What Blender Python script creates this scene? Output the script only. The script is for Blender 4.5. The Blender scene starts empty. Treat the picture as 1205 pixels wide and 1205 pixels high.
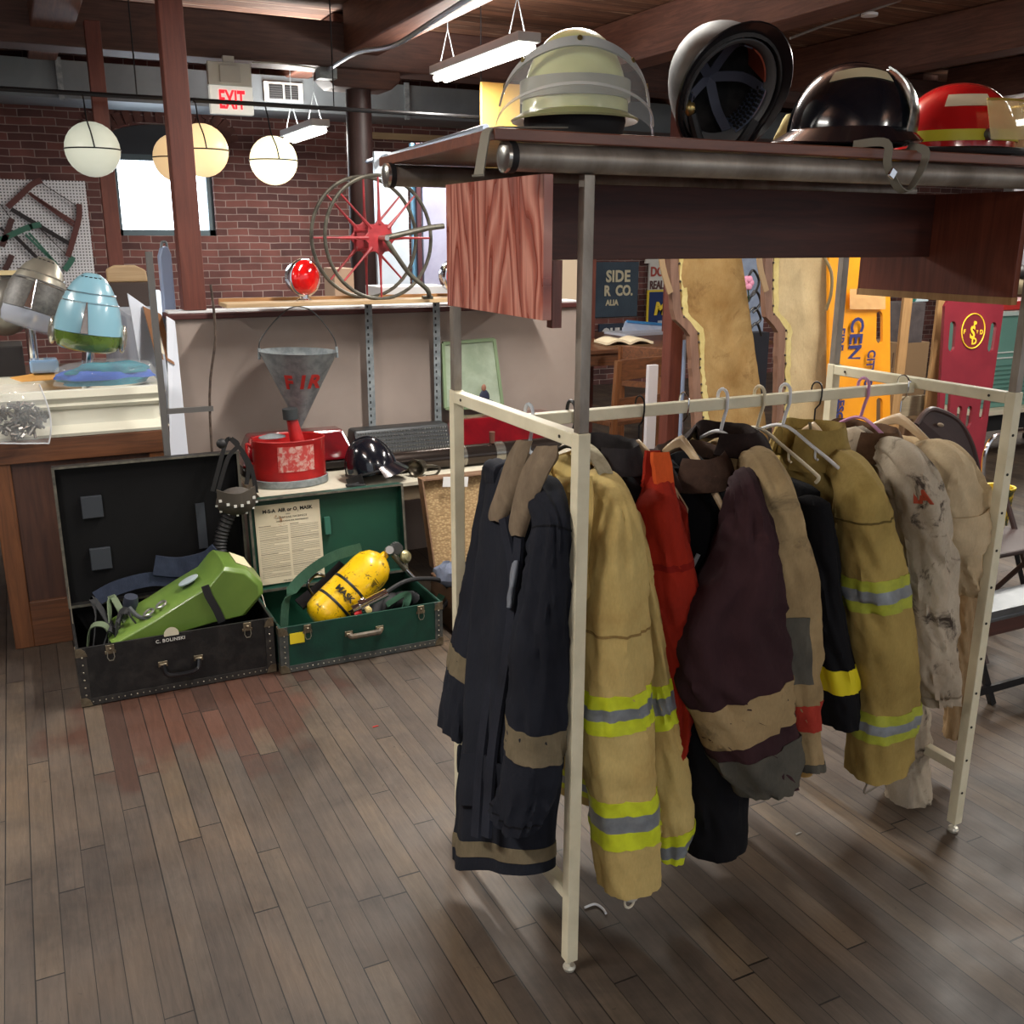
import bpy, bmesh, math, random
from mathutils import Vector, Matrix, noise
V = Vector
random.seed(7)
sc = bpy.context.scene
COL = sc.collection

# ---------------------------------------------------------------- camera
YAW, PITCH, ROLL, FPX = .458749321, .272500664, .0033653365, 1158.64753
fw = V((math.sin(YAW)*math.cos(PITCH), math.cos(YAW)*math.cos(PITCH), -math.sin(PITCH)))
r0 = V((math.cos(YAW), -math.sin(YAW), 0)); u0 = r0.cross(fw)
cr, sr = math.cos(ROLL), math.sin(ROLL)
RT = r0*cr + u0*sr; UP = u0*cr - r0*sr
EYE = V((0, 0, 1.6))
cam = bpy.data.cameras.new('camera'); camo = bpy.data.objects.new('camera', cam); COL.objects.link(camo)
mw = Matrix((RT, UP, -fw)).transposed().to_4x4(); mw.translation = EYE; camo.matrix_world = mw
cam.sensor_width = 36; cam.lens = 36*FPX/1205; cam.clip_start = .05; cam.clip_end = 60
sc.camera = camo

# ---------------------------------------------------------------- world and exposure
w = bpy.data.worlds.new('world'); sc.world = w; w.use_nodes = True
bg = w.node_tree.nodes['Background']; bg.inputs[0].default_value = (.86, .92, 1, 1); bg.inputs[1].default_value = .5
sc.view_settings.view_transform = 'Standard'; sc.view_settings.look = 'None'
sc.view_settings.gamma = 1; sc.view_settings.use_curve_mapping = False
sc.view_settings.exposure = 0.5
LAMP_W = 36     # watts of one strip light, downwards
CEIL_FILL = 26    # upward fill added above each housing to brighten the ceiling boards

# measured directions of the place: a point of the photograph on a known plane
def ray(px, py): return fw + RT*((px-602.5)/FPX) - UP*((py-602.5)/FPX)
def _pl(px, py, ax, v):
    d = ray(px, py); return EYE + d*((v-EYE[ax])/d[ax])
def atx(px, py, v): return _pl(px, py, 0, v)
def aty(px, py, v): return _pl(px, py, 1, v)
def atz(px, py, v): return _pl(px, py, 2, v)

# ---------------------------------------------------------------- materials
def lin(c):
    r = []
    for x in c:
        x = x/255
        r.append(x/12.92 if x <= .04045 else ((x+.055)/1.055)**2.4)
    return (r[0], r[1], r[2], 1)
class NT:
    def __init__(s, name):
        s.m = bpy.data.materials.new(name); s.m.use_nodes = True; s.t = s.m.node_tree
        s.b = s.t.nodes['Principled BSDF']; s.tc = s.n('ShaderNodeTexCoord')
    def n(s, t, **k):
        x = s.t.nodes.new(t)
        for a, b in k.items(): setattr(x, a, b)
        return x
    def l(s, a, b): s.t.links.new(a, b)
    def put(s, sock, v):
        if hasattr(v, 'is_output') or isinstance(v, bpy.types.NodeSocket): s.l(v, sock)
        else: sock.default_value = v
    def math(s, op, a, b=0, c=0):
        x = s.n('ShaderNodeMath', operation=op)
        s.put(x.inputs[0], a); s.put(x.inputs[1], b)
        if op in ('MULTIPLY_ADD',): s.put(x.inputs[2], c)
        return x.outputs[0]
    def mix(s, f, a, b, mode='MIX'):
        x = s.n('ShaderNodeMix', data_type='RGBA', blend_type=mode)
        s.put(x.inputs[0], f); s.put(x.inputs[6], a); s.put(x.inputs[7], b); return x.outputs[2]
    def map(s, scale, src=None, rot=(0, 0, 0), loc=(0, 0, 0)):
        x = s.n('ShaderNodeMapping'); x.inputs['Scale'].default_value = scale; x.inputs['Rotation'].default_value = rot
        x.inputs['Location'].default_value = loc
        s.l(src or s.tc.outputs['Object'], x.inputs[0]); return x.outputs[0]
    def noise(s, scale, vec=None, detail=4, dist=0, rough=.5):
        x = s.n('ShaderNodeTexNoise'); x.inputs['Scale'].default_value = scale
        x.inputs['Detail'].default_value = detail; x.inputs['Distortion'].default_value = dist; x.inputs['Roughness'].default_value = rough
        s.l(vec or s.tc.outputs['Object'], x.inputs['Vector']); return x.outputs['Fac']
    def ramp(s, f, stops):
        x = s.n('ShaderNodeValToRGB'); e = x.color_ramp.elements
        while len(e) < len(stops): e.new(.5)
        for i, (p, c) in enumerate(stops): e[i].position = p; e[i].color = c
        s.l(f, x.inputs[0]); return x.outputs[0]
    def bump(s, h, strength=.3, dist=.01):
        x = s.n('ShaderNodeBump'); x.inputs['Strength'].default_value = strength; x.inputs['Distance'].default_value = dist
        s.l(h, x.inputs['Height']); s.l(x.outputs[0], s.b.inputs['Normal'])
G = lambda v: (v, v, v, 1)
MC = {}
def mat(name, c, rough=.6, metal=0, c2=None, vs=6, lo=.35, hi=.65, bump=0, bs=80, coat=0, spec=.5, emit=0, ecol=None, alpha=1, trans=0, ior=1.45, stretch=(1, 1, 1), sheen=0):
    if name in MC: return MC[name]
    t = NT(name); b = t.b
    c = lin(c); b.inputs['Base Color'].default_value = c
    b.inputs['Roughness'].default_value = rough; b.inputs['Metallic'].default_value = metal
    b.inputs['Specular IOR Level'].default_value = spec
    if coat: b.inputs['Coat Weight'].default_value = coat; b.inputs['Coat Roughness'].default_value = .08
    if sheen: b.inputs['Sheen Weight'].default_value = sheen
    if c2 is not None:
        f = t.noise(vs, t.map(stretch), 5, .3, .6)
        t.l(t.ramp(f, [(lo, c), (hi, lin(c2))]), b.inputs['Base Color'])
    if bump: t.bump(t.noise(bs, t.map(stretch), 3), bump, .004)
    if emit:
        b.inputs['Emission Color'].default_value = lin(ecol) if ecol else c; b.inputs['Emission Strength'].default_value = emit
    if trans: b.inputs['Transmission Weight'].default_value = trans; b.inputs['IOR'].default_value = ior
    if alpha < 1: b.inputs['Alpha'].default_value = alpha
    MC[name] = t.m; return t.m
def cloth(name, c, c2, vs=5, lo=.3, hi=.7, rough=.92, weave=900, dirt=None, dlo=.58, dhi=.68, ds=7):
    if name in MC: return MC[name]
    t = NT(name)
    col = t.ramp(t.noise(vs, None, 5, .4, .6), [(lo, lin(c)), (hi, lin(c2))])
    fine = t.ramp(t.noise(220, t.map((1, 1, .35)), 2), [(.3, G(.9)), (.7, G(1))])
    col = t.mix(1.0, col, fine, 'MULTIPLY')
    if dirt:
        d = t.ramp(t.noise(ds, None, 6, .6, .7), [(dlo, G(0)), (dhi, G(1))])
        col = t.mix(d, col, lin(dirt))
    t.l(col, t.b.inputs['Base Color']); t.b.inputs['Roughness'].default_value = rough
    t.b.inputs['Specular IOR Level'].default_value = .2
    wv = t.noise(weave, t.map((1, 1, 1)), 1); cr = t.noise(30, t.map((1, 1, .5)), 4, .6)
    big = t.noise(6, t.map((1, 1, 1), None, (.5, .3, 0)), 2, .5, .5); ridge = t.math('ABSOLUTE', t.math('SUBTRACT', big, .5))
    h = t.math('MULTIPLY_ADD', wv, .12, t.math('MULTIPLY', cr, .9)); t.bump(t.math('ADD', h, t.math('MULTIPLY', ridge, -3)), .5, .006)
    MC[name] = t.m; return t.m
def wood(name, c, c2, axis=0, rough=.5, sc_=18, st=14, coat=0, bump=.15, lo=.3, hi=.7):
    if name in MC: return MC[name]
    t = NT(name); s = [st, st, st]; s[axis] = 1
    f = t.noise(sc_/6, t.map(tuple(s)), 6, .8, .65)
    col = t.ramp(f, [(lo, lin(c)), (hi, lin(c2))])
    f2 = t.noise(3, None, 3); col = t.mix(1.0, col, t.ramp(f2, [(.3, G(.75)), (.7, G(1))]), 'MULTIPLY')
    t.l(col, t.b.inputs['Base Color']); t.b.inputs['Roughness'].default_value = rough
    if coat: t.b.inputs['Coat Weight'].default_value = coat; t.b.inputs['Coat Roughness'].default_value = .15
    if bump: t.bump(f, bump, .003)
    MC[name] = t.m; return t.m

# floor planks run along Y, .061 wide
def floor_mat():
    t = NT('old_floor_planks'); sep = t.n('ShaderNodeSeparateXYZ'); t.l(t.tc.outputs['Object'], sep.inputs[0])
    X, Y = sep.outputs[0], sep.outputs[1]
    u = t.math('MULTIPLY_ADD', X, 1/.0608, .3+100); row = t.math('FLOOR', u); fu = t.math('FRACT', u)
    wn = t.n('ShaderNodeTexWhiteNoise', noise_dimensions='1D'); t.l(row, wn.inputs['W'])
    v = t.math('ADD', t.math('MULTIPLY', Y, t.math('MULTIPLY_ADD', wn.outputs[0], .5, .75)), t.math('MULTIPLY', wn.outputs[0], 37))
    cell = t.math('FLOOR', v); fv = t.math('FRACT', v)
    cb = t.n('ShaderNodeCombineXYZ'); t.l(row, cb.inputs[0]); t.l(cell, cb.inputs[1])
    w2 = t.n('ShaderNodeTexWhiteNoise', noise_dimensions='2D'); t.l(cb.outputs[0], w2.inputs['Vector'])
    base = t.ramp(w2.outputs[0], [(0, lin((76, 66, 59))), (.35, lin((86, 75, 66))), (.6, lin((92, 80, 70))), (.85, lin((99, 85, 70))), (1, lin((82, 73, 67)))])
    grain = t.noise(9, t.map((9, .8, 1)), 6, .6, .7)
    base = t.mix(1.0, base, t.ramp(grain, [(.25, G(.66)), (.75, G(1.12))]), 'MULTIPLY')
    blot = t.noise(2.3, None, 5, .4, .65)
    base = t.mix(1.0, base, t.ramp(blot, [(.3, (.50, .50, .53, 1)), (.48, G(.88)), (.72, (1.22, 1.14, 1.02, 1))]), 'MULTIPLY')
    spots = t.noise(26, None, 3, .2, .7)
    base = t.mix(t.ramp(spots, [(.68, G(0)), (.76, G(.6))]), base, lin((40, 33, 30)))
    # reddish old varnish left in front of the trunks
    d = t.n('ShaderNodeVectorMath', operation='SUBTRACT'); t.l(t.tc.outputs['Object'], d.inputs[0]); d.inputs[1].default_value = (.42, 3.35, 0)
    dm = t.n('ShaderNodeVectorMath', operation='MULTIPLY'); t.l(d.outputs[0], dm.inputs[0]); dm.inputs[1].default_value = (1.25, 1.05, 0)
    ln = t.n('ShaderNodeVectorMath', operation='LENGTH'); t.l(dm.outputs[0], ln.inputs[0])
    rag = t.math('ADD', ln.outputs['Value'], t.math('MULTIPLY', w2.outputs[0], .35)); rag = t.math('ADD', rag, t.math('MULTIPLY', t.noise(6, None, 4), .5))
    red = t.ramp(rag, [(.86, G(1)), (1.0, G(0))])
    rc = t.mix(1.0, t.ramp(w2.outputs[0], [(0, lin((66, 46, 38))), (1, lin((92, 62, 50)))]), t.ramp(grain, [(.25, G(.7)), (.75, G(1.1))]), 'MULTIPLY')
    base = t.mix(red, base, rc)
    gw = t.math('MULTIPLY_ADD', w2.outputs[0], .03, .026)
    gap = t.math('MAXIMUM', t.math('LESS_THAN', fu, gw), t.math('LESS_THAN', fv, .004))
    base = t.mix(gap, base, lin((18, 14, 12)))
    t.l(base, t.b.inputs['Base Color'])
    t.l(t.ramp(t.noise(5, None, 4), [(.3, G(.42)), (.7, G(.62))]), t.b.inputs['Roughness'])
    t.bump(t.math('ADD', t.math('MULTIPLY', gap, -1.5), t.math('MULTIPLY', grain, .3)), .35, .004)
    return t.m
def brick_mat(name, c1, c2, mortar):
    t = NT(name); sep = t.n('ShaderNodeSeparateXYZ'); t.l(t.tc.outputs['Object'], sep.inputs[0])
    cb = t.n('ShaderNodeCombineXYZ'); t.l(t.math('ADD', sep.outputs[0], sep.outputs[1]), cb.inputs[0]); t.l(sep.outputs[2], cb.inputs[1])
    nz = t.n('ShaderNodeTexNoise'); nz.inputs['Scale'].default_value = 5; t.l(t.tc.outputs['Object'], nz.inputs['Vector'])
    ad = t.n('ShaderNodeVectorMath', operation='MULTIPLY_ADD'); t.l(nz.outputs['Color'], ad.inputs[0]); ad.inputs[1].default_value = (.018, .018, 0); t.l(cb.outputs[0], ad.inputs[2])
    b = t.n('ShaderNodeTexBrick'); t.l(ad.outputs[0], b.inputs['Vector'])
    b.inputs['Scale'].default_value = 1; b.inputs['Brick Width'].default_value = .19; b.inputs['Row Height'].default_value = .062
    b.inputs['Mortar Size'].default_value = .0055; b.inputs['Mortar Smooth'].default_value = .6; b.inputs['Bias'].default_value = -.1
    b.inputs['Color1'].default_value = lin(c1); b.inputs['Color2'].default_value = lin(c2); b.inputs['Mortar'].default_value = lin(mortar)
    col = t.mix(1.0, b.outputs['Color'], t.ramp(t.noise(4, None, 5), [(.3, G(.7)), (.7, G(1.15))]), 'MULTIPLY')
    t.l(col, t.b.inputs['Base Color']); t.b.inputs['Roughness'].default_value = .9
    t.bump(t.math('SUBTRACT', 1, b.outputs['Fac']), .6, .01); return t.m
def board_mat(name, axis_w, width, c1, c2, gapc=(14, 10, 8), streak=None):
    t = NT(name); sep = t.n('ShaderNodeSeparateXYZ'); t.l(t.tc.outputs['Object'], sep.inputs[0])
    u = t.math('MULTIPLY_ADD', sep.outputs[axis_w], 1/width, 50); fu = t.math('FRACT', u)
    wn = t.n('ShaderNodeTexWhiteNoise', noise_dimensions='1D'); t.l(t.math('FLOOR', u), wn.inputs['W'])
    s = [1.2, 1.2, 1.2]; s[axis_w] = 16
    g = t.noise(2.2, t.map(tuple(s)), 6, .8, .7)
    col = t.mix(1.0, t.ramp(g, [(.3, lin(c1)), (.68, lin(c2))]), t.ramp(wn.outputs[0], [(0, G(.65)), (1, G(1.15))]), 'MULTIPLY')
    if streak: col = t.mix(t.ramp(t.noise(1.7, t.map(tuple(s)), 5), [(.6, G(0)), (.68, G(.8))]), col, lin(streak))
    col = t.mix(t.math('LESS_THAN', fu, .05), col, lin(gapc))
    t.l(col, t.b.inputs['Base Color']); t.b.inputs['Roughness'].default_value = .75; t.bump(g, .3, .006); return t.m
def ply_mat():
    t = NT('stained_plywood_painted_sheen')
    n = t.noise(2.4, t.map((1, 4.2, .75)), 2, .5, .4)
    wv = t.math('FRACT', t.math('MULTIPLY', n, 9))
    col = t.ramp(wv, [(0, lin((132, 62, 48))), (.3, lin((170, 92, 74))), (.62, lin((206, 144, 126))), (.86, lin((168, 92, 76))), (1, lin((130, 60, 46)))])  # stained grain; its pale pink streaks carry the gloss sheen as colour
    fine = t.noise(10, t.map((1, 30, 1)), 3)
    col = t.mix(1.0, col, t.ramp(fine, [(.3, G(.82)), (.7, G(1.08))]), 'MULTIPLY')
    t.l(col, t.b.inputs['Base Color']); t.l(t.ramp(wv, [(0, G(.45)), (1, G(.25))]), t.b.inputs['Roughness'])
    t.b.inputs['Coat Weight'].default_value = .5; t.b.inputs['Coat Roughness'].default_value = .25
    t.bump(wv, .1, .002); return t.m
def peg_mat():
    t = NT('white_pegboard'); sep = t.n('ShaderNodeSeparateXYZ'); t.l(t.tc.outputs['Object'], sep.inputs[0])
    a = t.math('SUBTRACT', t.math('FRACT', t.math('MULTIPLY', sep.outputs[0], 40)), .5); b = t.math('SUBTRACT', t.math('FRACT', t.math('MULTIPLY', sep.outputs[2], 40)), .5)
    r = t.math('ADD', t.math('MULTIPLY', a, a), t.math('MULTIPLY', b, b))
    t.l(t.mix(t.math('LESS_THAN', r, .06), lin((226, 226, 230)), lin((70, 70, 76))), t.b.inputs['Base Color']); return t.m
def weave_mat():
    t = NT('straw_lining'); w1 = t.n('ShaderNodeTexVoronoi'); w1.inputs['Scale'].default_value = 70; t.l(t.map((1, 1, 1.6)), w1.inputs['Vector'])
    t.l(t.ramp(w1.outputs['Distance'], [(.1, lin((176, 150, 108))), (.6, lin((140, 114, 78)))]), t.b.inputs['Base Color'])
    t.b.inputs['Roughness'].default_value = .8; t.bump(w1.outputs['Distance'], .5, .004); return t.m
def paper_mat():
    t = NT('stained_printed_paper'); sep = t.n('ShaderNodeSeparateXYZ'); t.l(t.tc.outputs['Object'], sep.inputs[0])
    col = t.ramp(t.noise(5, None, 4), [(.3, lin((226, 216, 190))), (.7, lin((206, 194, 166)))])
    d = t.n('ShaderNodeVectorMath', operation='SUBTRACT'); t.l(t.tc.outputs['Object'], d.inputs[0]); d.inputs[1].default_value = STAIN
    ln = t.n('ShaderNodeVectorMath', operation='LENGTH'); t.l(d.outputs[0], ln.inputs[0])
    rag = t.math('ADD', t.math('MULTIPLY', ln.outputs['Value'], 5), t.math('MULTIPLY', t.noise(26, None, 5, .8, .75), 1.5))
    col = t.mix(t.ramp(rag, [(.72, G(.85)), (.80, G(0))]), col, lin((160, 104, 52)))
    t.l(col, t.b.inputs['Base Color']); t.b.inputs['Roughness'].default_value = .8; return t.m

CREAM = mat('cream_enamel', (228, 221, 194), .45, c2=(212, 204, 176), vs=9)
STEEL = mat('worn_steel', (168, 160, 150), .45, .5, c2=(118, 108, 98), vs=9, stretch=(1, 1, .4), bump=.1)
GALV = mat('galvanised', (150, 157, 160), .5, .3, c2=(120, 128, 132), vs=22, lo=.4, hi=.62)
CHROME = mat('chrome', (225, 225, 228), .12, 1)
ALU = mat('aluminium', (200, 202, 204), .32, .9)
BLACKM = mat('black_metal', (30, 30, 32), .4, .3)
BLACKP = mat('black_plastic', (20, 20, 23), .28, coat=.3)
BLKRUB = mat('black_rubber', (22, 22, 24), .6)
WHITEP = mat('white_plastic', (232, 234, 238), .35)
REDWOOD = wood('dark_red_board', (58, 24, 16), (92, 42, 28), 0, .55)
REDWOODZ = wood('dark_red_board_upright', (100, 48, 36), (142, 76, 56), 2, .42, coat=.2)
OILWOOD = wood('dark_timber', (62, 40, 35), (96, 64, 54), 0, .6)
OILWOODY = wood('dark_timber_lengthwise', (82, 50, 42), (124, 82, 66), 1, .6)
POSTRED = wood('red_painted_post', (92, 44, 34), (118, 62, 48), 2, .55)
OAK = wood('oak', (92, 54, 30), (134, 84, 48), 2, .45, coat=.2)
OAKX = wood('oak_lengthwise', (78, 46, 28), (122, 76, 46), 0, .45, coat=.2)
PINE = wood('pine', (176, 146, 106), (200, 172, 134), 0, .6)
PINEZ = wood('plywood_upright', (164, 122, 76), (196, 156, 104), 2, .6)
HWOOD = wood('pale_hanger_wood', (206, 176, 136), (226, 200, 162), 1, .4, coat=.3)
TAN = cloth('tan_canvas', (196, 166, 112), (172, 134, 78), 3)

# ---------------------------------------------------------------- mesh building
def ortho(d, up=None):
    d = d.normalized(); up = V(up) if up is not None else V((0, 0, 1))
    if abs(d.dot(up)) > .98: up = V((0, 1, 0)) if abs(d.y) < .9 else V((1, 0, 0))
    x = up.cross(d).normalized(); return x, d.cross(x)
class MB:
    def __init__(s): s.v = []; s.f = []
    def add(s, vs, fs):
        b = len(s.v); s.v += [V(p) for p in vs]; s.f += [tuple(i+b for i in f) for f in fs]; return s
    def hexa(s, p):  # 8 points: bottom 4 ccw, top 4 ccw
        return s.add(p, [(0, 3, 2, 1), (4, 5, 6, 7), (0, 1, 5, 4), (1, 2, 6, 5), (2, 3, 7, 6), (3, 0, 4, 7)])
    def box(s, lo, hi):
        (a, b, c), (d, e, f) = lo, hi
        return s.hexa([(a, b, c), (d, b, c), (d, e, c), (a, e, c), (a, b, f), (d, b, f), (d, e, f), (a, e, f)])
    def cbox(s, c, size, R=None):
        h = V(size)/2; R = R or Matrix.Identity(3); c = V(c)
        q = [(-1, -1, -1), (1, -1, -1), (1, 1, -1), (-1, 1, -1), (-1, -1, 1), (1, -1, 1), (1, 1, 1), (-1, 1, 1)]
        return s.hexa([c + R @ V((a*h.x, b*h.y, d*h.z)) for a, b, d in q])
    def beam(s, p, q, w, h, up=None):
        p, q = V(p), V(q); x, y = ortho(q-p, up)
        o = [(-1, -1), (1, -1), (1, 1), (-1, 1)]
        return s.hexa([p + x*a*w/2 + y*b*h/2 for a, b in o] + [q + x*a*w/2 + y*b*h/2 for a, b in o])
    def tube(s, pts, r, n=8, closed=False, cap=True):
        pts = [V(p) for p in pts]; m = len(pts); rr = r if isinstance(r, (list, tuple)) else [r]*m
        vs = []; prev = None
        for i, p in enumerate(pts):
            if closed: d = pts[(i+1) % m]-pts[i-1]
            else: d = pts[min(i+1, m-1)]-pts[max(i-1, 0)]
            if d.length < 1e-9: d = V((0, 0, 1))
            d.normalize()
            if prev is None: x, y = ortho(d)
            else:
                x = prev - d*prev.dot(d)
                x = x.normalized() if x.length > 1e-6 else ortho(d)[0]
                y = d.cross(x)
            prev = x
            vs += [p + (x*math.cos(2*math.pi*k/n) + y*math.sin(2*math.pi*k/n))*rr[i] for k in range(n)]
        fs = []
        for i in range(m if closed else m-1):
            j = (i+1) % m
            for k in range(n): fs.append((i*n+k, i*n+(k+1) % n, j*n+(k+1) % n, j*n+k))
        if cap and not closed: fs += [tuple(range(n))[::-1], tuple((m-1)*n+k for k in range(n))]
        return s.add(vs, fs)
    def rings(s, rings, cap0=True, cap1=True, close=True):
        n = len(rings[0]); vs = [p for r in rings for p in r]; fs = []
        for i in range(len(rings)-1):
            for k in range(n if close else n-1): fs.append((i*n+k, i*n+(k+1) % n, (i+1)*n+(k+1) % n, (i+1)*n+k))
        if cap0: fs.append(tuple(range(n))[::-1])
        if cap1: fs.append(tuple((len(rings)-1)*n+k for k in range(n)))
        return s.add(vs, fs)
    def lathe(s, prof, O=(0, 0, 0), R=None, n=24, cap0=True, cap1=True, sx=1, sy=1):
        O = V(O); R = R or Matrix.Identity(3)
        return s.rings([[O + R @ V((r*sx*math.cos(2*math.pi*k/n), r*sy*math.sin(2*math.pi*k/n), z)) for k in range(n)] for r, z in prof], cap0, cap1)
    def prism(s, poly, O, X, Y, t):  # polygon in plane (X,Y) at O, thickness t along X x Y
        O, X, Y = V(O), V(X).normalized(), V(Y).normalized(); N = X.cross(Y)*t; n = len(poly)
        a = [O + X*p + Y*q for p, q in poly]
        return s.add(a + [p+N for p in a], [tuple(range(n))[::-1], tuple(range(n, 2*n))] + [(k, (k+1) % n, n+(k+1) % n, n+k) for k in range(n)])
    def ribbon(s, pts, wid, side, t=.003):
        pts = [V(p) for p in pts]; m = len(pts); vs = []
        for i, p in enumerate(pts):
            d = (pts[min(i+1, m-1)]-pts[max(i-1, 0)]).normalized()
            sd = side[i] if isinstance(side, list) else side
            sd = V(sd); sd = (sd - d*sd.dot(d)).normalized(); nn = d.cross(sd)
            wd = wid[i] if isinstance(wid, (list, tuple)) else wid
            vs.append([p+sd*wd/2+nn*t/2, p-sd*wd/2+nn*t/2, p-sd*wd/2-nn*t/2, p+sd*wd/2-nn*t/2])
        return s.rings(vs)
    def sheet(s, fn, nu, nv, t=.003):
        g = [[V(fn(i/nu, j/nv)) for i in range(nu+1)] for j in range(nv+1)]
        nr = [[None]*(nu+1) for _ in range(nv+1)]
        for j in range(nv+1):
            for i in range(nu+1):
                a = g[j][min(i+1, nu)]-g[j][max(i-1, 0)]; b = g[min(j+1, nv)][i]-g[max(j-1, 0)][i]
                c = a.cross(b); nr[j][i] = c.normalized() if c.length > 1e-12 else V((0, 0, 1))
        N = (nu+1)*(nv+1); I = lambda i, j: j*(nu+1)+i
        vs = [g[j][i]+nr[j][i]*t/2 for j in range(nv+1) for i in range(nu+1)] + [g[j][i]-nr[j][i]*t/2 for j in range(nv+1) for i in range(nu+1)]
        fs = []
        for j in range(nv):
            for i in range(nu):
                fs.append((I(i, j), I(i+1, j), I(i+1, j+1), I(i, j+1))); fs.append((N+I(i, j), N+I(i, j+1), N+I(i+1, j+1), N+I(i+1, j)))
        for i in range(nu):
            fs.append((I(i, 0), N+I(i, 0), N+I(i+1, 0), I(i+1, 0))); fs.append((I(i, nv), I(i+1, nv), N+I(i+1, nv), N+I(i, nv)))
        for j in range(nv):
            fs.append((I(0, j), I(0, j+1), N+I(0, j+1), N+I(0, j))); fs.append((I(nu, j), N+I(nu, j), N+I(nu, j+1), I(nu, j+1)))
        return s.add(vs, fs)
    def ball(s, c, r, n=16, R=None, z0=-1, z1=1):
        rx = r if isinstance(r, (tuple, list)) else (r, r, r); m = max(6, n//2)
        R = R or Matrix.Identity(3); pr = []
        for j in range(m+1):
            a = math.asin(z0) + (math.asin(z1)-math.asin(z0))*j/m; pr.append((max(math.cos(a), 1e-4), math.sin(a)))
        return s.rings([[V(c) + R @ V((q*rx[0]*math.cos(2*math.pi*k/n), q*rx[1]*math.sin(2*math.pi*k/n), z*rx[2])) for k in range(n)] for q, z in pr])
    def out(s, name, m, parent=None, smooth=35, bev=0, sub=0, label=None, kind=None, solid=0):
        me = bpy.data.meshes.new(name); me.from_pydata([tuple(p) for p in s.v], [], s.f); me.validate()
        bm = bmesh.new(); bm.from_mesh(me); bmesh.ops.recalc_face_normals(bm, faces=bm.faces); bm.to_mesh(me); bm.free()
        for mm in (m if isinstance(m, list) else [m]): me.materials.append(mm)
        o = bpy.data.objects.new(name, me); COL.objects.link(o)
        if smooth: me.shade_smooth(); me.set_sharp_from_angle(angle=math.radians(smooth))
        if bev: b = o.modifiers.new('bevel', 'BEVEL'); b.width = bev; b.segments = 2; b.limit_method = 'ANGLE'
        if solid: b = o.modifiers.new('solid', 'SOLIDIFY'); b.thickness = solid; b.offset = 0
        if sub: b = o.modifiers.new('sub', 'SUBSURF'); b.levels = sub; b.render_levels = sub
        if parent is not None:
            o.parent = parent; o.matrix_parent_inverse = Matrix.Translation(parent.location).inverted() if parent.type == 'EMPTY' else Matrix.Identity(4)
        if label: o['label'] = label
        if kind: o['kind'] = kind
        return o
def thing(name, loc, label, cat, group=None):
    o = bpy.data.objects.new(name, None); COL.objects.link(o); o.location = V(loc); o.empty_display_size = .05
    o['label'] = label; o['category'] = cat
    if group: o['group'] = group
    return o
def tag(o, label, cat, group=None):
    o['label'] = label; o['category'] = cat
    if group: o['group'] = group
    return o
def struct(o): o['kind'] = 'structure'; return o
def text(name, s, O, X, Y, size, m, parent, ext=.001, bold=0, align='LEFT', sx=1, shear=0, space=1):
    cu = bpy.data.curves.new(name, 'FONT'); cu.body = s; cu.size = size; cu.extrude = ext; cu.offset = bold; cu.align_x = align
    cu.shear = shear; cu.space_character = space; cu.resolution_u = 3
    o = bpy.data.objects.new('tmp', cu); COL.objects.link(o)
    dg = bpy.context.evaluated_depsgraph_get(); me = bpy.data.meshes.new_from_object(o.evaluated_get(dg))
    bpy.data.objects.remove(o); me.name = name
    X = V(X).normalized(); Y = V(Y).normalized(); N = X.cross(Y)
    M4 = Matrix((X*sx, Y, N)).transposed().to_4x4(); M4.translation = V(O); me.transform(M4)
    me.materials.clear(); me.materials.append(m)
    r = bpy.data.objects.new(name, me); COL.objects.link(r); r.parent = parent
    if parent is not None and parent.type == 'EMPTY': r.matrix_parent_inverse = Matrix.Translation(parent.location).inverted()
    return r
def arc(c, X, Y, r, a0, a1, n=12, ry=None):
    c, X, Y = V(c), V(X), V(Y); ry = ry or r
    return [c + X*r*math.cos(math.radians(a0+(a1-a0)*i/n)) + Y*ry*math.sin(math.radians(a0+(a1-a0)*i/n)) for i in range(n+1)]
def spline(pts, k=6):
    pts = [V(p) for p in pts]; o = []
    for i in range(len(pts)-1):
        a, b, c, d = pts[max(i-1, 0)], pts[i], pts[i+1], pts[min(i+2, len(pts)-1)]
        for j in range(k):
            t = j/k; o.append(.5*((2*b)+(c-a)*t+(2*a-5*b+4*c-d)*t*t+(3*b-a-3*c+d)*t**3))
    return o+[pts[-1]]
def eul(x=0, y=0, z=0):
    return (Matrix.Rotation(math.radians(z), 3, 'Z') @ Matrix.Rotation(math.radians(y), 3, 'Y') @ Matrix.Rotation(math.radians(x), 3, 'X'))
XA, YA, ZA = V((1, 0, 0)), V((0, 1, 0)), V((0, 0, 1))

# ================================================================ THE ROOM
CEIL = 3.1; YB = 9.5
struct(MB().box((-5, -4.5, -.1), (12, YB+.3, 0)).out('floor', floor_mat(), smooth=0))
struct(MB().box((-5, -4.5, CEIL), (12, YB+.3, CEIL+.1)).out('ceiling', board_mat('ceiling_boards', 1, .13, (88, 56, 42), (150, 102, 76), streak=(196, 166, 138)), smooth=0))
BRICK = brick_mat('old_brick', (126, 80, 74), (82, 56, 56), (162, 142, 136))
wx0, wx1, wz0, wz1 = .86, 1.70, 1.60, 2.40
b = MB(); b.box((-5, YB, 0), (wx0, YB+.3, CEIL)); b.box((wx1, YB, 0), (12, YB+.3, CEIL)); b.box((wx0, YB, 0), (wx1, YB+.3, wz0))
n = 12; ac = (wx0+wx1)/2; hw = (wx1-wx0)/2
arcp = [(ac + hw*math.cos(math.pi-math.pi*i/n), wz1+.13*math.sin(math.pi*i/n)) for i in range(n+1)]
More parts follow.
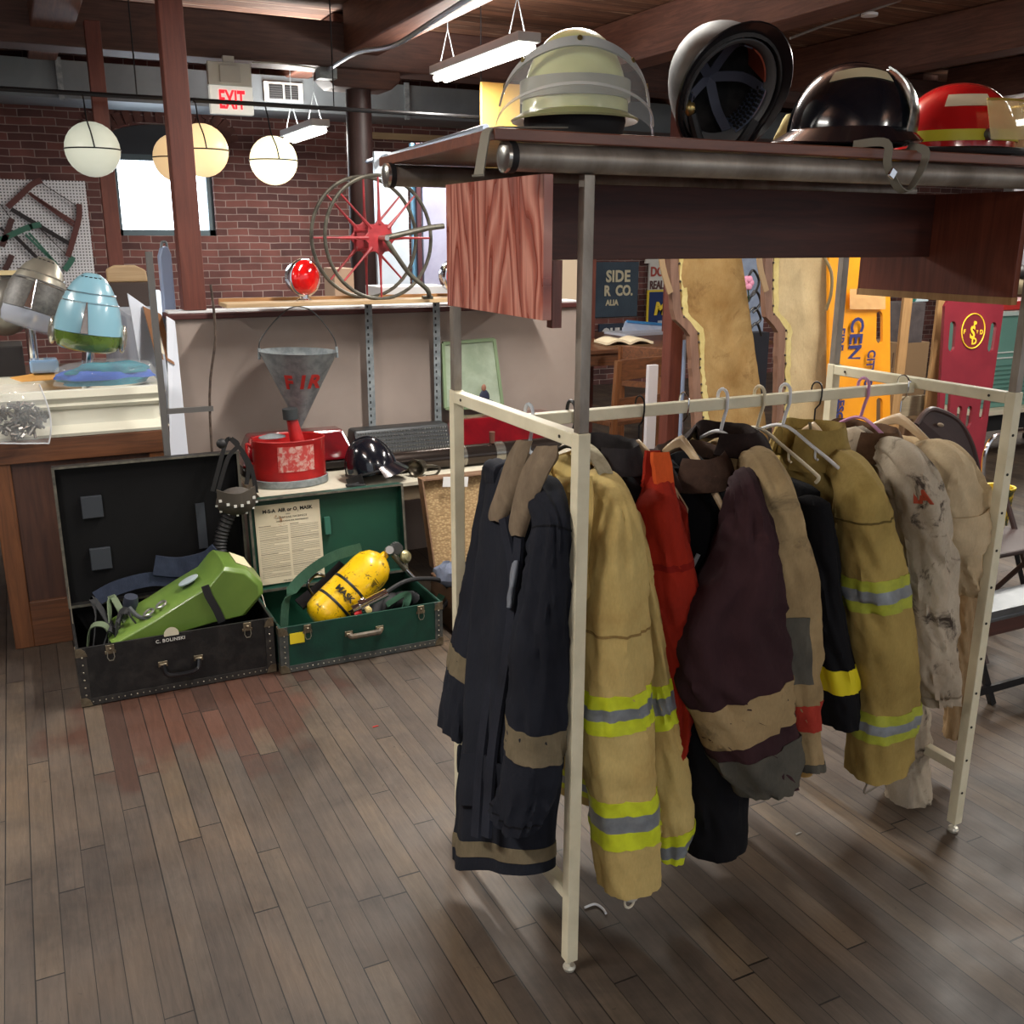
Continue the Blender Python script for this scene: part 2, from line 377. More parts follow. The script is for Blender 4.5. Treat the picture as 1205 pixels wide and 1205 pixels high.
for (xa, za), (xb, zb) in zip(arcp, arcp[1:]): b.hexa([(xa, YB, za), (xb, YB, zb), (xb, YB+.3, zb), (xa, YB+.3, za), (xa, YB, CEIL), (xb, YB, CEIL), (xb, YB+.3, CEIL), (xa, YB+.3, CEIL)])
struct(b.out('wall_back', BRICK, smooth=0))
PLASTER = mat('plaster_white', (205, 203, 200), .8, c2=(188, 184, 180), vs=2)
struct(MB().box((-5.2, -4.5, 0), (-5, YB+.3, CEIL)).out('wall_left', BRICK, smooth=0))
struct(MB().box((12, -4.5, 0), (12.2, YB+.3, CEIL)).out('wall_right', PLASTER, smooth=0))
# arch of soldier bricks over the window
b = MB()
for ring in range(2):
    for i in range(17):
        a = math.pi*(1-(i+.5)/17); rr = .07+ring*.12
        c = V((ac+(hw+rr)*math.cos(a), YB-.005, wz1+(.13+rr)*math.sin(a))); d = V((math.cos(a)*.5, 0, math.sin(a))).normalized()
        b.beam(c-d*.055, c+d*.055, .058, .03, YA)
struct(b.out('trim_1', mat('arch_brick', (112, 72, 64), .9, c2=(88, 58, 54), vs=12, bump=.2), smooth=0))
# window
wn = MB().box((wx0+.04, YB+.12, wz0+.04), (wx1-.04, YB+.13, wz1-.16)).out('window_1', mat('bright_window_glass', (230, 240, 250), .4, emit=5.5, ecol=(225, 238, 250)), smooth=0); struct(wn)
b = MB(); fr = .05
b.box((wx0, YB+.06, wz0), (wx1, YB+.14, wz0+fr)); b.box((wx0, YB+.06, wz0), (wx0+fr, YB+.14, wz1)); b.box((wx1-fr, YB+.06, wz0), (wx1, YB+.14, wz1)); b.box((wx0, YB+.06, wz1-.17), (wx1, YB+.14, wz1-.12))
b.out('window_frame', mat('grey_window_frame', (86, 104, 112), .5), wn, 0)
b = MB().box((wx0, YB+.1, wz1-.12), (wx1, YB+.12, wz1+.14)); b.out('blanking_panel', mat('dark_grey_panel', (58, 62, 70), .6), wn, 0)

# timber frame: girder along X, beams along Y, columns
b = MB().box((-5, 7.0, 2.70), (12, 7.28, 2.985)); struct(b.out('ceiling_girder', OILWOOD, smooth=0, bev=.012))
for x in (-1.5, .38, 2.3, 4.2, 6.1, 8.0, 9.9):
    yf = -4.5
    b = MB().box((x-.12, yf, 2.79), (x+.12, 6.995, CEIL-.005)); struct(b.out('ceiling_beam', OILWOODY, smooth=0, bev=.01))
    b = MB().box((x-.1, 7.285, 2.86), (x+.1, YB-.005, CEIL-.005)); struct(b.out('ceiling_beam', OILWOODY, smooth=0, bev=.01))
# round timber column with bolster
cx = 2.3
co = thing('timber_column', (cx, 7.1, 0), 'round dark timber column with a wide wooden bolster under the girder', 'column'); 
MB().lathe([(.10, 0), (.095, 1.5), (.088, 2.58)], (cx, 7.1, 0), n=24).out('shaft', wood('column_timber', (44, 26, 24), (66, 42, 40), 2, .5), co)
b = MB(); b.prism([(-.27, .12), (-.27, .06), (-.2, 0), (.2, 0), (.27, .06), (.27, .12)], (cx, 7.28, 2.575), XA, ZA, .3) if False else b.prism([(-.27, .12), (-.27, .06), (-.2, 0), (.2, 0), (.27, .06), (.27, .12)], (cx, 7.25, 2.577), XA, ZA, .28)
b.out('bolster', OILWOOD, co, 0, bev=.01)
# low partition and its cap
WYF = 4.70; wl = aty(205, 380, WYF).x; wr = 2.72
PW = mat('beige_paint', (160, 146, 137), .75, c2=(146, 132, 124), vs=1.6)
struct(MB().box((wl, WYF, 0), (wr, WYF+.12, 1.235)).out('wall_low', PW, smooth=0))
struct(MB().box((wl-.03, WYF-.025, 1.237), (wr+.02, WYF+.15, 1.262)).out('trim_2', wood('maroon_cap', (70, 30, 28), (92, 44, 38), 0, .5), smooth=0, bev=.004))
struct(MB().box((wl-.02, WYF+.01, 1.263), (wr, WYF+.14, 1.272)).out('trim_3', mat('white_ledge', (222, 224, 226), .5), smooth=0))
# square red posts
def post(px0, py0, Y, z0, z1, wdt, label, dep=None):
    p = aty(px0, py0, Y); dep = dep or wdt
    o = MB().box((p.x, Y, z0), (p.x+wdt, Y+dep, z1)).out('square_post', POSTRED, smooth=0, bev=.004); tag(o, label, 'post'); return o
# corner post standing on the end of the partition: leans a little in the photograph through perspective only
post(211, 300, 4.72, 1.274, CEIL, .10, 'thick red painted square post standing on the left end of the beige partition')
post(121, 240, 6.6, 0, 2.785, .085, 'thinner red painted square post standing left of the window')
post(788, 430, 4.2, 0, 1.50, .075, 'short dark red post standing between the book table and the tan stretchers')
for px, Y, lb in ((690, 6.85, 'red square post reaching the ceiling behind the lime helmet'), (806, 6.8, 'broad red square post reaching the ceiling left of the open black helmet')):
    p = aty(px, 20, Y); tag(MB().box((p.x, Y, 0), (p.x+.14, Y+.13, 2.69)).out('square_post', POSTRED, smooth=0, bev=.004), lb, 'post')
# duct
b = MB().box((-5, 8.7, 2.60), (12, 9.28, 2.87)); d = b.out('air_duct', mat('duct_metal', (128, 136, 140), .45, .3, c2=(106, 112, 118), vs=1.5), smooth=0, bev=.004); tag(d, 'long galvanised air duct along the brick wall', 'duct')
for i, px in enumerate((70, 250, 478, 640)):
    x = aty(px, 90, 8.69).x
    MB().box((x-.02, 8.675, 2.585), (x+.02, 8.70, 2.885)).out('duct_seam', GALV, d, 0)
p = aty(333, 109, 8.69); g = thing('air_vent', (p.x, 8.68, p.z), 'small white louvred air vent on the face of the duct', 'vent')
MB().box((p.x-.16, 8.664, p.z-.075), (p.x+.16, 8.69, p.z+.075)).out('frame', mat('vent_white', (208, 206, 200), .5), g, 0)
b = MB()
for i in range(6):
    for s in (-1, 1): b.box((p.x+s*.062-.055, 8.652, p.z-.05+i*.017), (p.x+s*.062+.055, 8.66, p.z-.043+i*.017))
b.out('louvres', mat('vent_dark', (60, 60, 62), .6), g, 0)
b = MB()
for s in (-1, 1): b.box((p.x+s*.064-.056, 8.656, p.z-.055), (p.x+s*.064+.056, 8.6595, p.z+.055))
b.out('grille_back', mat('vent_back', (34, 34, 36), .8), g, 0)
# black lighting track with globes
p = aty(120, 130, 6.3)
tr = MB().tube([(-.6, 6.35, 2.36), (3.1, 6.35, 2.36)], .013, 8).out('lighting_track', BLACKM); tag(tr, 'thin black lighting track pole hung under the girder', 'track')
for x in (0, .75, 1.9, 2.9): MB().tube([(x, 6.35, 2.36), (x, 6.35, CEIL-.003)], .004, 6).out('hanger_rod', BLACKM, tr)
def globe(px, py, Y, rpx, label, em, colr, ring=True):
    c = aty(px, py, Y); r = rpx*((c-EYE).dot(fw))/FPX
    t = thing('globe_lamp', c, label, 'lamp', )
    MB().ball(c, r, 28).out('glass_globe', mat('globe_glass_%d' % int(em*100), colr, .35, emit=em, ecol=colr), t, 80)
    MB().tube(arc(c, XA, YA, r*1.01, 0, 360, 40)[:-1], .004, 6, closed=True).out('metal_band', BLACKM, t)
    top = c+V((-.02, 0, r*1.75)); b = MB().tube(spline([c+V((-.0, -r*1.02, 0)), c+V((-.01, -r*.95, r*.5)), c+V((-.02, -r*.45, r*1.05)), top, V((top.x, 6.35, max(top.z+.02, 2.35)))]), .004, 6)
    b.out('stem', BLACKM, t)
globe(109, 176, 6.3, 31, 'unlit white globe lamp with an added faint glow, hanging at the far left', .35, (214, 218, 200))  # faint emission added to glass that is not lit
globe(208, 186, 6.7, 27, 'warm globe lamp mostly hidden behind the thick red post', .55, (236, 200, 150))
globe(238, 177, 6.2, 30, 'warm cream globe lamp hanging in front of the window', .7, (246, 214, 160))
globe(322, 189, 6.3, 27.5, 'bright lit globe lamp furthest right of the hanging globes', 1.1, (252, 240, 196))
# exit sign
p0, p1 = aty(247, 134, 6.98), aty(297, 134, 6.98); zt = aty(250, 73, 6.98).z
e = thing('exit_sign', ((p0.x+p1.x)/2, 6.96, zt), 'white exit sign with red letters hanging from the girder', 'sign')
MB().box((p0.x, 6.93, p0.z), (p1.x, 6.985, p0.z+.17)).out('sign_box', mat('sign_white', (228, 228, 220), .5, emit=.3), e, 0, bev=.004)
MB().box((p0.x, 6.94, p0.z+.172), (p1.x, 6.985, zt)).out('canopy_plate', mat('sign_grey', (200, 200, 192), .5), e, 0, bev=.003)
MB().box((p0.x+.07, 6.925, p0.z+.19), (p1.x-.07, 6.94, zt-.02)).out('battery_cover', mat('sign_grey2', (186, 186, 180), .5), e, 0, bev=.003)
text('letters', 'EXIT', ((p0.x+p1.x)/2, 6.928, p0.z+.035), XA, ZA, .155, mat('exit_red', (255, 30, 40), .5, emit=1.6, ecol=(255, 24, 36)), e, .001, .004, 'CENTER', .52)
MB().box(((p0.x+p1.x)/2-.035, 6.95, zt), ((p0.x+p1.x)/2+.035, 6.99, zt+.04)).out('mount', mat('sign_grey2', (0, 0, 0)), e, 0)
# conduit and junction box
jb = aty(386, 84, 6.9); c1 = [V((jb.x, 6.93, jb.z)), V((jb.x+.02, 6.6, 2.69)), V((1.95, 5.6, 2.73)), V((2.05, 4.6, 2.77)), V((2.1, 3.2, 2.77)), V((2.1, 1, 2.77))]
t = MB().tube(spline([aty(386, 82, 6.9), aty(420, 62, 6.0), aty(462, 54, 5.2), aty(505, 28, 4.8), aty(552, -2, 4.2), aty(600, -30, 3.8)], 4), .013, 8).out('ceiling_conduit', mat('conduit_grey', (150, 160, 172), .35, .6)); tag(t, 'grey metal conduit bending from the girder towards the near ceiling', 'pipe')
t = MB().cbox((jb.x, 6.94, jb.z-.01), (.12, .1, .07)).out('junction_box', GALV, smooth=0, bev=.004); tag(t, 'small metal junction box at the bolster beside the exit sign', 'junction box')
t = MB().tube(spline([aty(297, 74, 6.95), aty(320, 74, 6.95), aty(350, 77, 6.95), aty(372, 80, 6.95)], 4), .006, 6).out('white_cable', mat('cable_white', (200, 198, 190), .5)); tag(t, 'pale cable running from the exit sign to the junction box', 'cable')
t = MB().tube([aty(823, 0, 6.7), aty(830, 150, 6.7)], .02, 8).out('drop_pipe', mat('conduit_grey', (0, 0, 0))); tag(t, 'pale vertical pipe dropping behind the open black helmet', 'pipe')
t = MB().tube(spline([aty(930, 45, 5), aty(970, 30, 5), aty(1015, 16, 5), aty(1060, 0, 5)], 4), .008, 6).out('ceiling_cable', mat('cable_grey', (120, 112, 108), .6)); tag(t, 'thin grey cable running to the round ceiling disc', 'cable')
p = aty(1022, 17, 5); p.z = min(p.z, CEIL-.01)
t = MB().lathe([(.05, 0), (.05, .015), (.03, .022)], aty(1023, 19, 4.95), n=20).out('smoke_detector', WHITEP); tag(t, 'small white round detector under the ceiling above the black brimmed helmet', 'detector')
# strip lights
def strip(x, y, z, label, L=1.22, hang=True, vis=True, rot=0, tw=.11, pw=1.0):
    t = thing('strip_light', (x, y, z), label, 'light', 'added fluorescent strip lights out of view' if not vis else None)
    R = eul(0, 0, rot)
    c = V((x, y, z)); 
    MB().cbox(c+V((0, 0, .05)), (.14, L+.06, .05), R).out('housing', mat('lamp_housing', (190, 194, 196), .4), t, 0, bev=.006)
    for s in (-1, 1):
        b = MB()
        q = R @ V((s*.032, 0, 0)); b.tube([c+q+R @ V((0, -L/2, 0)), c+q+R @ V((0, L/2, 0))], .022, 10)
        b.out('lamp_tube', mat('lamp_tube', (255, 252, 240), .4, emit=9, ecol=(255, 250, 236)), t)
    for s in (-1, 1):
        b = MB(); e = c+R @ V((0, s*(L/2-.12), .075)); m = e+V((0, 0, .2))
        b.tube([e+R @ V((.05, 0, 0)), m], .003, 5); b.tube([e-R @ V((.05, 0, 0)), m], .003, 5); b.tube([m, V((m.x, m.y, CEIL-.002))], .003, 5)
        b.out('suspension', GALV, t)
    l = bpy.data.lights.new('tube_light', 'AREA'); l.shape = 'RECTANGLE'; l.size = .12; l.size_y = L; l.energy = LAMP_W*pw; l.color = (1, .965, .9)
    lo = bpy.data.objects.new('tube_light', l); COL.objects.link(lo); lo.parent = t; lo.location = (0, 0, -.03); lo.rotation_euler = (0, 0, math.radians(rot))
    l2 = bpy.data.lights.new('ceiling_fill', 'AREA'); l2.shape = 'RECTANGLE'; l2.size = .2; l2.size_y = L; l2.energy = CEIL_FILL; l2.color = (1, .965, .9)  # extra upward area light, added over the housing to lift the ceiling
    lo = bpy.data.objects.new('ceiling_fill', l2); COL.objects.link(lo); lo.parent = t; lo.location = (0, 0, .085); lo.rotation_euler = (math.pi, 0, math.radians(rot))
    return t
strip(2.62, 5.75, 2.58, 'lit fluorescent strip light hanging left above the lime helmet', rot=0)
p = aty(350, 162, 8.2); strip(p.x, 8.0, p.z, 'far lit fluorescent strip light beside the rightmost globe', L=.9)
for (x, y, pw_) in ((1.7, 3.15, 1.5), (2.9, -1.9, .8), (-1.0, 1.6, 1.1), (-1.0, -2.4, .8), (-1.6, 4.8, 1.2), (4.6, 2.9, 1.5), (6.2, -.6, .7), (8.6, 6.2, 1.3)):  # added fixtures out of view, placed for the light on room and rack
    strip(x, y, 2.64, pw=pw_, label= 'long fluorescent strip light added out of view to light the room, hung from the dark ceiling boards', vis=False)

# ================================================================ GARMENT RACK
RX0, RX1, RY0, RY1, RH, RM = .948, 2.18, 1.619, 2.232, 1.236, 1.925
rk = thing('garment_rack', ((RX0+RX1)/2, RM, 0), 'cream enamel square tube garment rack with steel uprights standing on the plank floor', 'rack')
S = .014
posts = [(RX0, RY0), (RX1, RY0), (RX0, RY1), (RX1, RY1)]
for x, y in posts:
    p = MB().box((x-S, y-S, .03), (x+S, y+S, RH)).out('upright', CREAM, rk, 0, bev=.002)
    MB().lathe([(.003, .034), (.003, .016), (.012, .015), (.015, .009), (.012, .001), (.004, 0)], (x, y, 0), n=16).out('glide_foot', mat('glide', (200, 196, 182), .3, .3), p)
    MB().box((x-.011, y-.011, RH), (x+.011, y+.011, 1.708)).out('steel_riser', STEEL, rk, 0, bev=.0015)
# adjustment holes in the right front upright and rivets
b = MB()
for k in range(11):
    z = 1.13-k*.1
    b.lathe([(.0035, 0), (.0035, .0015)], (RX1-.004, RY0-S-.0005, z), eul(90), 10)
b.out('adjustment_holes', mat('hole_dark', (38, 34, 28), .7), rk, 0)
b = MB()
for x in (RX0, RX1):
    for y in (RY0+.06, RY1-.06): b.lathe([(.0035, 0), (.0035, .0015)], (x-S-.0005, y, RH-.016), eul(0, -90), 10)
b.out('rail_holes', mat('hole_dark', (38, 34, 28), .7), rk, 0)
for x in (RX0, RX1):
    MB().box((x-S, RY0+S, RH-.03), (x+S, RY1-S, RH-.002)).out('end_rail', CREAM, rk, 0, bev=.002)
    MB().box((x-S, RY0+S, .185), (x+S, RY1-S, .212)).out('bottom_rail', CREAM, rk, 0, bev=.002)
MB().box((RX0+S, RM-.013, RH-.042), (RX1-S, RM+.013, RH-.015)).out('hanging_bar', CREAM, rk, 0, bev=.002)
b = MB()
for x in (RX0+.02, RX1-.02): b.lathe([(.005, 0), (.005, .004), (.002, .006)], (x, RM, RH-.015), None, 10)
b.out('bolts', CHROME, rk)
# shelf pipes
for y, lab in ((RY0, 'near'), (RY1, 'far')):
    pp = MB().tube([(.79, y, 1.733), (2.42, y, 1.733)], .0235, 20).out('shelf_pipe', STEEL, rk)
    MB().lathe([(.008, 0), (.019, .001), (.0265, .004), (.0265, .013)], (.776, y, 1.733), eul(0, 90), 20, True, True).out('end_cap', mat('cap_metal', (188, 186, 180), .25, .9), pp)
    MB().lathe([(.0272, 0), (.0272, .012)], (.787, y, 1.733), eul(0, 90), 20).out('rubber_ring', BLKRUB, pp)
# plywood shelf
SZ = 1.7775
sh = thing('plywood_shelf', (1.6, 1.95, 1.758), 'red-brown stained plywood shelf lying across the two steel pipes of the rack', 'shelf')
b = MB().hexa([(.755, 1.60, 1.7575), (2.48, 1.585, 1.7575), (2.48, 2.37, 1.7575), (.80, 2.33, 1.7575), (.755, 1.60, SZ), (2.48, 1.585, SZ), (2.48, 2.37, SZ), (.80, 2.33, SZ)])
b.out('top_board', wood('shelf_ply', (98, 50, 34), (136, 78, 54), 0, .4, coat=.2), sh, 0, bev=.002)
PLY = ply_mat()
MB().box((.862, 1.622, 1.452), (.881, 2.075, 1.708)).out('left_end_panel', PLY, sh, 0, bev=.001)
MB().box((.881, 1.90, 1.553), (2.15, 1.92, 1.708)).out('back_board', REDWOOD, sh, 0, bev=.001)
MB().box((1.02, 1.875, 1.412), (1.043, 1.899, 1.553)).out('hanging_cleat', REDWOODZ, sh, 0)
MB().box((2.151, 1.64, 1.462), (2.169, 2.14, 1.708)).out('right_end_panel', REDWOODZ, sh, 0, bev=.001)
MB().box((2.1495, 1.64, 1.445), (2.1705, 2.14, 1.4625)).out('bare_edge', PINEZ, sh, 0)

# ================================================================ HELMETS ON THE SHELF
def dome(c, rx, ry, rz, R=None, n=32, flare=None):  # half shell, flat side down
    b = MB(); pr = [(1.0, 0)]
    for i in range(1, 13):
        a = math.pi/2*i/12; pr.append((math.cos(a)**.85 if i < 12 else .001, math.sin(a)))
    R = R or Matrix.Identity(3)
    b.rings([[V(c)+R @ V((q*rx*math.cos(2*math.pi*k/n), q*ry*math.sin(2*math.pi*k/n), z*rz)) for k in range(n)] for q, z in pr]); return b
# 1 lime helmet with clear shield, front towards the camera
yaw1 = -26
c = aty(676, 140, 1.80); c.z = SZ+.048
h1 = thing('fire_helmet', (c.x, c.y, SZ), 'pale lime fire helmet with a clear face shield, at the left end of the shelf', 'helmet')
R1 = eul(0, 0, yaw1); P1 = lambda x, y, z: c + R1 @ V((x, y, z))
LIME = mat('pale_lime_shell', (214, 218, 156), .35, c2=(196, 202, 140), vs=8, coat=.3)
dome(c, .104, .126, .158, R1).out('shell', LIME, h1)
MB().lathe([(1.0, 0), (1.0, .035), (.98, .035)], c+V((0, 0, .028)), R1, 36, True, True, .1075, .1295).out('reflective_band', mat('grey_band', (150, 152, 138), .4), h1)
MB().sheet(lambda u, v: P1((.104+.02*v)*math.cos(2*math.pi*u), (.126+.022*v)*math.sin(2*math.pi*u), .004-.012*v), 40, 2, .004).out('brim', mat('lime_brim', (150, 152, 110), .45), h1)
MB().lathe([(.9, -.046), (.98, -.01), (.95, .01)], c, R1, 30, True, True, .102, .122).out('inner_liner', mat('liner_black', (16, 16, 18), .8), h1)
b = MB(); pr = .148
def shield(u, v):
    e = abs(2*u-1); a = math.radians(-90+(u-.5)*186)
    zt = .125*max(0, math.cos(math.radians(90*e*.93)))**.62; zb = .004-.052*e**1.8
    z = zt+(zb-zt)*v; rad = .153-.046*(max(z, 0)/.125)**1.3+.16*max(-z, 0)
    return P1(rad*math.cos(a)*.98, rad*math.sin(a)*1.02, z)
CLEARP = mat('clear_polycarbonate', (225, 228, 226), .08, alpha=.13, spec=.8)
MB().sheet(shield, 40, 10, .002).out('face_shield', CLEARP, h1)
MB().sheet(lambda u, v: (lambda p: p+ (p-c)*.012)(shield(u, v*.14)), 40, 2, .004).out('shield_rim', mat('brushed_rim', (186, 190, 188), .4, .2), h1)
MB().sheet(lambda u, v: (lambda p: p+(p-c)*.012)(shield(.03+.94*u, .66+.045*v)), 40, 1, .0025).out('shield_crease', mat('shield_edge', (225, 226, 222), .2, alpha=.4), h1)
b = MB()
for u in (.5, .2, .8, .06, .94):
    p = shield(u, .03); d = (p-c); d.z *= .3; d.normalize(); b.tube([p, p+d*.006], .005, 10)
b.out('rivets', mat('brass', (170, 150, 96), .3, .9), h1)
b = MB().ribbon(spline([(c.x-.10, 1.66, SZ+.012), (.80, 1.63, SZ+.004), (.752, 1.615, SZ-.002), (.735, 1.60, SZ-.03), (.715, 1.575, SZ-.075), (.708, 1.565, SZ-.08)]), .02, (.35, -.9, 0), .003)
b.out('chin_strap', mat('grey_webbing', (120, 116, 104), .8), h1)
# 2 open black helmet tipped up on its back
c = aty(852, 103, 1.80)
h2 = thing('fire_helmet', (c.x, c.y, SZ), 'black fire helmet tipped over so its strapped inside faces forward', 'helmet')
Fh, Rh = V((.63, .77, 0)), V((.77, -.63, 0))
zc = (Fh*.74 + ZA*.52 - Rh*.42).normalized(); yc = ZA*1.0 + Rh*.30 - Fh*.4; yc = (yc-zc*yc.dot(zc)).normalized(); xc = yc.cross(zc)
R2 = Matrix((xc, yc, zc)).transposed()
DK = mat('scuffed_black_shell', (30, 29, 30), .62, c2=(74, 70, 68), vs=16, lo=.4, hi=.75)
P2 = lambda x, y, z: c + R2 @ V((x, y, z))
def shell(rx, ry, rz, z0, th, n=36, m=12):
    def ringpts(k, s): 
        a = math.pi/2*k/m; q = max(math.cos(a)**.8, .001); zz = z0+(rz-z0)*math.sin(a)
        return [P2((q*rx-s*th)*math.cos(2*math.pi*j/n) if q > .1 else q*rx*math.cos(2*math.pi*j/n), (q*ry-s*th)*math.sin(2*math.pi*j/n) if q > .1 else q*ry*math.sin(2*math.pi*j/n), zz-s*th) for j in range(n)]
    b = MB(); b.rings([ringpts(k, 0) for k in range(m, -1, -1)] + [ringpts(k, 1) for k in range(0, m+1)]); return b
shell(.111, .126, .158, -.035, .006).out('shell', DK, h2)
MB().sheet(lambda u, v: P2((.106+.032*v*(.5+.5*max(0, math.sin(2*math.pi*u))))*math.cos(2*math.pi*u), (.122+.030*v*max(.15, math.sin(2*math.pi*u)))*math.sin(2*math.pi*u), -.030-.018*v), 44, 4, .004).out('brim', BLACKP, h2)
MB().sheet(lambda u, v: P2((.098-.014*v)*math.cos(2*math.pi*u), (.113-.016*v)*math.sin(2*math.pi*u), -.034-.004*v+.03*v*v), 44, 2, .004).out('inner_rim', mat('rim_grey', (92, 92, 92), .4), h2)
b = MB(); apex = P2(0, -.01, .075)
for k in range(5):
    a = 2*math.pi*k/5+.5
    b.ribbon(spline([P2(.080*math.cos(a), .092*math.sin(a), -.012), P2(.06*math.cos(a), .07*math.sin(a), .045), apex], 4), .021, P2(-math.sin(a), math.cos(a), 0)-c, .003)
b.out('crown_straps', mat('slate_webbing', (78, 80, 94), .7), h2, 50)
PERF = mat('perforated_metal', (150, 160, 186), .3, .7)
def perf(u0_, u1_, name):
    q = MB().sheet(lambda u, v: P2(.081*math.cos(u0_+(u1_-u0_)*u), .096*math.sin(u0_+(u1_-u0_)*u), -.03+.06*v), 14, 4, .002).out(name, PERF, h2)
    bb = MB()
    for i in range(10):
        for j in range(5):
            a = u0_+(u1_-u0_)*(i+.5+.25*(j % 2))/10.3; z = -.025+.0115*j
            o = P2(.0785*math.cos(a), .0935*math.sin(a), z); d = (P2(.070*math.cos(a), .083*math.sin(a), z)-o).normalized(); bb.tube([o, o+d*.003], .0036, 8)
    bb.out('holes', mat('hole_black', (8, 8, 10), .9), q, 0)
angW = lambda d: math.atan2(d.dot(yc), d.dot(xc))
for d_ in (-Rh*.9-ZA*.35, Rh*.75-ZA*.6): aQ = angW(d_); perf(aQ-.55, aQ+.55, 'perforated_liner')
angW = lambda d: math.atan2(d.dot(yc), d.dot(xc))
aP = angW(Rh*.8+ZA*.45)
MB().sheet(lambda u, v: P2(.080*math.cos(aP-.45+.9*u), .094*math.sin(aP-.45+.9*u), -.02+.085*v), 10, 4, .003).out('orange_pad', mat('rust_orange_pad', (150, 66, 40), .7), h2)
MB().tube(spline([P2(-.082, -.05, -.03), P2(-.05, -.10, -.05), P2(.0, -.117, -.055), P2(.04, -.10, -.055), P2(.07, -.05, -.03)]), .011, 8).out('ear_pad', BLKRUB, h2)
aB = angW(-Rh*.9-ZA*.05); MB().ball(P2(.085*math.cos(aB), .10*math.sin(aB), -.028), (.014, .012, .016), 12).out('brass_clip', mat('brass', (0, 0, 0)), h2)
# 3 black traditional helmet side on
c = aty(1000, 152, 1.75); c.z = SZ+.036
h3 = thing('fire_helmet', (c.x, c.y, SZ), 'glossy black brimmed fire helmet with a metal front piece and a tape strip', 'helmet')
R3 = eul(0, 0, -34); P3 = lambda x, y, z: c+R3 @ V((x, y, z))
GB = mat('gloss_black', (16, 18, 26), .16, coat=.8)
dome(c, .132, .108, .150, R3).out('shell', GB, h3)
MB().sheet(lambda u, v: P3((.128+(.026+.014*max(0, -math.cos(2*math.pi*u)))*v)*math.cos(2*math.pi*u)+.0*v, (.105+.036*v)*math.sin(2*math.pi*u), .014-.030*v+.006*math.cos(4*math.pi*u)*v), 44, 3, .004).out('brim', GB, h3)
for k, a in enumerate((-1, 0, 1)): pass
b = MB(); b.tube([P3(.133*math.cos(t_)*1.0, 0, .151*math.sin(t_)) for t_ in [math.pi*i/20 for i in range(21)]], .004, 6); b.out('crest_ridge', GB, h3)
def ons(th, z, k=1.01): 
    q = math.cos(math.asin(min(.999, z/.150)))**.85; return P3(.132*q*k*math.cos(th), .108*q*k*math.sin(th), z*k)
MB().sheet(lambda u, v: ons(math.radians(-42+84*u)*(1-.3*v), .004+.128*v, 1.05+.06*math.sin(math.pi*v)), 12, 10, .004).out('metal_front_piece', mat('front_metal', (172, 178, 178), .22, .9, c2=(90, 92, 92), vs=40), h3)
LBL = mat('aged_label_tape', (206, 196, 160), .7)
MB().sheet(lambda u, v: ons(math.radians(-128+82*u), .104+.020*v+.008*math.sin(math.pi*u), 1.012), 16, 2, .001).out('tape_label', LBL, h3)
MB().sheet(lambda u, v: P3((.112+.01*v)*math.cos(2*math.pi*u), (.092+.01*v)*math.sin(2*math.pi*u), -.018+.016*v), 40, 1, .003).out('inner_liner', mat('liner_black', (0, 0, 0)), h3)
s0 = P3(-.01, -.115, -.008); s0 = V((s0.x, 1.60, SZ+.008)); s1 = V((s0.x+.115, 1.60, SZ+.004)); m = (s0+s1)/2
MB().ribbon(spline([V((s0.x-.02, 1.64, SZ+.009)), s0+V((0, -.03, 0)), V((s0.x+.012, 1.572, SZ-.035)), V((s0.x+.045, 1.568, SZ-.078)), V((s0.x+.075, 1.567, SZ-.080)), V((s0.x+.108, 1.57, SZ-.035)), V((s1.x+.002, 1.575, SZ-.002)), V((s1.x, 1.62, SZ+.01))]), .017, (.3, -1, .2), .003).out('chin_strap', mat('grey_webbing', (0, 0, 0)), h3)
MB().cbox(V((s0.x+.02, 1.565, SZ-.05)), (.018, .006, .02), eul(0, 30)).out('strap_buckle', CHROME, h3, 0, bev=.002)
# 4 red helmet
c = aty(1124, 158, 1.76); c.z = SZ+.024
h4 = thing('fire_helmet', (c.x, c.y, SZ), 'glossy red fire helmet with a yellow stripe and amber face shield', 'helmet')
R4 = eul(0, 0, -40); P4 = lambda x, y, z: c+R4 @ V((x, y, z))
RED = mat('gloss_red', (190, 24, 26), .18, coat=.8)
dome(c, .136, .112, .146, R4).out('shell', RED, h4)
def on4(th, z, k=1.01):
    q = math.cos(math.asin(min(.999, z/.146)))**.85; return P4(.136*q*k*math.cos(th), .112*q*k*math.sin(th), z*k)
MB().sheet(lambda u, v: on4(math.radians(-160+90*u), .012+.024*v, 1.012), 20, 2, .001).out('yellow_stripe', mat('lime_tape', (196, 190, 44), .4), h4)
MB().sheet(lambda u, v: on4(math.radians(-62+60*u), .012+.024*v, 1.012), 16, 2, .001).out('yellow_stripe', mat('lime_tape', (0, 0, 0)), h4)
MB().sheet(lambda u, v: on4(math.radians(-112+52*u), .086+.026*v, 1.012), 12, 2, .001).out('tape_label', mat('pink_label', (220, 206, 176), .7), h4)
MB().sheet(lambda u, v: P4((.150+.05*v)*math.cos(math.radians(-75+150*u)), (.122+.03*v)*math.sin(math.radians(-75+150*u)), .105-.085*v-.01), 28, 6, .002).out('face_shield', mat('amber_shield', (226, 206, 150), .08, alpha=.42, spec=.8), h4)
MB().tube([P4((.151)*math.cos(math.radians(-75+5*i)), (.123)*math.sin(math.radians(-75+5*i)), .097) for i in range(31)], .003, 6).out('shield_rim', mat('gold_rim', (206, 180, 90), .3, .6), h4)
p = on4(math.radians(-66), .024, 1.02); d = (p-c); d.z = 0; d.normalize()
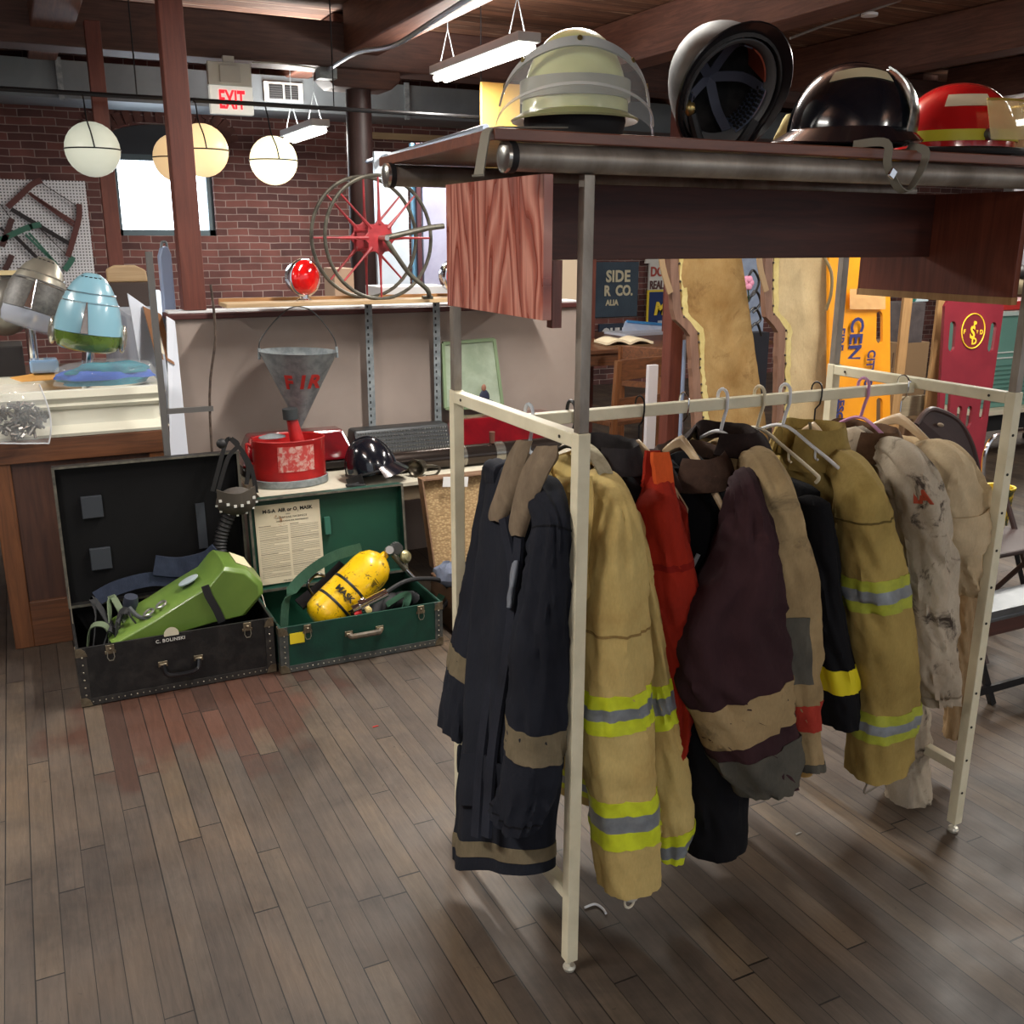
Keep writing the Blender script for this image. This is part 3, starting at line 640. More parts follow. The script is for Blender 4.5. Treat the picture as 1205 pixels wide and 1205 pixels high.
MB().tube([p-d*.004, p+d*.012], .013, 16).out('shield_knob', mat('knob_grey', (90, 92, 94), .35, .4), h4)
MB().lathe([(.97, -.014), (1.0, -.002), (1.0, .006)], c, R4, 36, True, True, .130, .106).out('inner_liner', mat('liner_black', (0, 0, 0)), h4)
MB().tube(spline([P4(-.09, -.10, -.006), V((c.x-.03, 1.60, SZ+.010)), V((c.x+.05, 1.61, SZ+.012)), V((c.x+.085, 1.60, SZ+.01)), V((c.x+.11, 1.59, SZ+.014))]), .008, 8).out('neck_strap', BLKRUB, h4)
# khaki hood and grey helmet behind
c = aty(938, 140, 1.98)
k = MB().sheet(lambda u, v: c+V((-.045+.09*u+.006*math.sin(9*v), .03*math.sin(math.pi*u)-.02*v, -.035+.0*u+.11*v*(1-.35*abs(u-.55)))), 14, 10, .012); c2 = c.copy()
c.z = SZ
kb = MB(); rgs = []
for j in range(9):
    t_ = j/8; rr = .062*(1-.55*t_**2); rgs.append([V((c.x+rr*math.cos(a)*(1+.14*noise.noise(V((math.cos(a)*2, math.sin(a)*2, t_*3)))), c.y+rr*.8*math.sin(a)*(1+.2*noise.noise(V((math.sin(a)*2, t_*3, 4)))), SZ+.004+.105*t_)) for a in [2*math.pi*i/24 for i in range(24)]])
kb.rings(rgs); o = kb.out('cloth_hood', cloth('khaki_hood', (196, 184, 130), (160, 146, 96), 14)); tag(o, 'crumpled khaki cloth hood between the two black helmets on the shelf', 'hood')
c = aty(1088, 120, 2.08); c.z = SZ+.01
gh = thing('fire_helmet', (c.x, c.y, SZ), 'dull grey-brown helmet behind, half hidden by the red helmet', 'helmet')
dome(c, .12, .12, .125).out('shell', mat('dusty_grey', (104, 98, 94), .6), gh)
MB().sheet(lambda u, v: c+V(((.118+.025*v)*math.cos(2*math.pi*u), (.118+.025*v)*math.sin(2*math.pi*u), -.004*v)), 36, 2, .004).out('brim', mat('dusty_grey', (0, 0, 0)), gh)

# ================================================================ TRUNKS ON THE FLOOR
LEATH = mat('black_fibre', (14, 14, 15), .5, c2=(42, 40, 38), vs=18, lo=.45, hi=.75, bump=.15)
LINB = mat('black_lining', (9, 9, 10), .6, c2=(15, 15, 17), vs=3, spec=.2)
BINDG = mat('dark_binding', (30, 29, 29), .6, c2=(54, 50, 46), vs=30)
BRASS = mat('dull_nickel', (150, 140, 118), .4, .8, c2=(110, 100, 84), vs=30)
GREEN = mat('green_fibre', (12, 66, 52), .5, c2=(10, 50, 42), vs=10, bump=.1)
GREENIN = mat('green_lining', (10, 70, 50), .6, c2=(8, 52, 38), vs=2)
def trunk(x0, x1, yf, dep, h, lid_h, lean, body, lining, binding, label, ry=0):
    t = thing('travel_trunk', ((x0+x1)/2, yf+dep/2, 0), label, 'trunk')
    w = .008; yb = yf+dep; z0 = .004
    b = MB(); b.box((x0, yf, z0), (x1, yf+w, h)); b.box((x0, yb-w, z0), (x1, yb, h)); b.box((x0, yf+w, z0), (x0+w, yb-w, h)); b.box((x1-w, yf+w, z0), (x1, yb-w, h)); b.box((x0+w, yf+w, z0), (x1-w, yb-w, z0+w))
    bo = b.out('body', [body], t, 0, bev=.001)
    b = MB(); e = .0015; k = w
    b.box((x0+k, yf+k, z0+k), (x1-k, yf+k+e, h-.004)); b.box((x0+k, yb-k-e, z0+k), (x1-k, yb-k, h-.004)); b.box((x0+k, yf+k, z0+k), (x0+k+e, yb-k, h-.004)); b.box((x1-k-e, yf+k, z0+k), (x1-k, yb-k, h-.004)); b.box((x0+k, yf+k, z0+k), (x1-k, yb-k, z0+k+e))
    b.out('lining', lining, t, 0)
    # binding strips with tacks
    b = MB(); bw = .03
    b.box((x0-.002, yf-.0025, z0), (x1+.002, yf, z0+.026)); b.box((x0-.002, yf-.0025, z0+.026), (x0+bw, yf, h)); b.box((x1-bw, yf-.0025, z0+.026), (x1+.002, yf, h)); b.box((x0-.0025, yf, z0), (x0, yf+bw, h)); b.box((x0-.0025, yf+bw, z0), (x0, yb, z0+.026))
    bi = b.out('edge_binding', binding, t, 0)
    b = MB(); nt = int((x1-x0)/.022)
    for i in range(nt): b.ball((x0+.035+(x1-x0-.07)*i/(nt-1), yf-.003, z0+.013), .0028, 8)
    for xx in (x0+.015, x1-.015):
        for i in range(6): b.ball((xx, yf-.003, .045+(h-.08)*i/5), .0035, 8)
    b.out('tacks', mat('tack_metal', (170, 164, 148), .35, .9), bi, 60, kind='stuff')
    for xx in (x0, x1):
        for zz in (z0, h-.032):
            s = 1 if xx == x0 else -1
            c = MB(); c.prism([(0, 0), (.036*s, 0), (.030*s, .02), (.018*s, .032), (0, .032)][::s], (xx-.003*s, yf-.0045, zz), XA, ZA, -.004*1)
            if xx == x0: c.box((xx-.005, yf-.004, zz), (xx-.0025, yf+.03, zz+.03))
            c.out('metal_corner', BRASS, t, 30)
    # latches
    for fx in (.16, .86):
        xx = x0+(x1-x0)*fx
        c = MB(); c.box((xx-.014, yf-.008, h-.030), (xx+.014, yf-.001, h-.002)); c.box((xx-.018, yf-.004, h-.036), (xx+.018, yf-.001, h-.024)); c.ball((xx, yf-.01, h-.016), .006, 10)
        l = c.out('latch', BRASS, t, 30, bev=.001)
        MB().tube([(xx-.010, yf-.008, h-.028), (xx-.012, yf-.01, h-.046), (xx-.006, yf-.011, h-.058), (xx+.006, yf-.011, h-.058), (xx+.012, yf-.01, h-.046), (xx+.010, yf-.008, h-.028)], .0018, 6).out('hasp', mat('tack_metal', (0, 0, 0)), l)
    # handle
    xm = (x0+x1)/2+.0; zh = h*.46 if body is LEATH else h*.58
    hm = BLACKP if body is LEATH else mat('worn_leather', (104, 90, 72), .55, c2=(70, 60, 50), vs=40)
    drop = -.03 if body is LEATH else .006
    pts = spline([(xm-.062, yf-.012, zh+.012), (xm-.055, yf-.020, zh+drop*.7), (xm-.03, yf-.026, zh+drop), (xm+.03, yf-.026, zh+drop), (xm+.055, yf-.020, zh+drop*.7), (xm+.062, yf-.012, zh+.012)])
    MB().tube(pts, .009 if body is LEATH else .011, 8).out('handle', hm, t)
    for s in (-1, 1):
        c = MB(); c.box((xm+s*.062-.016, yf-.007, zh+.002), (xm+s*.062+.016, yf-.0005, zh+.022)); c.tube([(xm+s*.062-.012, yf-.01, zh+.012), (xm+s*.062+.012, yf-.01, zh+.012)], .005, 8)
        c.out('handle_bracket', BRASS, t, 30, bev=.001)
    # open lid, hinged at the back and leaning
    Y0 = yb; U = V((0, math.sin(lean), math.cos(lean))); N = V((0, -math.cos(lean), math.sin(lean))); O = V((x0, Y0, h+.004)); W = x1-x0; D = .055
    L = lambda a, n_, u: O + XA*a + N*n_ + U*u
    def slab(a0, a1, n0_, n1_, q0, q1): return [L(a0, n1_, q0), L(a1, n1_, q0), L(a1, n0_, q0), L(a0, n0_, q0), L(a0, n1_, q1), L(a1, n1_, q1), L(a1, n0_, q1), L(a0, n0_, q1)]
    b = MB(); b.hexa(slab(0, W, 0, w, 0, lid_h)); b.hexa(slab(0, W, w, D, lid_h-w, lid_h)); b.hexa(slab(0, w, w, D, 0, lid_h-w)); b.hexa(slab(W-w, W, w, D, 0, lid_h-w)); b.hexa(slab(w, W-w, w, D, 0, w))
    lid = b.out('lid', body, t, 0, bev=.0015)
    MB().hexa(slab(w, W-w, w, w+.002, w, lid_h-w)).out('lid_lining', lining, lid, 0)
    b = MB(); b.hexa(slab(-.002, W+.002, D, D+.002, lid_h-.008, lid_h)); b.hexa(slab(-.002, .008, D, D+.002, 0, lid_h-.008)); b.hexa(slab(W-.008, W+.002, D, D+.002, 0, lid_h-.008)); b.hexa(slab(.008, W-.008, D, D+.002, 0, .01)); 
    b.out('lid_edge', mat('lid_edge', (74, 72, 66), .5, .4, c2=(110, 106, 94), vs=30), lid, 0)
    c = MB(); c.tube([(x0+.004, yf+dep*.55, h*.98), L(.006, D*.6, .10)], .0022, 6); c.out('lid_stay', mat('tack_metal', (0, 0, 0)), t)
    return t, lid, L, slab
# black trunk
t1, lid1, L1, slab1 = trunk(.044, .722, 3.49, .46, .222, .545, .06, LEATH, LINB, BINDG, 'worn black riveted trunk standing open, left of the green one')
PAD = mat('slate_pad', (44, 49, 56), .7)
for (a, u) in ((.085, .335), (.095, .13)):
    q = MB(); q.hexa(slab1(a, a+.075, .012, .032, u, u+.085)); o = q.out('foam_block', PAD, lid1, 0, bev=.003)
MB().hexa(slab1(.50, .535, .012, .02, .16, .345)).out('lining_strap', PAD, lid1, 0)
np_ = MB().box((.30, 3.4855, .192), (.43, 3.4885, .216)).out('name_strip', mat('name_tape', (24, 24, 26), .4), t1, 0)
text('embossed_name', 'C. BOLINSKI', (.304, 3.485, .197), XA, ZA, .017, mat('name_white', (206, 206, 200), .5), np_, .0006, .0003, space=1.1)
for xx in (.36, .50): MB().lathe([(.026, 0), (.026, .001)], (xx, 3.4885, .222), eul(90), 20).out('torn_sticker', mat('sticker', (206, 200, 176), .7), t1, 0) if xx == .36 else None
# green trunk
STAIN = (.86, 3.93, .475)
t2, lid2, L2, slab2 = trunk(.738, 1.392, 3.455, .44, .188, .385, .10, GREEN, GREENIN, mat('grey_binding', (54, 60, 60), .6, c2=(84, 84, 80), vs=30), 'dark green riveted trunk standing open, right of the black one')
pp = MB(); pp.hexa(slab2(.028, .298, .012, .0145, .02, .352)); pa = pp.out('instruction_sheet', None and 0 or paper_mat(), lid2, 0)
INK = mat('ink', (34, 32, 30), .8); INKF = mat('ink_faint', (120, 112, 98), .8)
def sheet_text(s, a, u, size, m, **k):
    lean = .10; U = V((0, math.sin(lean), math.cos(lean)))
    return text('printed_line', s, L2(a, .0158, u), XA, U, size, m, pa, .0002, **k)
sheet_text('M-S-A  AIR or O  MASK', .163, .318, .0205, INK, bold=.0006, align='CENTER', sx=1.0); 
sheet_text('2', .205, .312, .010, INK, align='CENTER')
sheet_text('WITH', .163, .304, .007, INK, align='CENTER'); sheet_text('CLEARTONE FACEPIECE', .175, .290, .011, INK, align='CENTER', space=1.15)
sheet_text('INSTRUCTIONS FOR MAINTENANCE', .18, .276, .008, INK, align='CENTER')
b = MB(); random.seed(3)
for col_ in range(2):
    for i in range(34):
        u = .262-.0065*i; a0 = .040+col_*.128; a1 = a0+.118*(1 if i % 6 else random.uniform(.3, .8))
        b.hexa(slab2(a0, a1, .0146, .0149, u, u+.0016+(0.0012 if i % 9 == 0 else 0)))
b.out('printed_columns', INKF, pa, 0, kind='stuff')
sheet_text('MINE SAFETY APPLIANCES', .163, .026, .007, INK, align='CENTER')
MB().hexa(slab2(.31, .335, .012, .03, .20, .275)).out('foam_block', mat('green_pad', (40, 96, 80), .7), lid2, 0, bev=.002)
MB().box((.775, 3.4515, .118), (.83, 3.4535, .160)).out('yellow_sticker', mat('yellow_paper', (232, 208, 40), .6), t2, 0)

# contents of the black trunk: green air pack shell, harness
GPL = mat('olive_green_shell', (112, 140, 62), .3, c2=(92, 120, 52), vs=3, coat=.3)
gp = thing('air_pack', (.5, 3.68, .05), 'olive green moulded air pack resting tilted in the black trunk', 'air pack')
# side outline in the trunk: a wedge rising to the right
A = [(.155, .195), (.30, .262), (.42, .325), (.52, .372), (.575, .432), (.660, .405), (.712, .345), (.712, .30), (.64, .225), (.52, .215), (.35, .19), (.22, .175)]
rg = []
cxm, czm = .46, .28
for (yy, k) in ((3.535, .90), (3.55, .98), (3.60, 1.0), (3.72, 1.0), (3.78, .96), (3.80, .86)):
    rg.append([V((cxm+(x-cxm)*k, yy, czm+(z-czm)*k)) for x, z in A])
gb = MB().rings(rg).out('moulded_shell', GPL, gp, 28, bev=.003)
MB().ribbon([(.495, 3.528, .372), (.505, 3.527, .33), (.53, 3.527, .27), (.545, 3.528, .222)], .028, XA, .004).out('black_strap', mat('nylon_black', (26, 27, 30), .7), gp)
MB().sheet(lambda u, v: V((.625+.05*u, 3.60+.14*v-.02*u, .418-.022*u+.002)), 4, 4, .002).out('paper_label', LBL, gp, 0)
MB().lathe([(.001, 0), (.030, 0), (.030, .004), (.026, .005)], (.455, 3.65, .358), eul(0, -24), 24, sx=1.3).out('oval_window', mat('pale_disc', (156, 170, 176), .3), gp)
for x_, z_ in ((.30, .279), (.345, .302)):
    MB().tube(arc((x_, 3.59, z_), V((.9, 0, .45)), V((0, 1, .1)), .018, 0, 360, 20)[:-1], .005, 8, closed=True).out('strap_ring', mat('nickel_ring', (168, 168, 164), .3, .8), gp)
NAV = cloth('navy_webbing', (52, 60, 78), (38, 44, 60), 12)
st = thing('harness', (.3, 3.75, .1), 'dark navy padded harness straps bundled behind the olive air pack', 'harness')
MB().ribbon(spline([(.36, 3.86, .37), (.45, 3.85, .352), (.55, 3.84, .365), (.60, 3.83, .40)]), .075, (0, .2, 1), .022).out('shoulder_pad', NAV, st, 50)
MB().ribbon(spline([(.14, 3.85, .27), (.22, 3.86, .30), (.34, 3.86, .315), (.44, 3.85, .30)]), .055, (0, .3, 1), .014).out('waist_belt', NAV, st, 50)
random.seed(11)
for i in range(9):
    x = .075+.022*i; pts = [(x+random.uniform(-.02, .05), 3.56+random.uniform(0, .2), .06+random.uniform(0, .1)), (x+.03, 3.60+random.uniform(0, .16), .18+random.uniform(0, .09)), (x+.06+random.uniform(-.03, .05), 3.60+random.uniform(0, .2), .20+random.uniform(-.02, .09)), (x+.10, 3.62, .12+random.uniform(0, .08))]
    MB().ribbon(spline(pts), .026, (random.uniform(-.5, .5), .8, .3), .004).out('strap', mat('nylon_black', (0, 0, 0)) if i % 3 else mat('nylon_olive', (96, 110, 84), .7), st, 60)
MB().lathe([(.022, 0), (.028, .03), (.024, .055)], (.245, 3.70, .262), eul(12, 8), 16).out('rubber_cap', mat('slate_rubber', (44, 50, 64), .6), st)
MB().tube(spline([(.24, 3.64, .29), (.27, 3.60, .262), (.33, 3.575, .262), (.40, 3.56, .275), (.43, 3.56, .27)]), .008, 8).out('hose', mat('slate_hose', (74, 78, 80), .45), st)

# mask hanging from the trunk lids
mk = thing('respirator_mask', (.72, 3.92, .55), 'dark respirator mask with pale studs and ribbed hose hanging on the black trunk lid', 'mask')
mc = aty(278, 588, 3.86)
def face(u, v):
    a = -math.pi*.5+2*math.pi*u; k = .25+.75*v
    return mc+V((.078*k*math.cos(a), -.035*(1-v*v)-.0, .056*k*math.sin(a)-.006))
MB().sheet(lambda u, v: face(u, v), 32, 6, .005).out('face_cup', mat('dusty_rubber', (50, 46, 42), .7, c2=(70, 62, 54), vs=20), mk, 60)
MB().sheet(lambda u, v: mc+V((-.074+.148*u, -.012-.03*math.sin(math.pi*u)-.0, .012-.030*math.sin(math.pi*u)+v*(.040+.012*math.sin(math.pi*u)))), 18, 4, .004).out('brow_flap', mat('dusty_rubber2', (64, 58, 50), .75), mk, 60)
b = MB()
for i in range(6):
    u = .06+.88*i/5; b.cbox(mc+V((-.074+.148*u, -.017-.03*math.sin(math.pi*u), .012-.028*math.sin(math.pi*u))), (.011, .005, .010))
for i in range(7):
    a = math.radians(190+160*i/6); b.cbox(mc+V((.079*math.cos(a), -.006, .057*math.sin(a)-.006)), (.009, .005, .007))
b.out('studs', mat('stud_white', (206, 206, 200), .4), mk, 0, kind='stuff')
for pts in ([(250, 578), (258, 548), (266, 520), (272, 516)], [(256, 580), (268, 540), (280, 524), (272, 516)], [(302, 580), (296, 552), (286, 532), (272, 517)], [(290, 570), (292, 550), (284, 532)]):
    MB().ribbon(spline([aty(x, y, 3.86-.0005*i) for i, (x, y) in enumerate(pts)]), .016, XA, .004).out('head_strap', BLKRUB, mk, 60)
MB().ball(aty(261, 522, 3.87), (.022, .02, .02), 12).out('strap_knot', BLKRUB, mk)
pts = spline([aty(270, 605, 3.87), aty(262, 625, 3.87), aty(259, 645, 3.86), aty(264, 668, 3.83), aty(275, 690, 3.80)], 14)
MB().tube(pts, [.025+.003*math.sin(i*2.1) for i in range(len(pts))], 14).out('ribbed_hose', BLKRUB, mk, 60)

# contents of the green trunk: yellow cylinder with regulator
YEL = mat('worn_yellow_paint', (236, 192, 10), .35, c2=(214, 168, 10), vs=14, coat=.3)
yc_ = thing('air_cylinder', (.95, 3.62, .1), 'scratched yellow air cylinder lying tilted in the green trunk', 'cylinder')
p0 = aty(372, 733, 3.60); p1 = aty(450, 656, 3.66); ax = (p1-p0).normalized(); xx, yy = ortho(ax, YA); RM3 = Matrix((xx, yy, ax)).transposed(); LN = (p1-p0).length
pr = [(.03, 0), (.060, .008), (.080, .03), (.085, .06), (.085, LN-.080), (.080, LN-.050), (.060, LN-.018), (.034, LN-.002), (.018, LN+.004), (.016, LN+.02)]
t = NT('scuffed_yellow'); sp = t.noise(30, None, 6, .8, .75)
base = t.ramp(t.noise(9, None, 4), [(.3, lin((240, 198, 14))), (.7, lin((216, 166, 10)))]); base = t.mix(t.ramp(sp, [(.585, G(0)), (.61, G(.9))]), base, lin((70, 56, 26)))
t.l(base, t.b.inputs['Base Color']); t.b.inputs['Roughness'].default_value = .35; t.b.inputs['Coat Weight'].default_value = .3
MB().lathe(pr, p0, RM3, 36).out('cylinder_body', t.m, yc_, 60)
for k0 in (.095, .185): MB().lathe([(.0862, k0), (.0868, k0+.001), (.0868, k0+.010), (.0862, k0+.011)], p0, RM3, 36).out('black_band', mat('band_black', (24, 24, 22), .5), yc_)
side = (-EYE+p0).cross(ax).normalized(); toC = (EYE-p0); toC = (toC-ax*toC.dot(ax)).normalized(); sd = ax.cross(toC)
o_ = p0+ax*.112+toC*.0875; 
text('printed_letters', 'AIR MASK', o_+ax*.042+sd*.078, -sd, ax*-1 if False else ax*-1, .030, mat('letter_black', (26, 24, 20), .5), yc_, .001, .0012, sx=.9) if False else text('printed_letters', 'MASK', o_-sd*.046+ax*.025, sd, ax, .034, mat('letter_black', (26, 24, 20), .5), yc_, .0012, .001)
text('printed_letters', 'AIR', o_+sd*.058+ax*.0-toC*.022, (sd-toC*.9), ax, .030, mat('letter_black', (0, 0, 0)), yc_, .0012, .001)
tq = p0+ax*(LN*.70)+toC*.072+sd*.050; 
for i in range(6): MB().prism([(-.016+.0026*i, 0), (.016-.0026*i, 0), (.0145-.0026*i, .0026), (-.0145+.0026*i, .0026)], tq+ax*(.004*i-.012)*-1, (sd-toC*.7), ax, .0012).out('triangle_mark', mat('letter_black', (0, 0, 0)), yc_, 0) if i < 1 else None
b = MB()
for i in range(6): b.prism([(-.016+.0027*i, 0), (.016-.0027*i, 0), (.0147-.0027*i, .0024), (-.0147+.0027*i, .0024)], tq-ax*(.0045*i-.004), (sd-toC*.7), ax, .0013)
b.out('triangle_mark', mat('letter_black', (0, 0, 0)), yc_, 0)
vv = p1+ax*.02
rgt = thing('regulator', vv, 'chrome valve and gauge assembly on the neck of the yellow cylinder', 'valve')
MB().tube([vv-ax*.002, vv+ax*.03], .015, 14).out('valve_stem', BRASS, rgt)
MB().tube([vv+ax*.012+V((0, -.012, .012)), vv+ax*.012+V((-.002, -.03, .018))], .017, 20).out('round_knob', mat('knob_white', (220, 222, 224), .15, .6), rgt)
b = MB()
wc_ = vv+V((.045, .0, .018))
for i in range(16): a = 2*math.pi*i/16; b.cbox(wc_+V((.022*math.cos(a), 0, .022*math.sin(a))), (.008, .022, .008), eul(0, -math.degrees(a)))
b.tube([wc_-YA*.012, wc_+YA*.012], .021, 18); b.out('hand_wheel', mat('grey_knob', (84, 86, 86), .45, .3), rgt, 30)
MB().tube([vv+V((.03, 0, -.005)), vv+V((.08, -.01, -.075))], .013, 12).out('valve_body', mat('dull_metal', (128, 126, 112), .35, .8), rgt)
MB().tube([vv+V((.08, -.01, -.075)), vv+V((.112, -.015, -.115))], .009, 12).out('coupling', CHROME, rgt)
MB().lathe([(.008, 0), (.026, .003), (.028, .012), (.02, .022), (.006, .026)], vv+V((.075, -.01, -.02)), eul(70, 30, 20), 20).out('gauge', mat('dull_brass_gauge', (156, 150, 112), .3, .7), rgt)
rg2 = thing('regulator', (1.07, 3.5, .2), 'chrome regulator with red and cream knobs resting on the front edge of the green trunk', 'valve')
q0, q1 = aty(415, 718, 3.50), aty(455, 697, 3.50)
b = MB(); dd = (q1-q0).normalized(); b.tube([q0, q0+dd*.03, q0+dd*.031, q0+dd*.06, q0+dd*.061, q1], [.018, .018, .027, .027, .018, .018], 16); b.ball(q0+dd*.045+V((0, 0, .018)), .014, 12)
b.out('regulator_body', CHROME, rg2)
kq = aty(434, 718, 3.47); MB().tube([kq+YA*.01, kq-YA*.004, kq-YA*.005, kq-YA*.008], [.0125, .0125, .006, .006], 16).out('cream_knob', mat('cream_knob', (226, 206, 140), .4), rg2)
kq = aty(422, 722, 3.485); MB().tube([kq-V((.016, 0, .004)), kq+V((.012, 0, .004))], .009, 10).out('red_knob', mat('red_knob', (170, 26, 30), .35), rg2)
pts = spline([q1, aty(475, 685, 3.52), aty(496, 681, 3.55), aty(520, 684, 3.6), aty(530, 700, 3.62), aty(520, 716, 3.6), aty(512, 728, 3.58)])
MB().tube(pts, .0095, 8).out('air_hose', BLKRUB, rg2)
GST = cloth('green_webbing', (52, 84, 66), (40, 68, 54), 10)
gh2 = thing('harness', (1.0, 3.7, .05), 'green webbing harness straps curling around the yellow cylinder', 'harness')
MB().ribbon(spline([aty(334, 738, 3.50), aty(338, 705, 3.53), aty(358, 678, 3.58), aty(392, 655, 3.66), aty(425, 645, 3.72)]), .042, (.6, .5, .7), .003).out('strap', GST, gh2, 60)
MB().ribbon(spline([aty(455, 712, 3.58), aty(475, 700, 3.56), aty(480, 705, 3.52), aty(470, 722, 3.50), aty(462, 735, 3.50)]), .032, (.7, .3, .6), .003).out('strap', GST, gh2, 60)
MB().ribbon(spline([aty(500, 722, 3.60), aty(512, 712, 3.60), aty(520, 700, 3.62)]), .03, (0, .6, .6), .003).out('strap', GST, gh2, 60)
MB().ribbon([aty(352, 712, 3.66), aty(380, 690, 3.68), aty(405, 665, 3.70)], .05, (0, .7, .6), .018).out('back_plate', BLACKP, gh2, 40)
MB().tube(spline([aty(368, 700, 3.63), aty(362, 688, 3.63), aty(372, 676, 3.64), aty(382, 678, 3.65)]), .006, 8).out('frame_hook', BLACKP, gh2)
bg_ = MB()
for k in range(4):
    pp_ = [(1.13+.06*k, 3.56+.05*k, .10+.03*(k % 2)), (1.18+.05*k, 3.62, .16), (1.25+.03*k, 3.70, .13), (1.33, 3.60+.07*k, .09)]
    MB().tube(spline(pp_), .028, 10).out('folded_strap_bundle', mat('nylon_black', (0, 0, 0)), gh2, 60)

# third, tan case behind with straw lining
t3 = thing('suitcase', (1.75, 3.78, 0), 'tan suitcase lid with a straw coloured quilted lining behind the navy coat', 'suitcase')
BRN = wood('brown_edge', (96, 68, 48), (130, 98, 70), 0, .6)
a0, a1, a2, a3 = aty(487, 566, 3.93), aty(640, 540, 3.93), aty(640, 672, 3.80), aty(505, 690, 3.80)
Xl, Xr, zb, zt = 1.50, 2.10, .20, .575
lean3 = lambda x, n_, z: V((x, 3.80+.13*(z-.2)/.375+n_, z))
b = MB(); F_ = lambda x0, x1, n0_, n1_, z0, z1: [lean3(x0, n0_, z0), lean3(x1, n0_, z0), lean3(x1, n1_, z0), lean3(x0, n1_, z0), lean3(x0, n0_, z1), lean3(x1, n0_, z1), lean3(x1, n1_, z1), lean3(x0, n1_, z1)]
b.hexa(F_(Xl, Xr, 0, .05, zt-.008, zt)); b.hexa(F_(Xl, Xl+.008, 0, .05, zb, zt-.008)); b.hexa(F_(Xr-.008, Xr, 0, .05, zb, zt-.008)); b.hexa(F_(Xl, Xr, .05, .056, zb, zt))
b.out('lid', BRN, t3, 0, bev=.001)
MB().hexa(F_(Xl+.008, Xr-.008, .04, .046, zb, zt-.008)).out('lining', weave_mat(), t3, 0)
MB().box((1.48, 3.36, .002), (2.10, 3.80, .19)).out('body', mat('brown_case', (92, 66, 48), .6), t3, 0, bev=.005)
tg = aty(536, 567, 3.90); o = MB().cbox(tg, (.12, .002, .045), eul(0, 6)).out('price_tag', mat('paper_white', (232, 232, 230), .6), smooth=0); tag(o, 'small white paper card tucked on the edge of the tan suitcase lid', 'card')
def rag(name, c, size, m, label, seed=0):
    c = V(c); b = MB()
    rg = []
    for j in range(10):
        ph = -math.pi/2+math.pi*j/9; rg.append([c+V((size[0]*max(.02, math.cos(ph))*math.cos(a)*(1+.35*noise.noise(V((math.cos(a)*1.7+seed, math.sin(a)*1.7, ph*1.3)))), size[1]*max(.02, math.cos(ph))*math.sin(a)*(1+.3*noise.noise(V((math.sin(a)*2+seed, ph*2, 1)))), size[2]*math.sin(ph)*(1+.35*noise.noise(V((math.cos(a)*2.2, math.sin(a)*2.2+seed, 5)))))) for a in [2*math.pi*i/28 for i in range(28)]])
    o = b.rings(rg).out(name, m); tag(o, label, 'cloth'); return o
rag('folded_cloth', (1.50, 3.62, .235), (.075, .07, .048), cloth('blue_grey_cloth', (116, 124, 142), (88, 94, 112), 20), 'blue grey crumpled cloth on the tan suitcase beside the green trunk', 3)
rag('folded_cloth', (1.62, 3.60, .25), (.05, .06, .06), cloth('bright_blue_cloth', (44, 120, 196), (30, 92, 160), 20), 'small bright blue cloth against the far upright of the rack', 8)

# ================================================================ BENCH BEHIND THE TRUNKS
bn = thing('low_bench', (1.5, 4.25, 0), 'low pale topped bench along the beige partition behind the trunks', 'bench')
BZ = .545
MB().box((.82, 4.03, BZ-.02), (2.65, 4.55, BZ)).out('top', mat('pale_card', (196, 190, 172), .8, c2=(172, 164, 146), vs=4), bn, 0, bev=.003)
MB().box((.84, 4.06, BZ-.09), (2.6, 4.5, BZ-.021)).out('apron', mat('card_brown', (142, 124, 100), .8), bn, 0)
for x in (.88, 2.55):
    for y in (4.09, 4.47): MB().box((x-.025, y-.025, .001), (x+.025, y+.025, BZ-.091)).out('leg', OAK, bn, 0)
# red pump can
c = aty(344, 575, 4.22); c = V((c.x, 4.24, BZ))
kc = thing('pump_can', c, 'red metal pump can with a galvanised base on the bench', 'can')
RC = mat('chipped_red_paint', (178, 30, 30), .4, c2=(140, 24, 26), vs=9, coat=.2)
r_ = .158
MB().lathe([(r_*1.03, .001), (r_*1.04, .006), (r_*1.04, .028), (r_, .032), (r_, .20), (r_*1.015, .204), (r_*1.0, .208), (r_*.97, .204), (r_*.96, .15), (.001, .15)], c, None, 40, True, False, 1, .72).out('can_body', RC, kc)
MB().lathe([(r_*1.045, .002), (r_*1.055, .008), (r_*1.05, .032), (r_*1.02, .034)], c, None, 40, False, False, 1, .72).out('galvanised_base', GALV, kc, solid=.002)
MB().sheet(lambda u, v: c+V((r_*1.006*math.cos(math.radians(-118+60*u)), r_*.724*math.sin(math.radians(-118+60*u)), .075+.11*v)), 14, 6, .0012).out('worn_label', mat('scraped_label', (176, 60, 56), .6, c2=(190, 150, 140), vs=45, lo=.45, hi=.6), kc)
sp = c+V((.0, -.02, .19)); MB().tube([sp+V((.04, 0, -.03)), sp+V((.015, 0, .10))], [.034, .024], 16).out('neck', RC, kc)
cp = sp+V((.012, 0, .10)); b = MB().tube([cp, cp+V((-.002, 0, .045))], .034, 20); b.out('screw_cap', mat('dark_cap', (60, 64, 66), .5, .3), kc, 30)
MB().lathe([(.03, 0), (.06, .006), (.058, .012), (.02, .022)], c+V((-.07, 0, .205)), None, 24, sy=.6).out('filler_lid', GALV, kc)
MB().tube(spline([c+V((-r_, 0, .17)), c+V((-r_-.025, 0, .19)), c+V((-r_-.02, 0, .12)), c+V((-r_, 0, .10))]), .006, 8).out('side_handle', RC, kc)
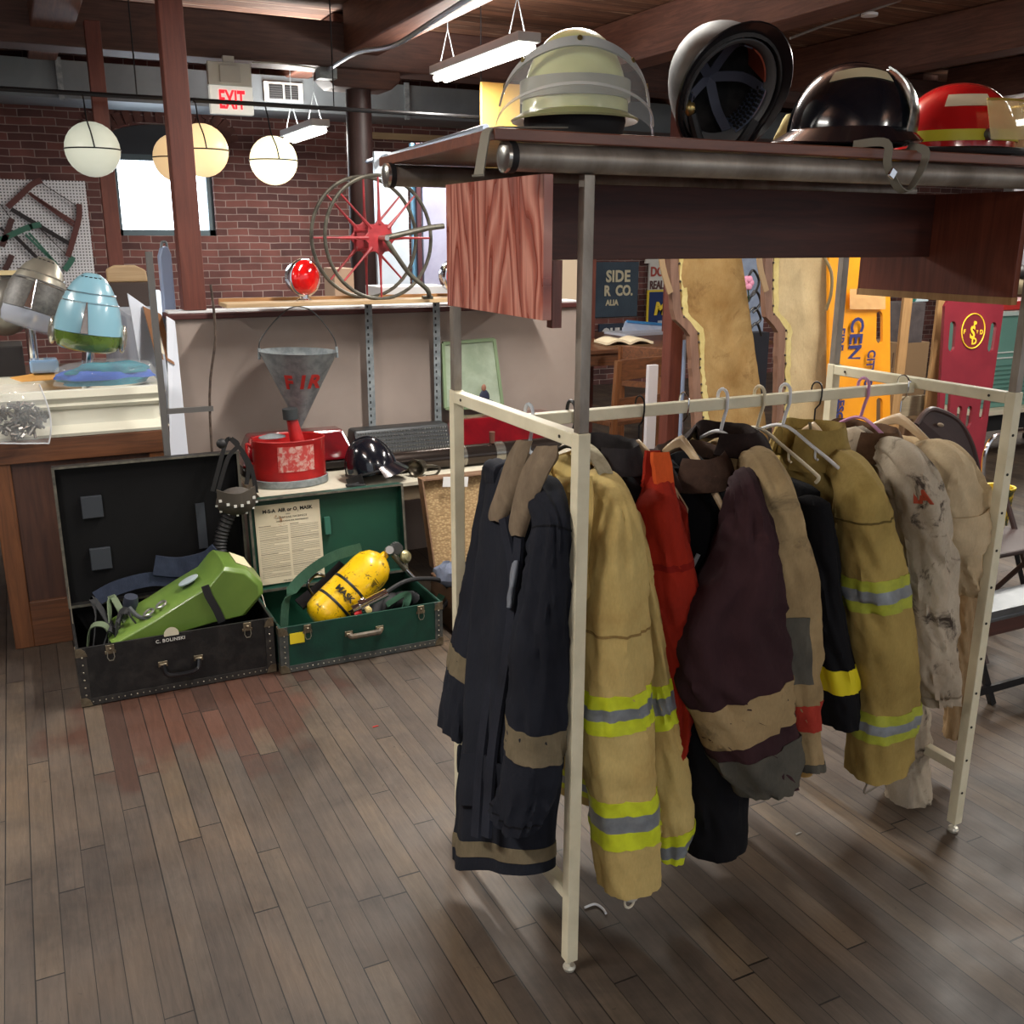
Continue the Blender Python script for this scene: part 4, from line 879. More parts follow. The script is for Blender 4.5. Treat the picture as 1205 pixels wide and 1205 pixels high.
# hanging conical fire bucket
fb = thing('cone_bucket', aty(350, 410, 4.46), 'galvanised cone shaped fire bucket with red stencilled letters hanging by its wire handle', 'bucket')
bt = aty(351, 414, 4.46); bw = (aty(396, 416, 4.46)-aty(307, 410, 4.46)).length/2; tip = aty(353, 503, 4.46)
H_ = bt.z-tip.z; axis = (bt-tip).normalized(); xx, yy = ortho(axis, YA); R_ = Matrix((xx, yy, axis)).transposed()
MB().lathe([(.006, 0), (bw, H_), (bw*1.02, H_+.004), (bw*.985, H_+.003), (.003, .012)], tip, R_, 40, True, True).out('cone', GALV, fb, 60)
toC = (EYE-(tip+bt)/2).normalized()
for ch, off in (('F', -.062), ('I', -.002), ('R', .030)):
    f = .56; base = tip+axis*H_*f; rr = bw*f; th = off/rr; fwd = V((-math.sin(.22), -math.cos(.22), 0)); rt = V((math.cos(.22), -math.sin(.22), 0))
    nrm = fwd*math.cos(th)+rt*math.sin(th); Xd = rt*math.cos(th)-fwd*math.sin(th); slope = (nrm*bw/H_+axis).normalized()
    text('stencil_letter', ch, base+nrm*(rr+.003), Xd, slope, .098, mat('stencil_red', (178, 44, 38), .6), fb, .0006, .0035, shear=.15, sx=.95)
hk = aty(350, 361, 4.48)
MB().tube(spline([bt-rt*bw*.97+V((0, 0, -.008)), bt-rt*bw*.93+V((0, 0, .06)), hk-rt*.07-V((0, 0, .03)), hk, hk+rt*.075-V((0, 0, .03)), bt+rt*bw*.93+V((0, 0, .06)), bt+rt*bw*.97+V((0, 0, -.008))], 8), .0028, 6).out('wire_handle', mat('wire_dark', (70, 70, 70), .4, .7), fb)
for s in (-1, 1): MB().tube([bt+rt*bw*s+V((0, 0, -.03)), bt+rt*bw*s*.985+V((0, 0, .02))], .007, 8).out('handle_ear', GALV, fb)
# slotted uprights and pine board
bd = thing('pine_board', (1.4, 4.55, 1.29), 'long pine board held on slotted metal uprights in front of the partition cap', 'shelf')
pL, pR = aty(263, 357, 4.50), aty(560, 354, 4.50)
MB().box((pL.x, 4.44, 1.298), (pR.x+.35, 4.60, 1.316)).out('board', PINE, bd, 0, bev=.002)
MB().box((pL.x+.0, 4.602, 1.300), (pR.x+.35, 4.625, 1.33)).out('back_batten', wood('pine_dark', (150, 104, 60), (180, 134, 84), 0, .6), bd, 0)
for px in (436, 515):
    x = aty(px, 420, 4.62).x
    a = MB(); a.box((x-.018, 4.626, BZ), (x+.018, 4.629, 1.297)); a.box((x+.015, 4.629, BZ), (x+.018, 4.66, 1.297))
    up = a.out('slotted_upright', GALV, bd, 0)
    h = MB()
    for i in range(22): h.box((x-.010, 4.6245, BZ+.03+i*.033), (x-.002, 4.6259, BZ+.043+i*.033))
    h.out('slots', mat('slot_dark', (40, 42, 44), .8), up, 0)
# beacon lamp
c = aty(358, 327, 4.50); be = thing('beacon_lamp', (c.x, 4.52, 1.316), 'chrome beacon lamp with a round red lens on the left of the pine board', 'lamp')
d_ = V((.42, -1, .0)).normalized(); xx, yy = ortho(d_); Rb = Matrix((xx, yy, d_)).transposed(); rb = .083; o_ = c+V((0, .01, .0)); o_.z = 1.316+.105
MB().lathe([(.01, -.085), (.045, -.075), (rb*.85, -.045), (rb, -.005), (rb*1.03, .0), (rb*1.03, .012), (rb*.96, .014)], o_, Rb, 32).out('chrome_housing', CHROME, be, 60)
MB().lathe([(rb*.95, .012), (rb*.9, .022), (rb*.6, .036), (.002, .042)], o_, Rb, 32).out('red_lens', mat('red_lens', (206, 16, 16), .12, coat=1, emit=.12, c2=(150, 8, 10), vs=14), be, 60)
MB().lathe([(.035, 0), (.036, .006), (.026, .012), (.026, .03)], (o_.x, o_.y+.01, 1.316), None, 20).out('stand', CHROME, be)
p = aty(526, 318, 4.52); be2 = thing('beacon_lamp', (p.x, 4.52, 1.316), 'second red lens beacon peeping past the left plywood panel', 'lamp')
o_ = V((p.x+.05, 4.53, 1.316+.10)); MB().lathe([(.01, -.085), (.045, -.075), (rb*.85, -.045), (rb, -.005), (rb*1.03, .0), (rb*1.03, .012), (rb*.96, .014)], o_, Rb, 32).out('chrome_housing', CHROME, be2, 60)
MB().lathe([(rb*.95, .012), (rb*.9, .022), (rb*.6, .036), (.002, .042)], o_, Rb, 32).out('red_lens', mat('red_lens', (0, 0, 0)), be2, 60)
MB().lathe([(.035, 0), (.036, .006), (.026, .012), (.026, .03)], (o_.x, o_.y+.01, 1.316), None, 20).out('stand', CHROME, be2)
# hose reel
REELM = mat('reel_iron', (98, 95, 84), .5, .5, c2=(66, 63, 56), vs=20); REELR = mat('reel_red', (158, 40, 46), .5, c2=(120, 30, 36), vs=12)
hr = thing('hose_reel', (1.52, 4.53, 1.316), 'wire hose reel with two hoops and red spoked hub on the pine board', 'reel')
Rr_ = .272; cA = aty(430, 285, 4.60); cB = aty(447, 286, 4.46); cA.z = cB.z = 1.317+Rr_+.004
dr = (cA-cB).normalized(); ex, ez = ortho(dr)
for nm, cc in (('far', cA), ('near', cB)):
    MB().tube(arc(cc, ex, ez, Rr_, 0, 360, 56)[:-1], .0085, 8, closed=True).out('hoop', REELM, hr)
    hub = MB(); hub.rings([[cc+dr*o2+(ex*math.cos(2*math.pi*k/32)+ez*math.sin(2*math.pi*k/32))*(.066+(.022 if k % 4 == 0 else (.0 if k % 4 == 2 else .006))) for k in range(32)] for o2 in (-.006, .006)])
    hub.out('star_hub', REELR, hr, 0, bev=.003)
    for k in range(8):
        a = 2*math.pi*k/8+.0; d2 = ex*math.cos(a)+ez*math.sin(a); MB().tube([cc+d2*.06, cc+d2*.13, cc+d2*Rr_], [.011, .006, .0045], 8).out('spoke', REELR, hr)
MB().tube([cA+dr*.03, cB-dr*.07], .012, 12).out('axle', mat('bright_steel', (190, 190, 184), .25, .9), hr)
for k in range(4):
    a = 2*math.pi*k/4+.5; d2 = (ex*math.cos(a)+ez*math.sin(a))*.06; MB().tube([cA+d2, cB+d2], .006, 8).out('tie_rod', REELR, hr)
f = cB-dr*.05
MB().tube([f+V((-.0, 0, 0)), aty(505, 268, 4.40), aty(522, 266, 4.40)], .013, 10).out('support_arm', REELM, hr)
MB().tube(spline([f, aty(480, 320, 4.40), aty(502, 340, 4.40), aty(505, 350, 4.42)]), .011, 10).out('support_arm', REELM, hr)
MB().cbox(aty(503, 352, 4.455)+V((0, 0, .006)), (.05, .03, .02)).out('foot_clamp', REELM, hr, 0, bev=.004)
# red and silver light bar on the bench
lb = thing('light_bar', (1.7, 4.43, BZ), 'long emergency light bar with dark red lenses and a grey grille lying along the partition', 'light bar')
RL = mat('dark_red_lens', (122, 16, 26), .15, coat=1, c2=(88, 12, 20), vs=6)
def trap(x0, x1, z0, z1, ya, yb_, ins, ins2, mm, nm):
    b = MB(); b.hexa([(x0, ya, z0), (x1, ya, z0), (x1, yb_, z0), (x0, yb_, z0), (x0+ins, ya+ins2, z1), (x1-ins, ya+ins2, z1), (x1-ins, yb_-ins2, z1), (x0+ins, yb_-ins2, z1)]); return b.out(nm, mm, lb, 0, bev=.012)
xa = aty(282, 540, 4.42).x; xb = aty(417, 540, 4.42).x; xc2 = aty(527, 520, 4.42).x
LZ = BZ+.055
trap(xa, xb-.003, LZ, LZ+.135, 4.36, 4.56, .05, .05, RL, 'red_lens'); trap(xc2+.003, xc2+.62, LZ, LZ+.135, 4.36, 4.56, .05, .05, RL, 'red_lens')
trap(xb, xc2, LZ, LZ+.12, 4.36, 4.56, .0, .05, mat('dark_grille', (62, 64, 66), .4, .6), 'speaker_grille')
b = MB(); nx = 34
for i in range(nx):
    for j in range(6):
        x = xb+.02+(xc2-xb-.04)*i/(nx-1); tt = .15+.14*j; b.cbox((x, 4.36+.05*tt-.002, LZ+.12*tt), (.006, .003, .010), eul(22))
b.out('grille_slots', mat('grille_bright', (150, 152, 152), .3, .8), lb, 0, kind='stuff')
MB().box((xa, 4.37, BZ+.012), (xc2+.62, 4.55, LZ-.001)).out('base_rail', mat('dark_base', (52, 48, 46), .35, .6), lb, 0, bev=.01)
# nickel tube with clamps, small spot lamp
tb = thing('metal_pipe', (1.8, 4.2, BZ), 'dark polished metal cylinder with bolted clamps lying on the bench beside the small spot lamp', 'pipe')
y_ = 4.22; rr = .05
MB().tube([(aty(410, 560, y_).x, y_, BZ+rr), (aty(412, 560, y_).x+1.05, y_, BZ+rr)], rr, 24).out('barrel', mat('dark_nickel', (70, 62, 58), .22, .85), tb)
for px in (540, 585):
    x = aty(px, 540, y_).x; MB().tube([(x-.025, y_, BZ+rr), (x+.025, y_, BZ+rr)], rr+.003, 24).out('clamp', mat('nickel_clamp', (150, 146, 138), .25, .9), tb); 
x = aty(578, 520, y_).x; MB().tube([(x, y_-.01, BZ+2*rr), (x, y_-.01, BZ+2*rr+.055)], [.012, .014], 12).out('stub_pipe', mat('copper_stub', (132, 92, 80), .35, .7), tb)
so = thing('spot_lamp', aty(490, 560, 4.10), 'small tarnished spot lamp with a yoke lying at the end of the bench', 'lamp')
c = aty(490, 545, 4.10); d_ = V((-.75, -.65, 0)).normalized(); xx, yy = ortho(d_); Rq = Matrix((xx, yy, d_)).transposed()
TARN = mat('tarnished_brass', (96, 88, 74), .35, .8, c2=(60, 56, 50), vs=20)
c.z = BZ+.042
MB().lathe([(.012, -.06), (.03, -.05), (.038, -.01), (.042, .0), (.042, .01), (.036, .011), (.03, .0), (.002, -.01)], c, Rq, 24).out('lamp_cup', TARN, so, 60)
MB().tube(spline([c+V((.03, 0, .01)), c+V((.10, -.02, 0)), c+V((.085, -.03, -.03)), c+V((.035, -.03, -.035))]), .006, 8).out('yoke', TARN, so)
# black skull helmet on the bench
c = aty(438, 562, 4.12); c.z = BZ+.045
bh = thing('riding_helmet', (c.x, 4.12, BZ), 'small glossy black helmet with a short brim on the bench', 'helmet')
Rk = Matrix.Rotation(math.radians(-25), 3, 'Z') @ Matrix.Rotation(math.radians(-14), 3, 'Y')
dome(c, .112, .10, .155, Rk).out('shell', GB, bh)
Pk = lambda x, y, z: c+Rk @ V((x, y, z))
MB().sheet(lambda u, v: Pk((.108+.055*v)*math.cos(math.radians(-65+130*u)), (.098+.03*v)*math.sin(math.radians(-65+130*u)), .022-.045*v), 24, 4, .004).out('brim', GB, bh)
MB().tube([Pk(.114*math.cos(a), 0, .158*math.sin(a)) for a in [math.pi*i/24 for i in range(25)]], .005, 6).out('centre_ridge', GB, bh)
MB().tube([Pk(.115*math.cos(a), .102*math.sin(a), .012) for a in [2*math.pi*i/36 for i in range(36)]], .005, 6, closed=True).out('edge_trim', BLKRUB, bh)
MB().sheet(lambda u, v: Pk(-.03-.075*u, -.104+.02*u, .02-.05*v-.01*u), 6, 4, .006).out('ear_flap', mat('quilted_black', (30, 28, 28), .8), bh)
MB().tube(spline([Pk(-.05, -.09, -.02), V((c.x-.11, 4.04, BZ+.012)), V((c.x-.14, 4.05, BZ+.008)), V((c.x-.06, 4.02, BZ+.008))]), .007, 8).out('chin_strap', BLKRUB, bh)
# framed picture leaning on the partition
pf = thing('framed_picture', (2.3, 4.62, .6), 'pale green glazed picture with a small seated figure leaning against the partition', 'picture')
q = [aty(523, 480, 4.60), aty(590, 478, 4.60), aty(580, 399, 4.66), aty(520, 404, 4.66)]
b = MB(); nn = V((0, -.012, 0)); b.hexa([q[0]+nn, q[1]+nn, q[1], q[0], q[3]+nn, q[2]+nn, q[2], q[3]]); o = b.out('picture_panel', mat('mottled_green_glass', (168, 180, 158), .18, c2=(136, 150, 128), vs=6, coat=.5), pf, 0)
fm = mat('sage_frame', (120, 140, 106), .5)
b = MB()
for i in range(4): b.beam(q[i]+nn, q[(i+1) % 4]+nn, .016, .016, YA)
b.out('frame', fm, pf, 0)
fg = aty(570, 468, 4.58); 
b = MB(); b.ball(fg+V((0, 0, 0)), (.03, .006, .042), 12); b.ball(fg+V((.022, 0, -.028)), (.03, .006, .018), 12); b.out('painted_coat', mat('fig_navy', (36, 40, 62), .6), pf)
MB().ball(fg+V((-.004, -.002, .052)), (.014, .006, .018), 12).out('painted_head', mat('fig_skin', (150, 104, 84), .6), pf)

# ================================================================ COATS ON THE RACK
BAR_T = RH-.015
def hook(b, x, top=BAR_T+.006, r=.019, zn=None, y=RM):
    zn = zn if zn is not None else top-.085
    pts = [V((x, y+r*.9, top-.030))] + [V((x, y+r*math.cos(a), top-r*.2+r*math.sin(a)-.0)) for a in [math.pi*i/8 for i in range(9)]]
    pts += [V((x, y-r, top-.02)), V((x, y-r*.8, top-.040)), V((x, y, top-.055)), V((x, y, zn))]
    b.tube(pts, .0022, 7); return V((x, y, zn))
def hanger(x, kind, m, label, hm=CHROME, cat='hanger', grp=None, hooks=1, drop=.15, half=.205, dx=0, ls=None):
    t = thing('coat_hanger', (x, RM, BAR_T), label, cat, grp)
    b = MB(); n_ = hook(b, x); 
    if kind == 'wood':
        b.out('hook', hm, t)
        prof = []
        rg = []
        for i in range(21):
            s = -1+2*i/20; y = RM+s*half; z = n_.z-.006-drop*abs(s)**1.25; hh = (.028-.012*abs(s)**.7); th = .0065
            if ls and s > ls: break
            xx = x+dx*s
            rg.append([V((xx-th, y, z-hh)), V((xx+th, y, z-hh)), V((xx+th*1.1, y, z-hh*.2)), V((xx, y, z+.004)), V((xx-th*1.1, y, z-hh*.2))])
        MB().rings(rg).out('arms', m, t, 50, bev=.002)
    else:
        b.v = []; b.f = []
        r = .019; top = BAR_T+.007
        pts = [V((x, RM+r, top-.03))] + [V((x, RM+r*math.cos(a), top-r*.2+r*math.sin(a))) for a in [math.pi*i/8 for i in range(9)]] + [V((x, RM-r, top-.03)), V((x, RM-r*.5, top-.055)), V((x, RM, top-.09))]
        MB().tube(pts, .0042, 8).out('hook', m, t)
        nz = top-.09
        MB().tube(spline([V((x+dx*-1, RM-half, nz-.10)), V((x+dx*-1.0, RM-half-.008, nz-.088)), V((x-dx*.95, RM-half+.006, nz-.078)), V((x-dx*.5, RM-half*.5, nz-.036)), V((x, RM, nz)), V((x+dx*.5, RM+half*.5, nz-.036)), V((x+dx*.95, RM+half-.006, nz-.078)), V((x+dx, RM+half+.008, nz-.088)), V((x+dx, RM+half, nz-.10))], 5), .0046, 8).out('arms', m, t)
        MB().tube(spline([V((x-dx*.55, RM-half*.55, nz-.042)), V((x-dx*.6, RM-half*.55, nz-.062)), V((x-dx*.6, RM-half*.60, nz-.066))]), .003, 6).out('notch_hook', m, t)
    return t
def fbm(p): return noise.noise(p)+.5*noise.noise(p*2.1)
def interp(rows, t):
    n = len(rows)-1; f = max(0, min(n-1e-6, t*n)); i = int(f); k = f-i
    def cr_(a, b, c, d): return .5*((2*b)+(c-a)*k+(2*a-5*b+4*c-d)*k*k+(3*b-a-3*c+d)*k**3)
    R = [rows[max(0, i-1)], rows[i], rows[min(n, i+1)], rows[min(n, i+2)]]
    return [cr_(*[r[j] for r in R]) for j in range(len(rows[0]))]
class Sleeve:
    """a hanging sleeve; rows are (height in the photograph, left edge, right edge) measured on the plane y = Yp"""
    def __init__(s, rows, Yp, seed=0, fold=.006, dep=.06, lean=0, neck=None, sh=.042):
        s.seed = seed; s.fold = fold; s.y0 = rows[0][0]; s.y1 = rows[-1][0]; s.rows = []
        n = len(rows)
        for i, (y, xl, xr) in enumerate(rows):
            yp = Yp + lean*i/(n-1)
            a, b = aty(xl, y, yp), aty(xr, y, yp); c = (a+b)/2; w = abs(b.x-a.x)/2; tn = c.x/c.y
            d = min(dep, w*.80/tn); ax = math.sqrt(max(w*w-(d*tn)**2, (w*.5)**2))
            s.rows.append((y, c.x, c.y, c.z, ax, d, 0))
        if neck:
            f_ = s.rows[0]; nx, ny, nz = neck; far = ny < f_[2]
            F1 = -22 if not far else 22; s.rows[0] = f_[:6]+(math.radians(F1),)
            q = V(neck).lerp(V(f_[1:4]), .52)+V((0, 0, .018)); sg = 1 if not far else -1
            s.rows = [(s.y0-50, nx, ny, nz-.012, .034, sh*.8, math.radians(-78*sg)), (s.y0-25, q.x, q.y, q.z, max(.036, f_[4]*.85), sh, math.radians(-60*sg))]+s.rows
    def at(s, t, th, off=0):
        y, cx_, cy, cz, ax, d, ph = interp(s.rows, t)
        co, si = math.cos(th), math.sin(th); sg = lambda v: math.copysign(abs(v)**.88, v)
        p = V((co*1.5, si*1.5, cz*4+s.seed*7)); f = fbm(V((co*1.3+s.seed, si*1.3, cz*2.4)))*s.fold*1.7 + (.5-abs(fbm(V((co*1.7+cz*3, si*1.9+s.seed, cz*9+co*1.5)))))*s.fold*2.6 + fbm(V((co*5, si*5+s.seed, cz*26)))*s.fold*.35
        f += s.fold*.5*math.sin(cz*60+co*3+s.seed)*max(0, noise.noise(V((cz*5, s.seed, 2))))
        f *= min(1, .15+t*3.5); k = 1+off/max(ax, .02)+f/max(ax, .03); k2 = 1+off/max(d, .02)+f/max(d, .03)
        q = d*sg(si)*k2; return V((cx_+ax*sg(co)*k, cy+q*math.cos(ph), cz+q*math.sin(ph)+.005*fbm(V((co, si, s.seed)))*t))
    def t_of(s, ypx):
        rs = s.rows; n = len(rs)-1
        for i in range(n):
            if rs[i][0] <= ypx <= rs[i+1][0]: return (i+(ypx-rs[i][0])/(rs[i+1][0]-rs[i][0]))/n
        return 1 if ypx > rs[-1][0] else 0
    def band(s, ya, yb_, name, m, parent, off=.0018, tilt=0, n=44, k=3, tmax=.999):
        ta, tb = s.t_of(ya), min(tmax, s.t_of(yb_)); b = MB(); R = []
        for j in range(k+1):
            R.append([s.at(min(1, ta+(tb-ta)*j/k+tilt*math.cos(2*math.pi*i/n)), 2*math.pi*i/n, off) for i in range(n)])
        for j in range(k, -1, -1):
            R.append([s.at(min(1, ta+(tb-ta)*j/k+tilt*math.cos(2*math.pi*i/n)), 2*math.pi*i/n, off-.0015) for i in range(n)])
        R.append(R[0]); b.rings(R, False, False); return b.out(name, m, parent, 70)
    def build(s, name, m, parent, n=44, k=60, open_=True, label=None):
        R = [[s.at(j/k, 2*math.pi*i/n) for i in range(n)] for j in range(k+1)]
        c = sum(R[0], V())/n; R.insert(0, [c+(p-c)*.55+V((0, 0, .010)) for p in R[0]]); R.insert(0, [c+(p-c)*.12+V((0, 0, .013)) for p in R[0]])
        if open_:
            for q, off in ((1.0, -.004), (.97, -.004), (.9, -.006)): R.append([s.at(q, 2*math.pi*i/n, off) for i in range(n)])
        b = MB().rings(R); return b.out(name, m, parent, 70, label=label)
class Body:
    """garment body: a flattened tube hanging under its hanger, shoulder line sloping away from the neck"""
    def __init__(s, X, zn, zh, w0=.19, w1=.21, d0=.045, d1=.06, drop=.10, Xh=None, skew=0, seed=0, fold=.010, yc=RM, ych=None, ztilt=0):
        s.__dict__.update(locals()); s.Xh = X if Xh is None else Xh; s.ych = yc if ych is None else ych
    def at(s, v, th, off=0):
        e = v**.6; w = s.w0+(s.w1-s.w0)*v; d = (.012+(s.d0-.012)*min(1, v/.12)**.6)+(s.d1-s.d0)*v
        co, si = math.cos(th), math.sin(th)
        sg = math.copysign(abs(si)**.75, si); y = sg*w
        top = s.zn-s.drop*abs(sg)**1.25; z = top+(s.zh-top)*v
        X = s.X+(s.Xh-s.X)*v**1.2; yc = s.yc+(s.ych-s.yc)*v
        f = (fbm(V((y*9+s.seed*3, z*1.1, co*.8)))*1.3+.6*math.sin(y*42+s.seed+3*noise.noise(V((z*2, s.seed, 0)))))*s.fold*min(1, .25+v*1.2)+fbm(V((y*14, z*12, s.seed+co)))*s.fold*.35
        return V((X-s.skew*y*v+co*(d+off)+f*(1 if co > -.99 else 1), yc+y*(1+off/w), z+.012*noise.noise(V((y*9, s.seed, 1)))*v-s.ztilt*y/w*v))
    def build(s, name, m, parent, n=64, k=48):
        vs = [0, .008, .02, .04]+[.07+.93*i/k for i in range(k+1)]
        R = [[s.at(v, 2*math.pi*i/n) for i in range(n)] for v in vs]
        for v, off in ((1, -.006), (.97, -.006), (.9, -.006)): R.append([s.at(v, 2*math.pi*i/n, off) for i in range(n)])
        return MB().rings(R).out(name, m, parent, 70)
    def band(s, va, vb, name, m, parent, n=64, off=.002, k=2, span=None):
        R = []; seq = [(va+(vb-va)*j/k, off) for j in range(k+1)]+[(va+(vb-va)*j/k, off-.0018) for j in range(k, -1, -1)]
        R = [[s.at(min(.999, v), 2*math.pi*i/n, o) for i in range(n)] for v, o in seq]; R.append(R[0])
        return MB().rings(R, False, False).out(name, m, parent, 70)
def collar(c, rx, ry, rise, fall, out_, m, parent, a0=-150, a1=150, tilt=0, name='collar', t=.005, seed=0, face=0):
    """turned down collar round a neck; angle 0 is the back of the neck (+X side), `face` turns it"""
    c = V(c)
    def fn(u, v):
        a = math.radians(a0+(a1-a0)*u)+face; bx, by = math.cos(a), math.sin(a); q = v
        prof = [(0, 0), (.12, rise), (.35, rise*1.0), (1, rise-fall)]
        r_in = 1; h = rise*math.sin(min(1, q*3)*math.pi/2)-fall*max(0, q-.30)/.70; o = out_*max(0, q-.18)/.82
        wob = .006*noise.noise(V((bx*2+seed, by*2, q*2)))
        drop_ = tilt*(1-math.cos(math.radians(a0+(a1-a0)*u)))*.5
        return c+V(((rx+o+wob)*bx, (ry+o+wob)*by, h-drop_+wob))
    return MB().sheet(fn, 44, 10, t).out(name, m, parent, 80)
YT = mat('lime_trim', (214, 226, 44), .5, c2=(196, 206, 40), vs=30); SIL = mat('silver_trim', (150, 156, 162), .35, .3, c2=(128, 134, 140), vs=30)
NAVY = cloth('navy_cloth', (34, 37, 46), (24, 26, 34), 4); KTRIM = cloth('khaki_trim', (124, 112, 90), (104, 94, 74), 16)
CORD = cloth('brown_corduroy', (78, 58, 48), (56, 42, 36), 18, weave=400); CORDT = cloth('taupe_corduroy', (134, 118, 98), (108, 94, 78), 18, weave=400)
PBI = cloth('pale_gold_cloth', (208, 184, 120), (182, 152, 92), 4, lo=.35, hi=.7)
PBI2 = cloth('old_gold_cloth', (176, 152, 88), (140, 118, 66), 4)
REDC = cloth('orange_red_cloth', (166, 42, 24), (132, 34, 22), 4); MAR = cloth('maroon_cloth', (64, 40, 44), (48, 30, 34), 5)
BLKC = cloth('black_cloth', (24, 24, 28), (16, 16, 20), 4); KHA = cloth('khaki_cloth', (176, 152, 112), (138, 116, 82), 4, dirt=(96, 84, 64), dlo=.56, dhi=.72)
GREYL = cloth('grey_leather', (96, 92, 82), (76, 74, 68), 8); ORANGE = cloth('orange_cloth', (214, 92, 42), (196, 78, 34), 8)
CANV = cloth('off_white_canvas', (196, 184, 164), (166, 150, 130), 4, dirt=(70, 60, 52), dlo=.56, dhi=.66, ds=11)
CRE = cloth('cream_canvas', (206, 186, 152), (184, 160, 124), 4); BEIG = cloth('beige_cloth', (168, 142, 108), (140, 116, 86), 4)
PALEFR = mat('frayed_facing', (206, 198, 170), .9, c2=(176, 168, 140), vs=60)
def xat(px, py, Y): return aty(px, py, Y).x

# -- 1 navy coat, facing left, outermost at the left end
X = .992
hanger(X, 'plastic', mat('clear_hanger', (196, 206, 216), .12, alpha=.55, spec=.8), 'clear plastic hanger with a wire hook holding the navy coat at the left end', half=.17)
c1 = thing('fire_coat', (X, RM, BAR_T), 'long navy fire coat with taupe corduroy collar and khaki bands, leftmost on the rack', 'coat')
b1 = Body(.970, 1.12, .165, .185, .165, .045, .06, .10, Xh=.872, skew=.22, seed=1, fold=.014, yc=1.92, ych=1.83, ztilt=.075)
b1.build('coat_body', NAVY, c1); b1.band(.925, .965, 'khaki_hem_band', KTRIM, c1)
s_ = Sleeve([(612, 628, 667), (660, 621, 667), (720, 613, 667), (780, 607, 665), (850, 601, 659), (890, 599, 657), (930, 589, 648), (967, 577, 626)], 1.675, 2, .007, neck=(.975, 1.86, 1.075))
s_.build('near_sleeve', NAVY, c1); s_.band(622, 624, 'seam', cloth('navy_seam', (18, 19, 24), (14, 15, 20)), c1, off=.0012, tilt=.012); s_.band(952, 954, 'seam', cloth('navy_seam', (0, 0, 0), (0, 0, 0)), c1, off=.0012); s_.band(848, 884, 'khaki_sleeve_band', KTRIM, c1)
s_ = Sleeve([(580, 570, 594), (640, 556, 582), (700, 544, 573), (765, 531, 560), (795, 526, 556), (830, 521, 550), (860, 518, 547)], 2.12, 3, .006, neck=(.970, 1.99, 1.075))
s_.build('far_sleeve', NAVY, c1); s_.band(764, 791, 'khaki_sleeve_band', KTRIM, c1)
# hanging collar flaps down the open front
def flap(rows, name, m, parent, t=.010, Yp=1.9, seed=0, off=0):
    def fn(u, v):
        y, xl, xr, yy = interp(rows, v); p = aty(xl+(xr-xl)*u, y, yy); p.x += -.010*math.sin(math.pi*u)+.004*noise.noise(V((u*3, v*3, seed)))+off; return p
    return MB().sheet(fn, 10, 26, t).out(name, m, parent, 80)
def flapx(rows, name, m, parent, X_, t=.010, seed=0):
    def fn(u, v):
        y, xl, xr = interp(rows, v); p = atx(xl+(xr-xl)*u, y, X_+.012-.020*min(1, v*2)-.010*math.sin(math.pi*u)); return p+V((.004*noise.noise(V((u*3, v*3, seed))), 0, 0))
    return MB().sheet(fn, 10, 26, t).out(name, m, parent, 80)
flapx([(519, 610, 626), (535, 601, 622), (560, 591, 613), (590, 581, 604), (607, 577, 597), (613, 579, 592)], 'collar_flap', CORDT, c1, .925)
flapx([(526, 634, 656), (540, 624, 655), (558, 615, 645), (592, 606, 630), (618, 601, 621), (630, 604, 616)], 'collar_flap', CORDT, c1, .915, seed=4)
for k, (xs, nm) in enumerate((((592, 604, 598, 580, 572), 'front_placket'), ((612, 606, 585, 567, 560), 'front_placket'))):
    ys = (610, 680, 760, 880, 985); pts = []
    for x_, y_ in zip(xs, ys):
        pts.append(atx(x_, y_, (.905, .905, .885, .845, .80)[ys.index(y_)]))
    MB().ribbon(spline(pts), .035, (0, 1, .1), .008).out(nm, cloth('navy_placket', (40, 43, 54), (28, 30, 38), 6), c1, 60)
flapx([(660, 604, 611), (690, 599, 606), (715, 597, 602)], 'grey_tab', mat('grey_tab', (110, 116, 126), .7), c1, .895, .004)
MB().sheet(lambda u, v: b1.at(.70+.13*v, math.pi+.55-.9*u*(1), .010), 10, 6, .006).out('pocket_flap', NAVY, c1, 70)
p = aty(541, 893, 2.10); MB().tube(arc(p, V((.5, .85, 0)), ZA, .018, 0, 360, 20, .034)[:-1], .006, 8, closed=True).out('sleeve_loop', NAVY, c1)

# -- 2 pale gold coat
X = 1.10
hanger(X, 'plastic', mat('black_hanger', (28, 28, 30), .4), 'black plastic hanger inside the pale gold coat', half=.18)
c2 = thing('fire_coat', (X, RM, BAR_T), 'pale gold fire coat with lime and silver bands, just right of the front upright', 'coat')
b2 = Body(1.105, 1.125, .215, .185, .22, .05, .065, .10, Xh=1.19, skew=.32, seed=5, fold=.012)
b2.build('coat_body', PBI, c2)
for va, vb, m_ in ((.915, .932, YT), (.932, .955, SIL), (.955, .972, YT), (.66, .677, YT), (.677, .70, SIL), (.70, .717, YT)): b2.band(va, vb, 'trim_band', m_, c2)
s_ = Sleeve([(600, 698, 742), (650, 694, 752), (700, 689, 757), (750, 686, 760), (805, 684, 762), (850, 684, 764), (900, 690, 767), (940, 695, 769), (985, 699, 773), (1036, 706, 775)], 1.655, 6, .006, neck=(1.105, 1.86, 1.075))
s_.build('near_sleeve', PBI, c2); s_.band(735, 738, 'seam', cloth('gold_seam', (160, 132, 80), (140, 112, 66)), c2, off=.0012)
for ya, yb_, m_ in ((805, 820, YT), (820, 834, SIL), (834, 850, YT), (927, 943, YT), (943, 962, SIL), (962, 981, YT)): s_.band(ya, yb_, 'trim_band', m_, c2)
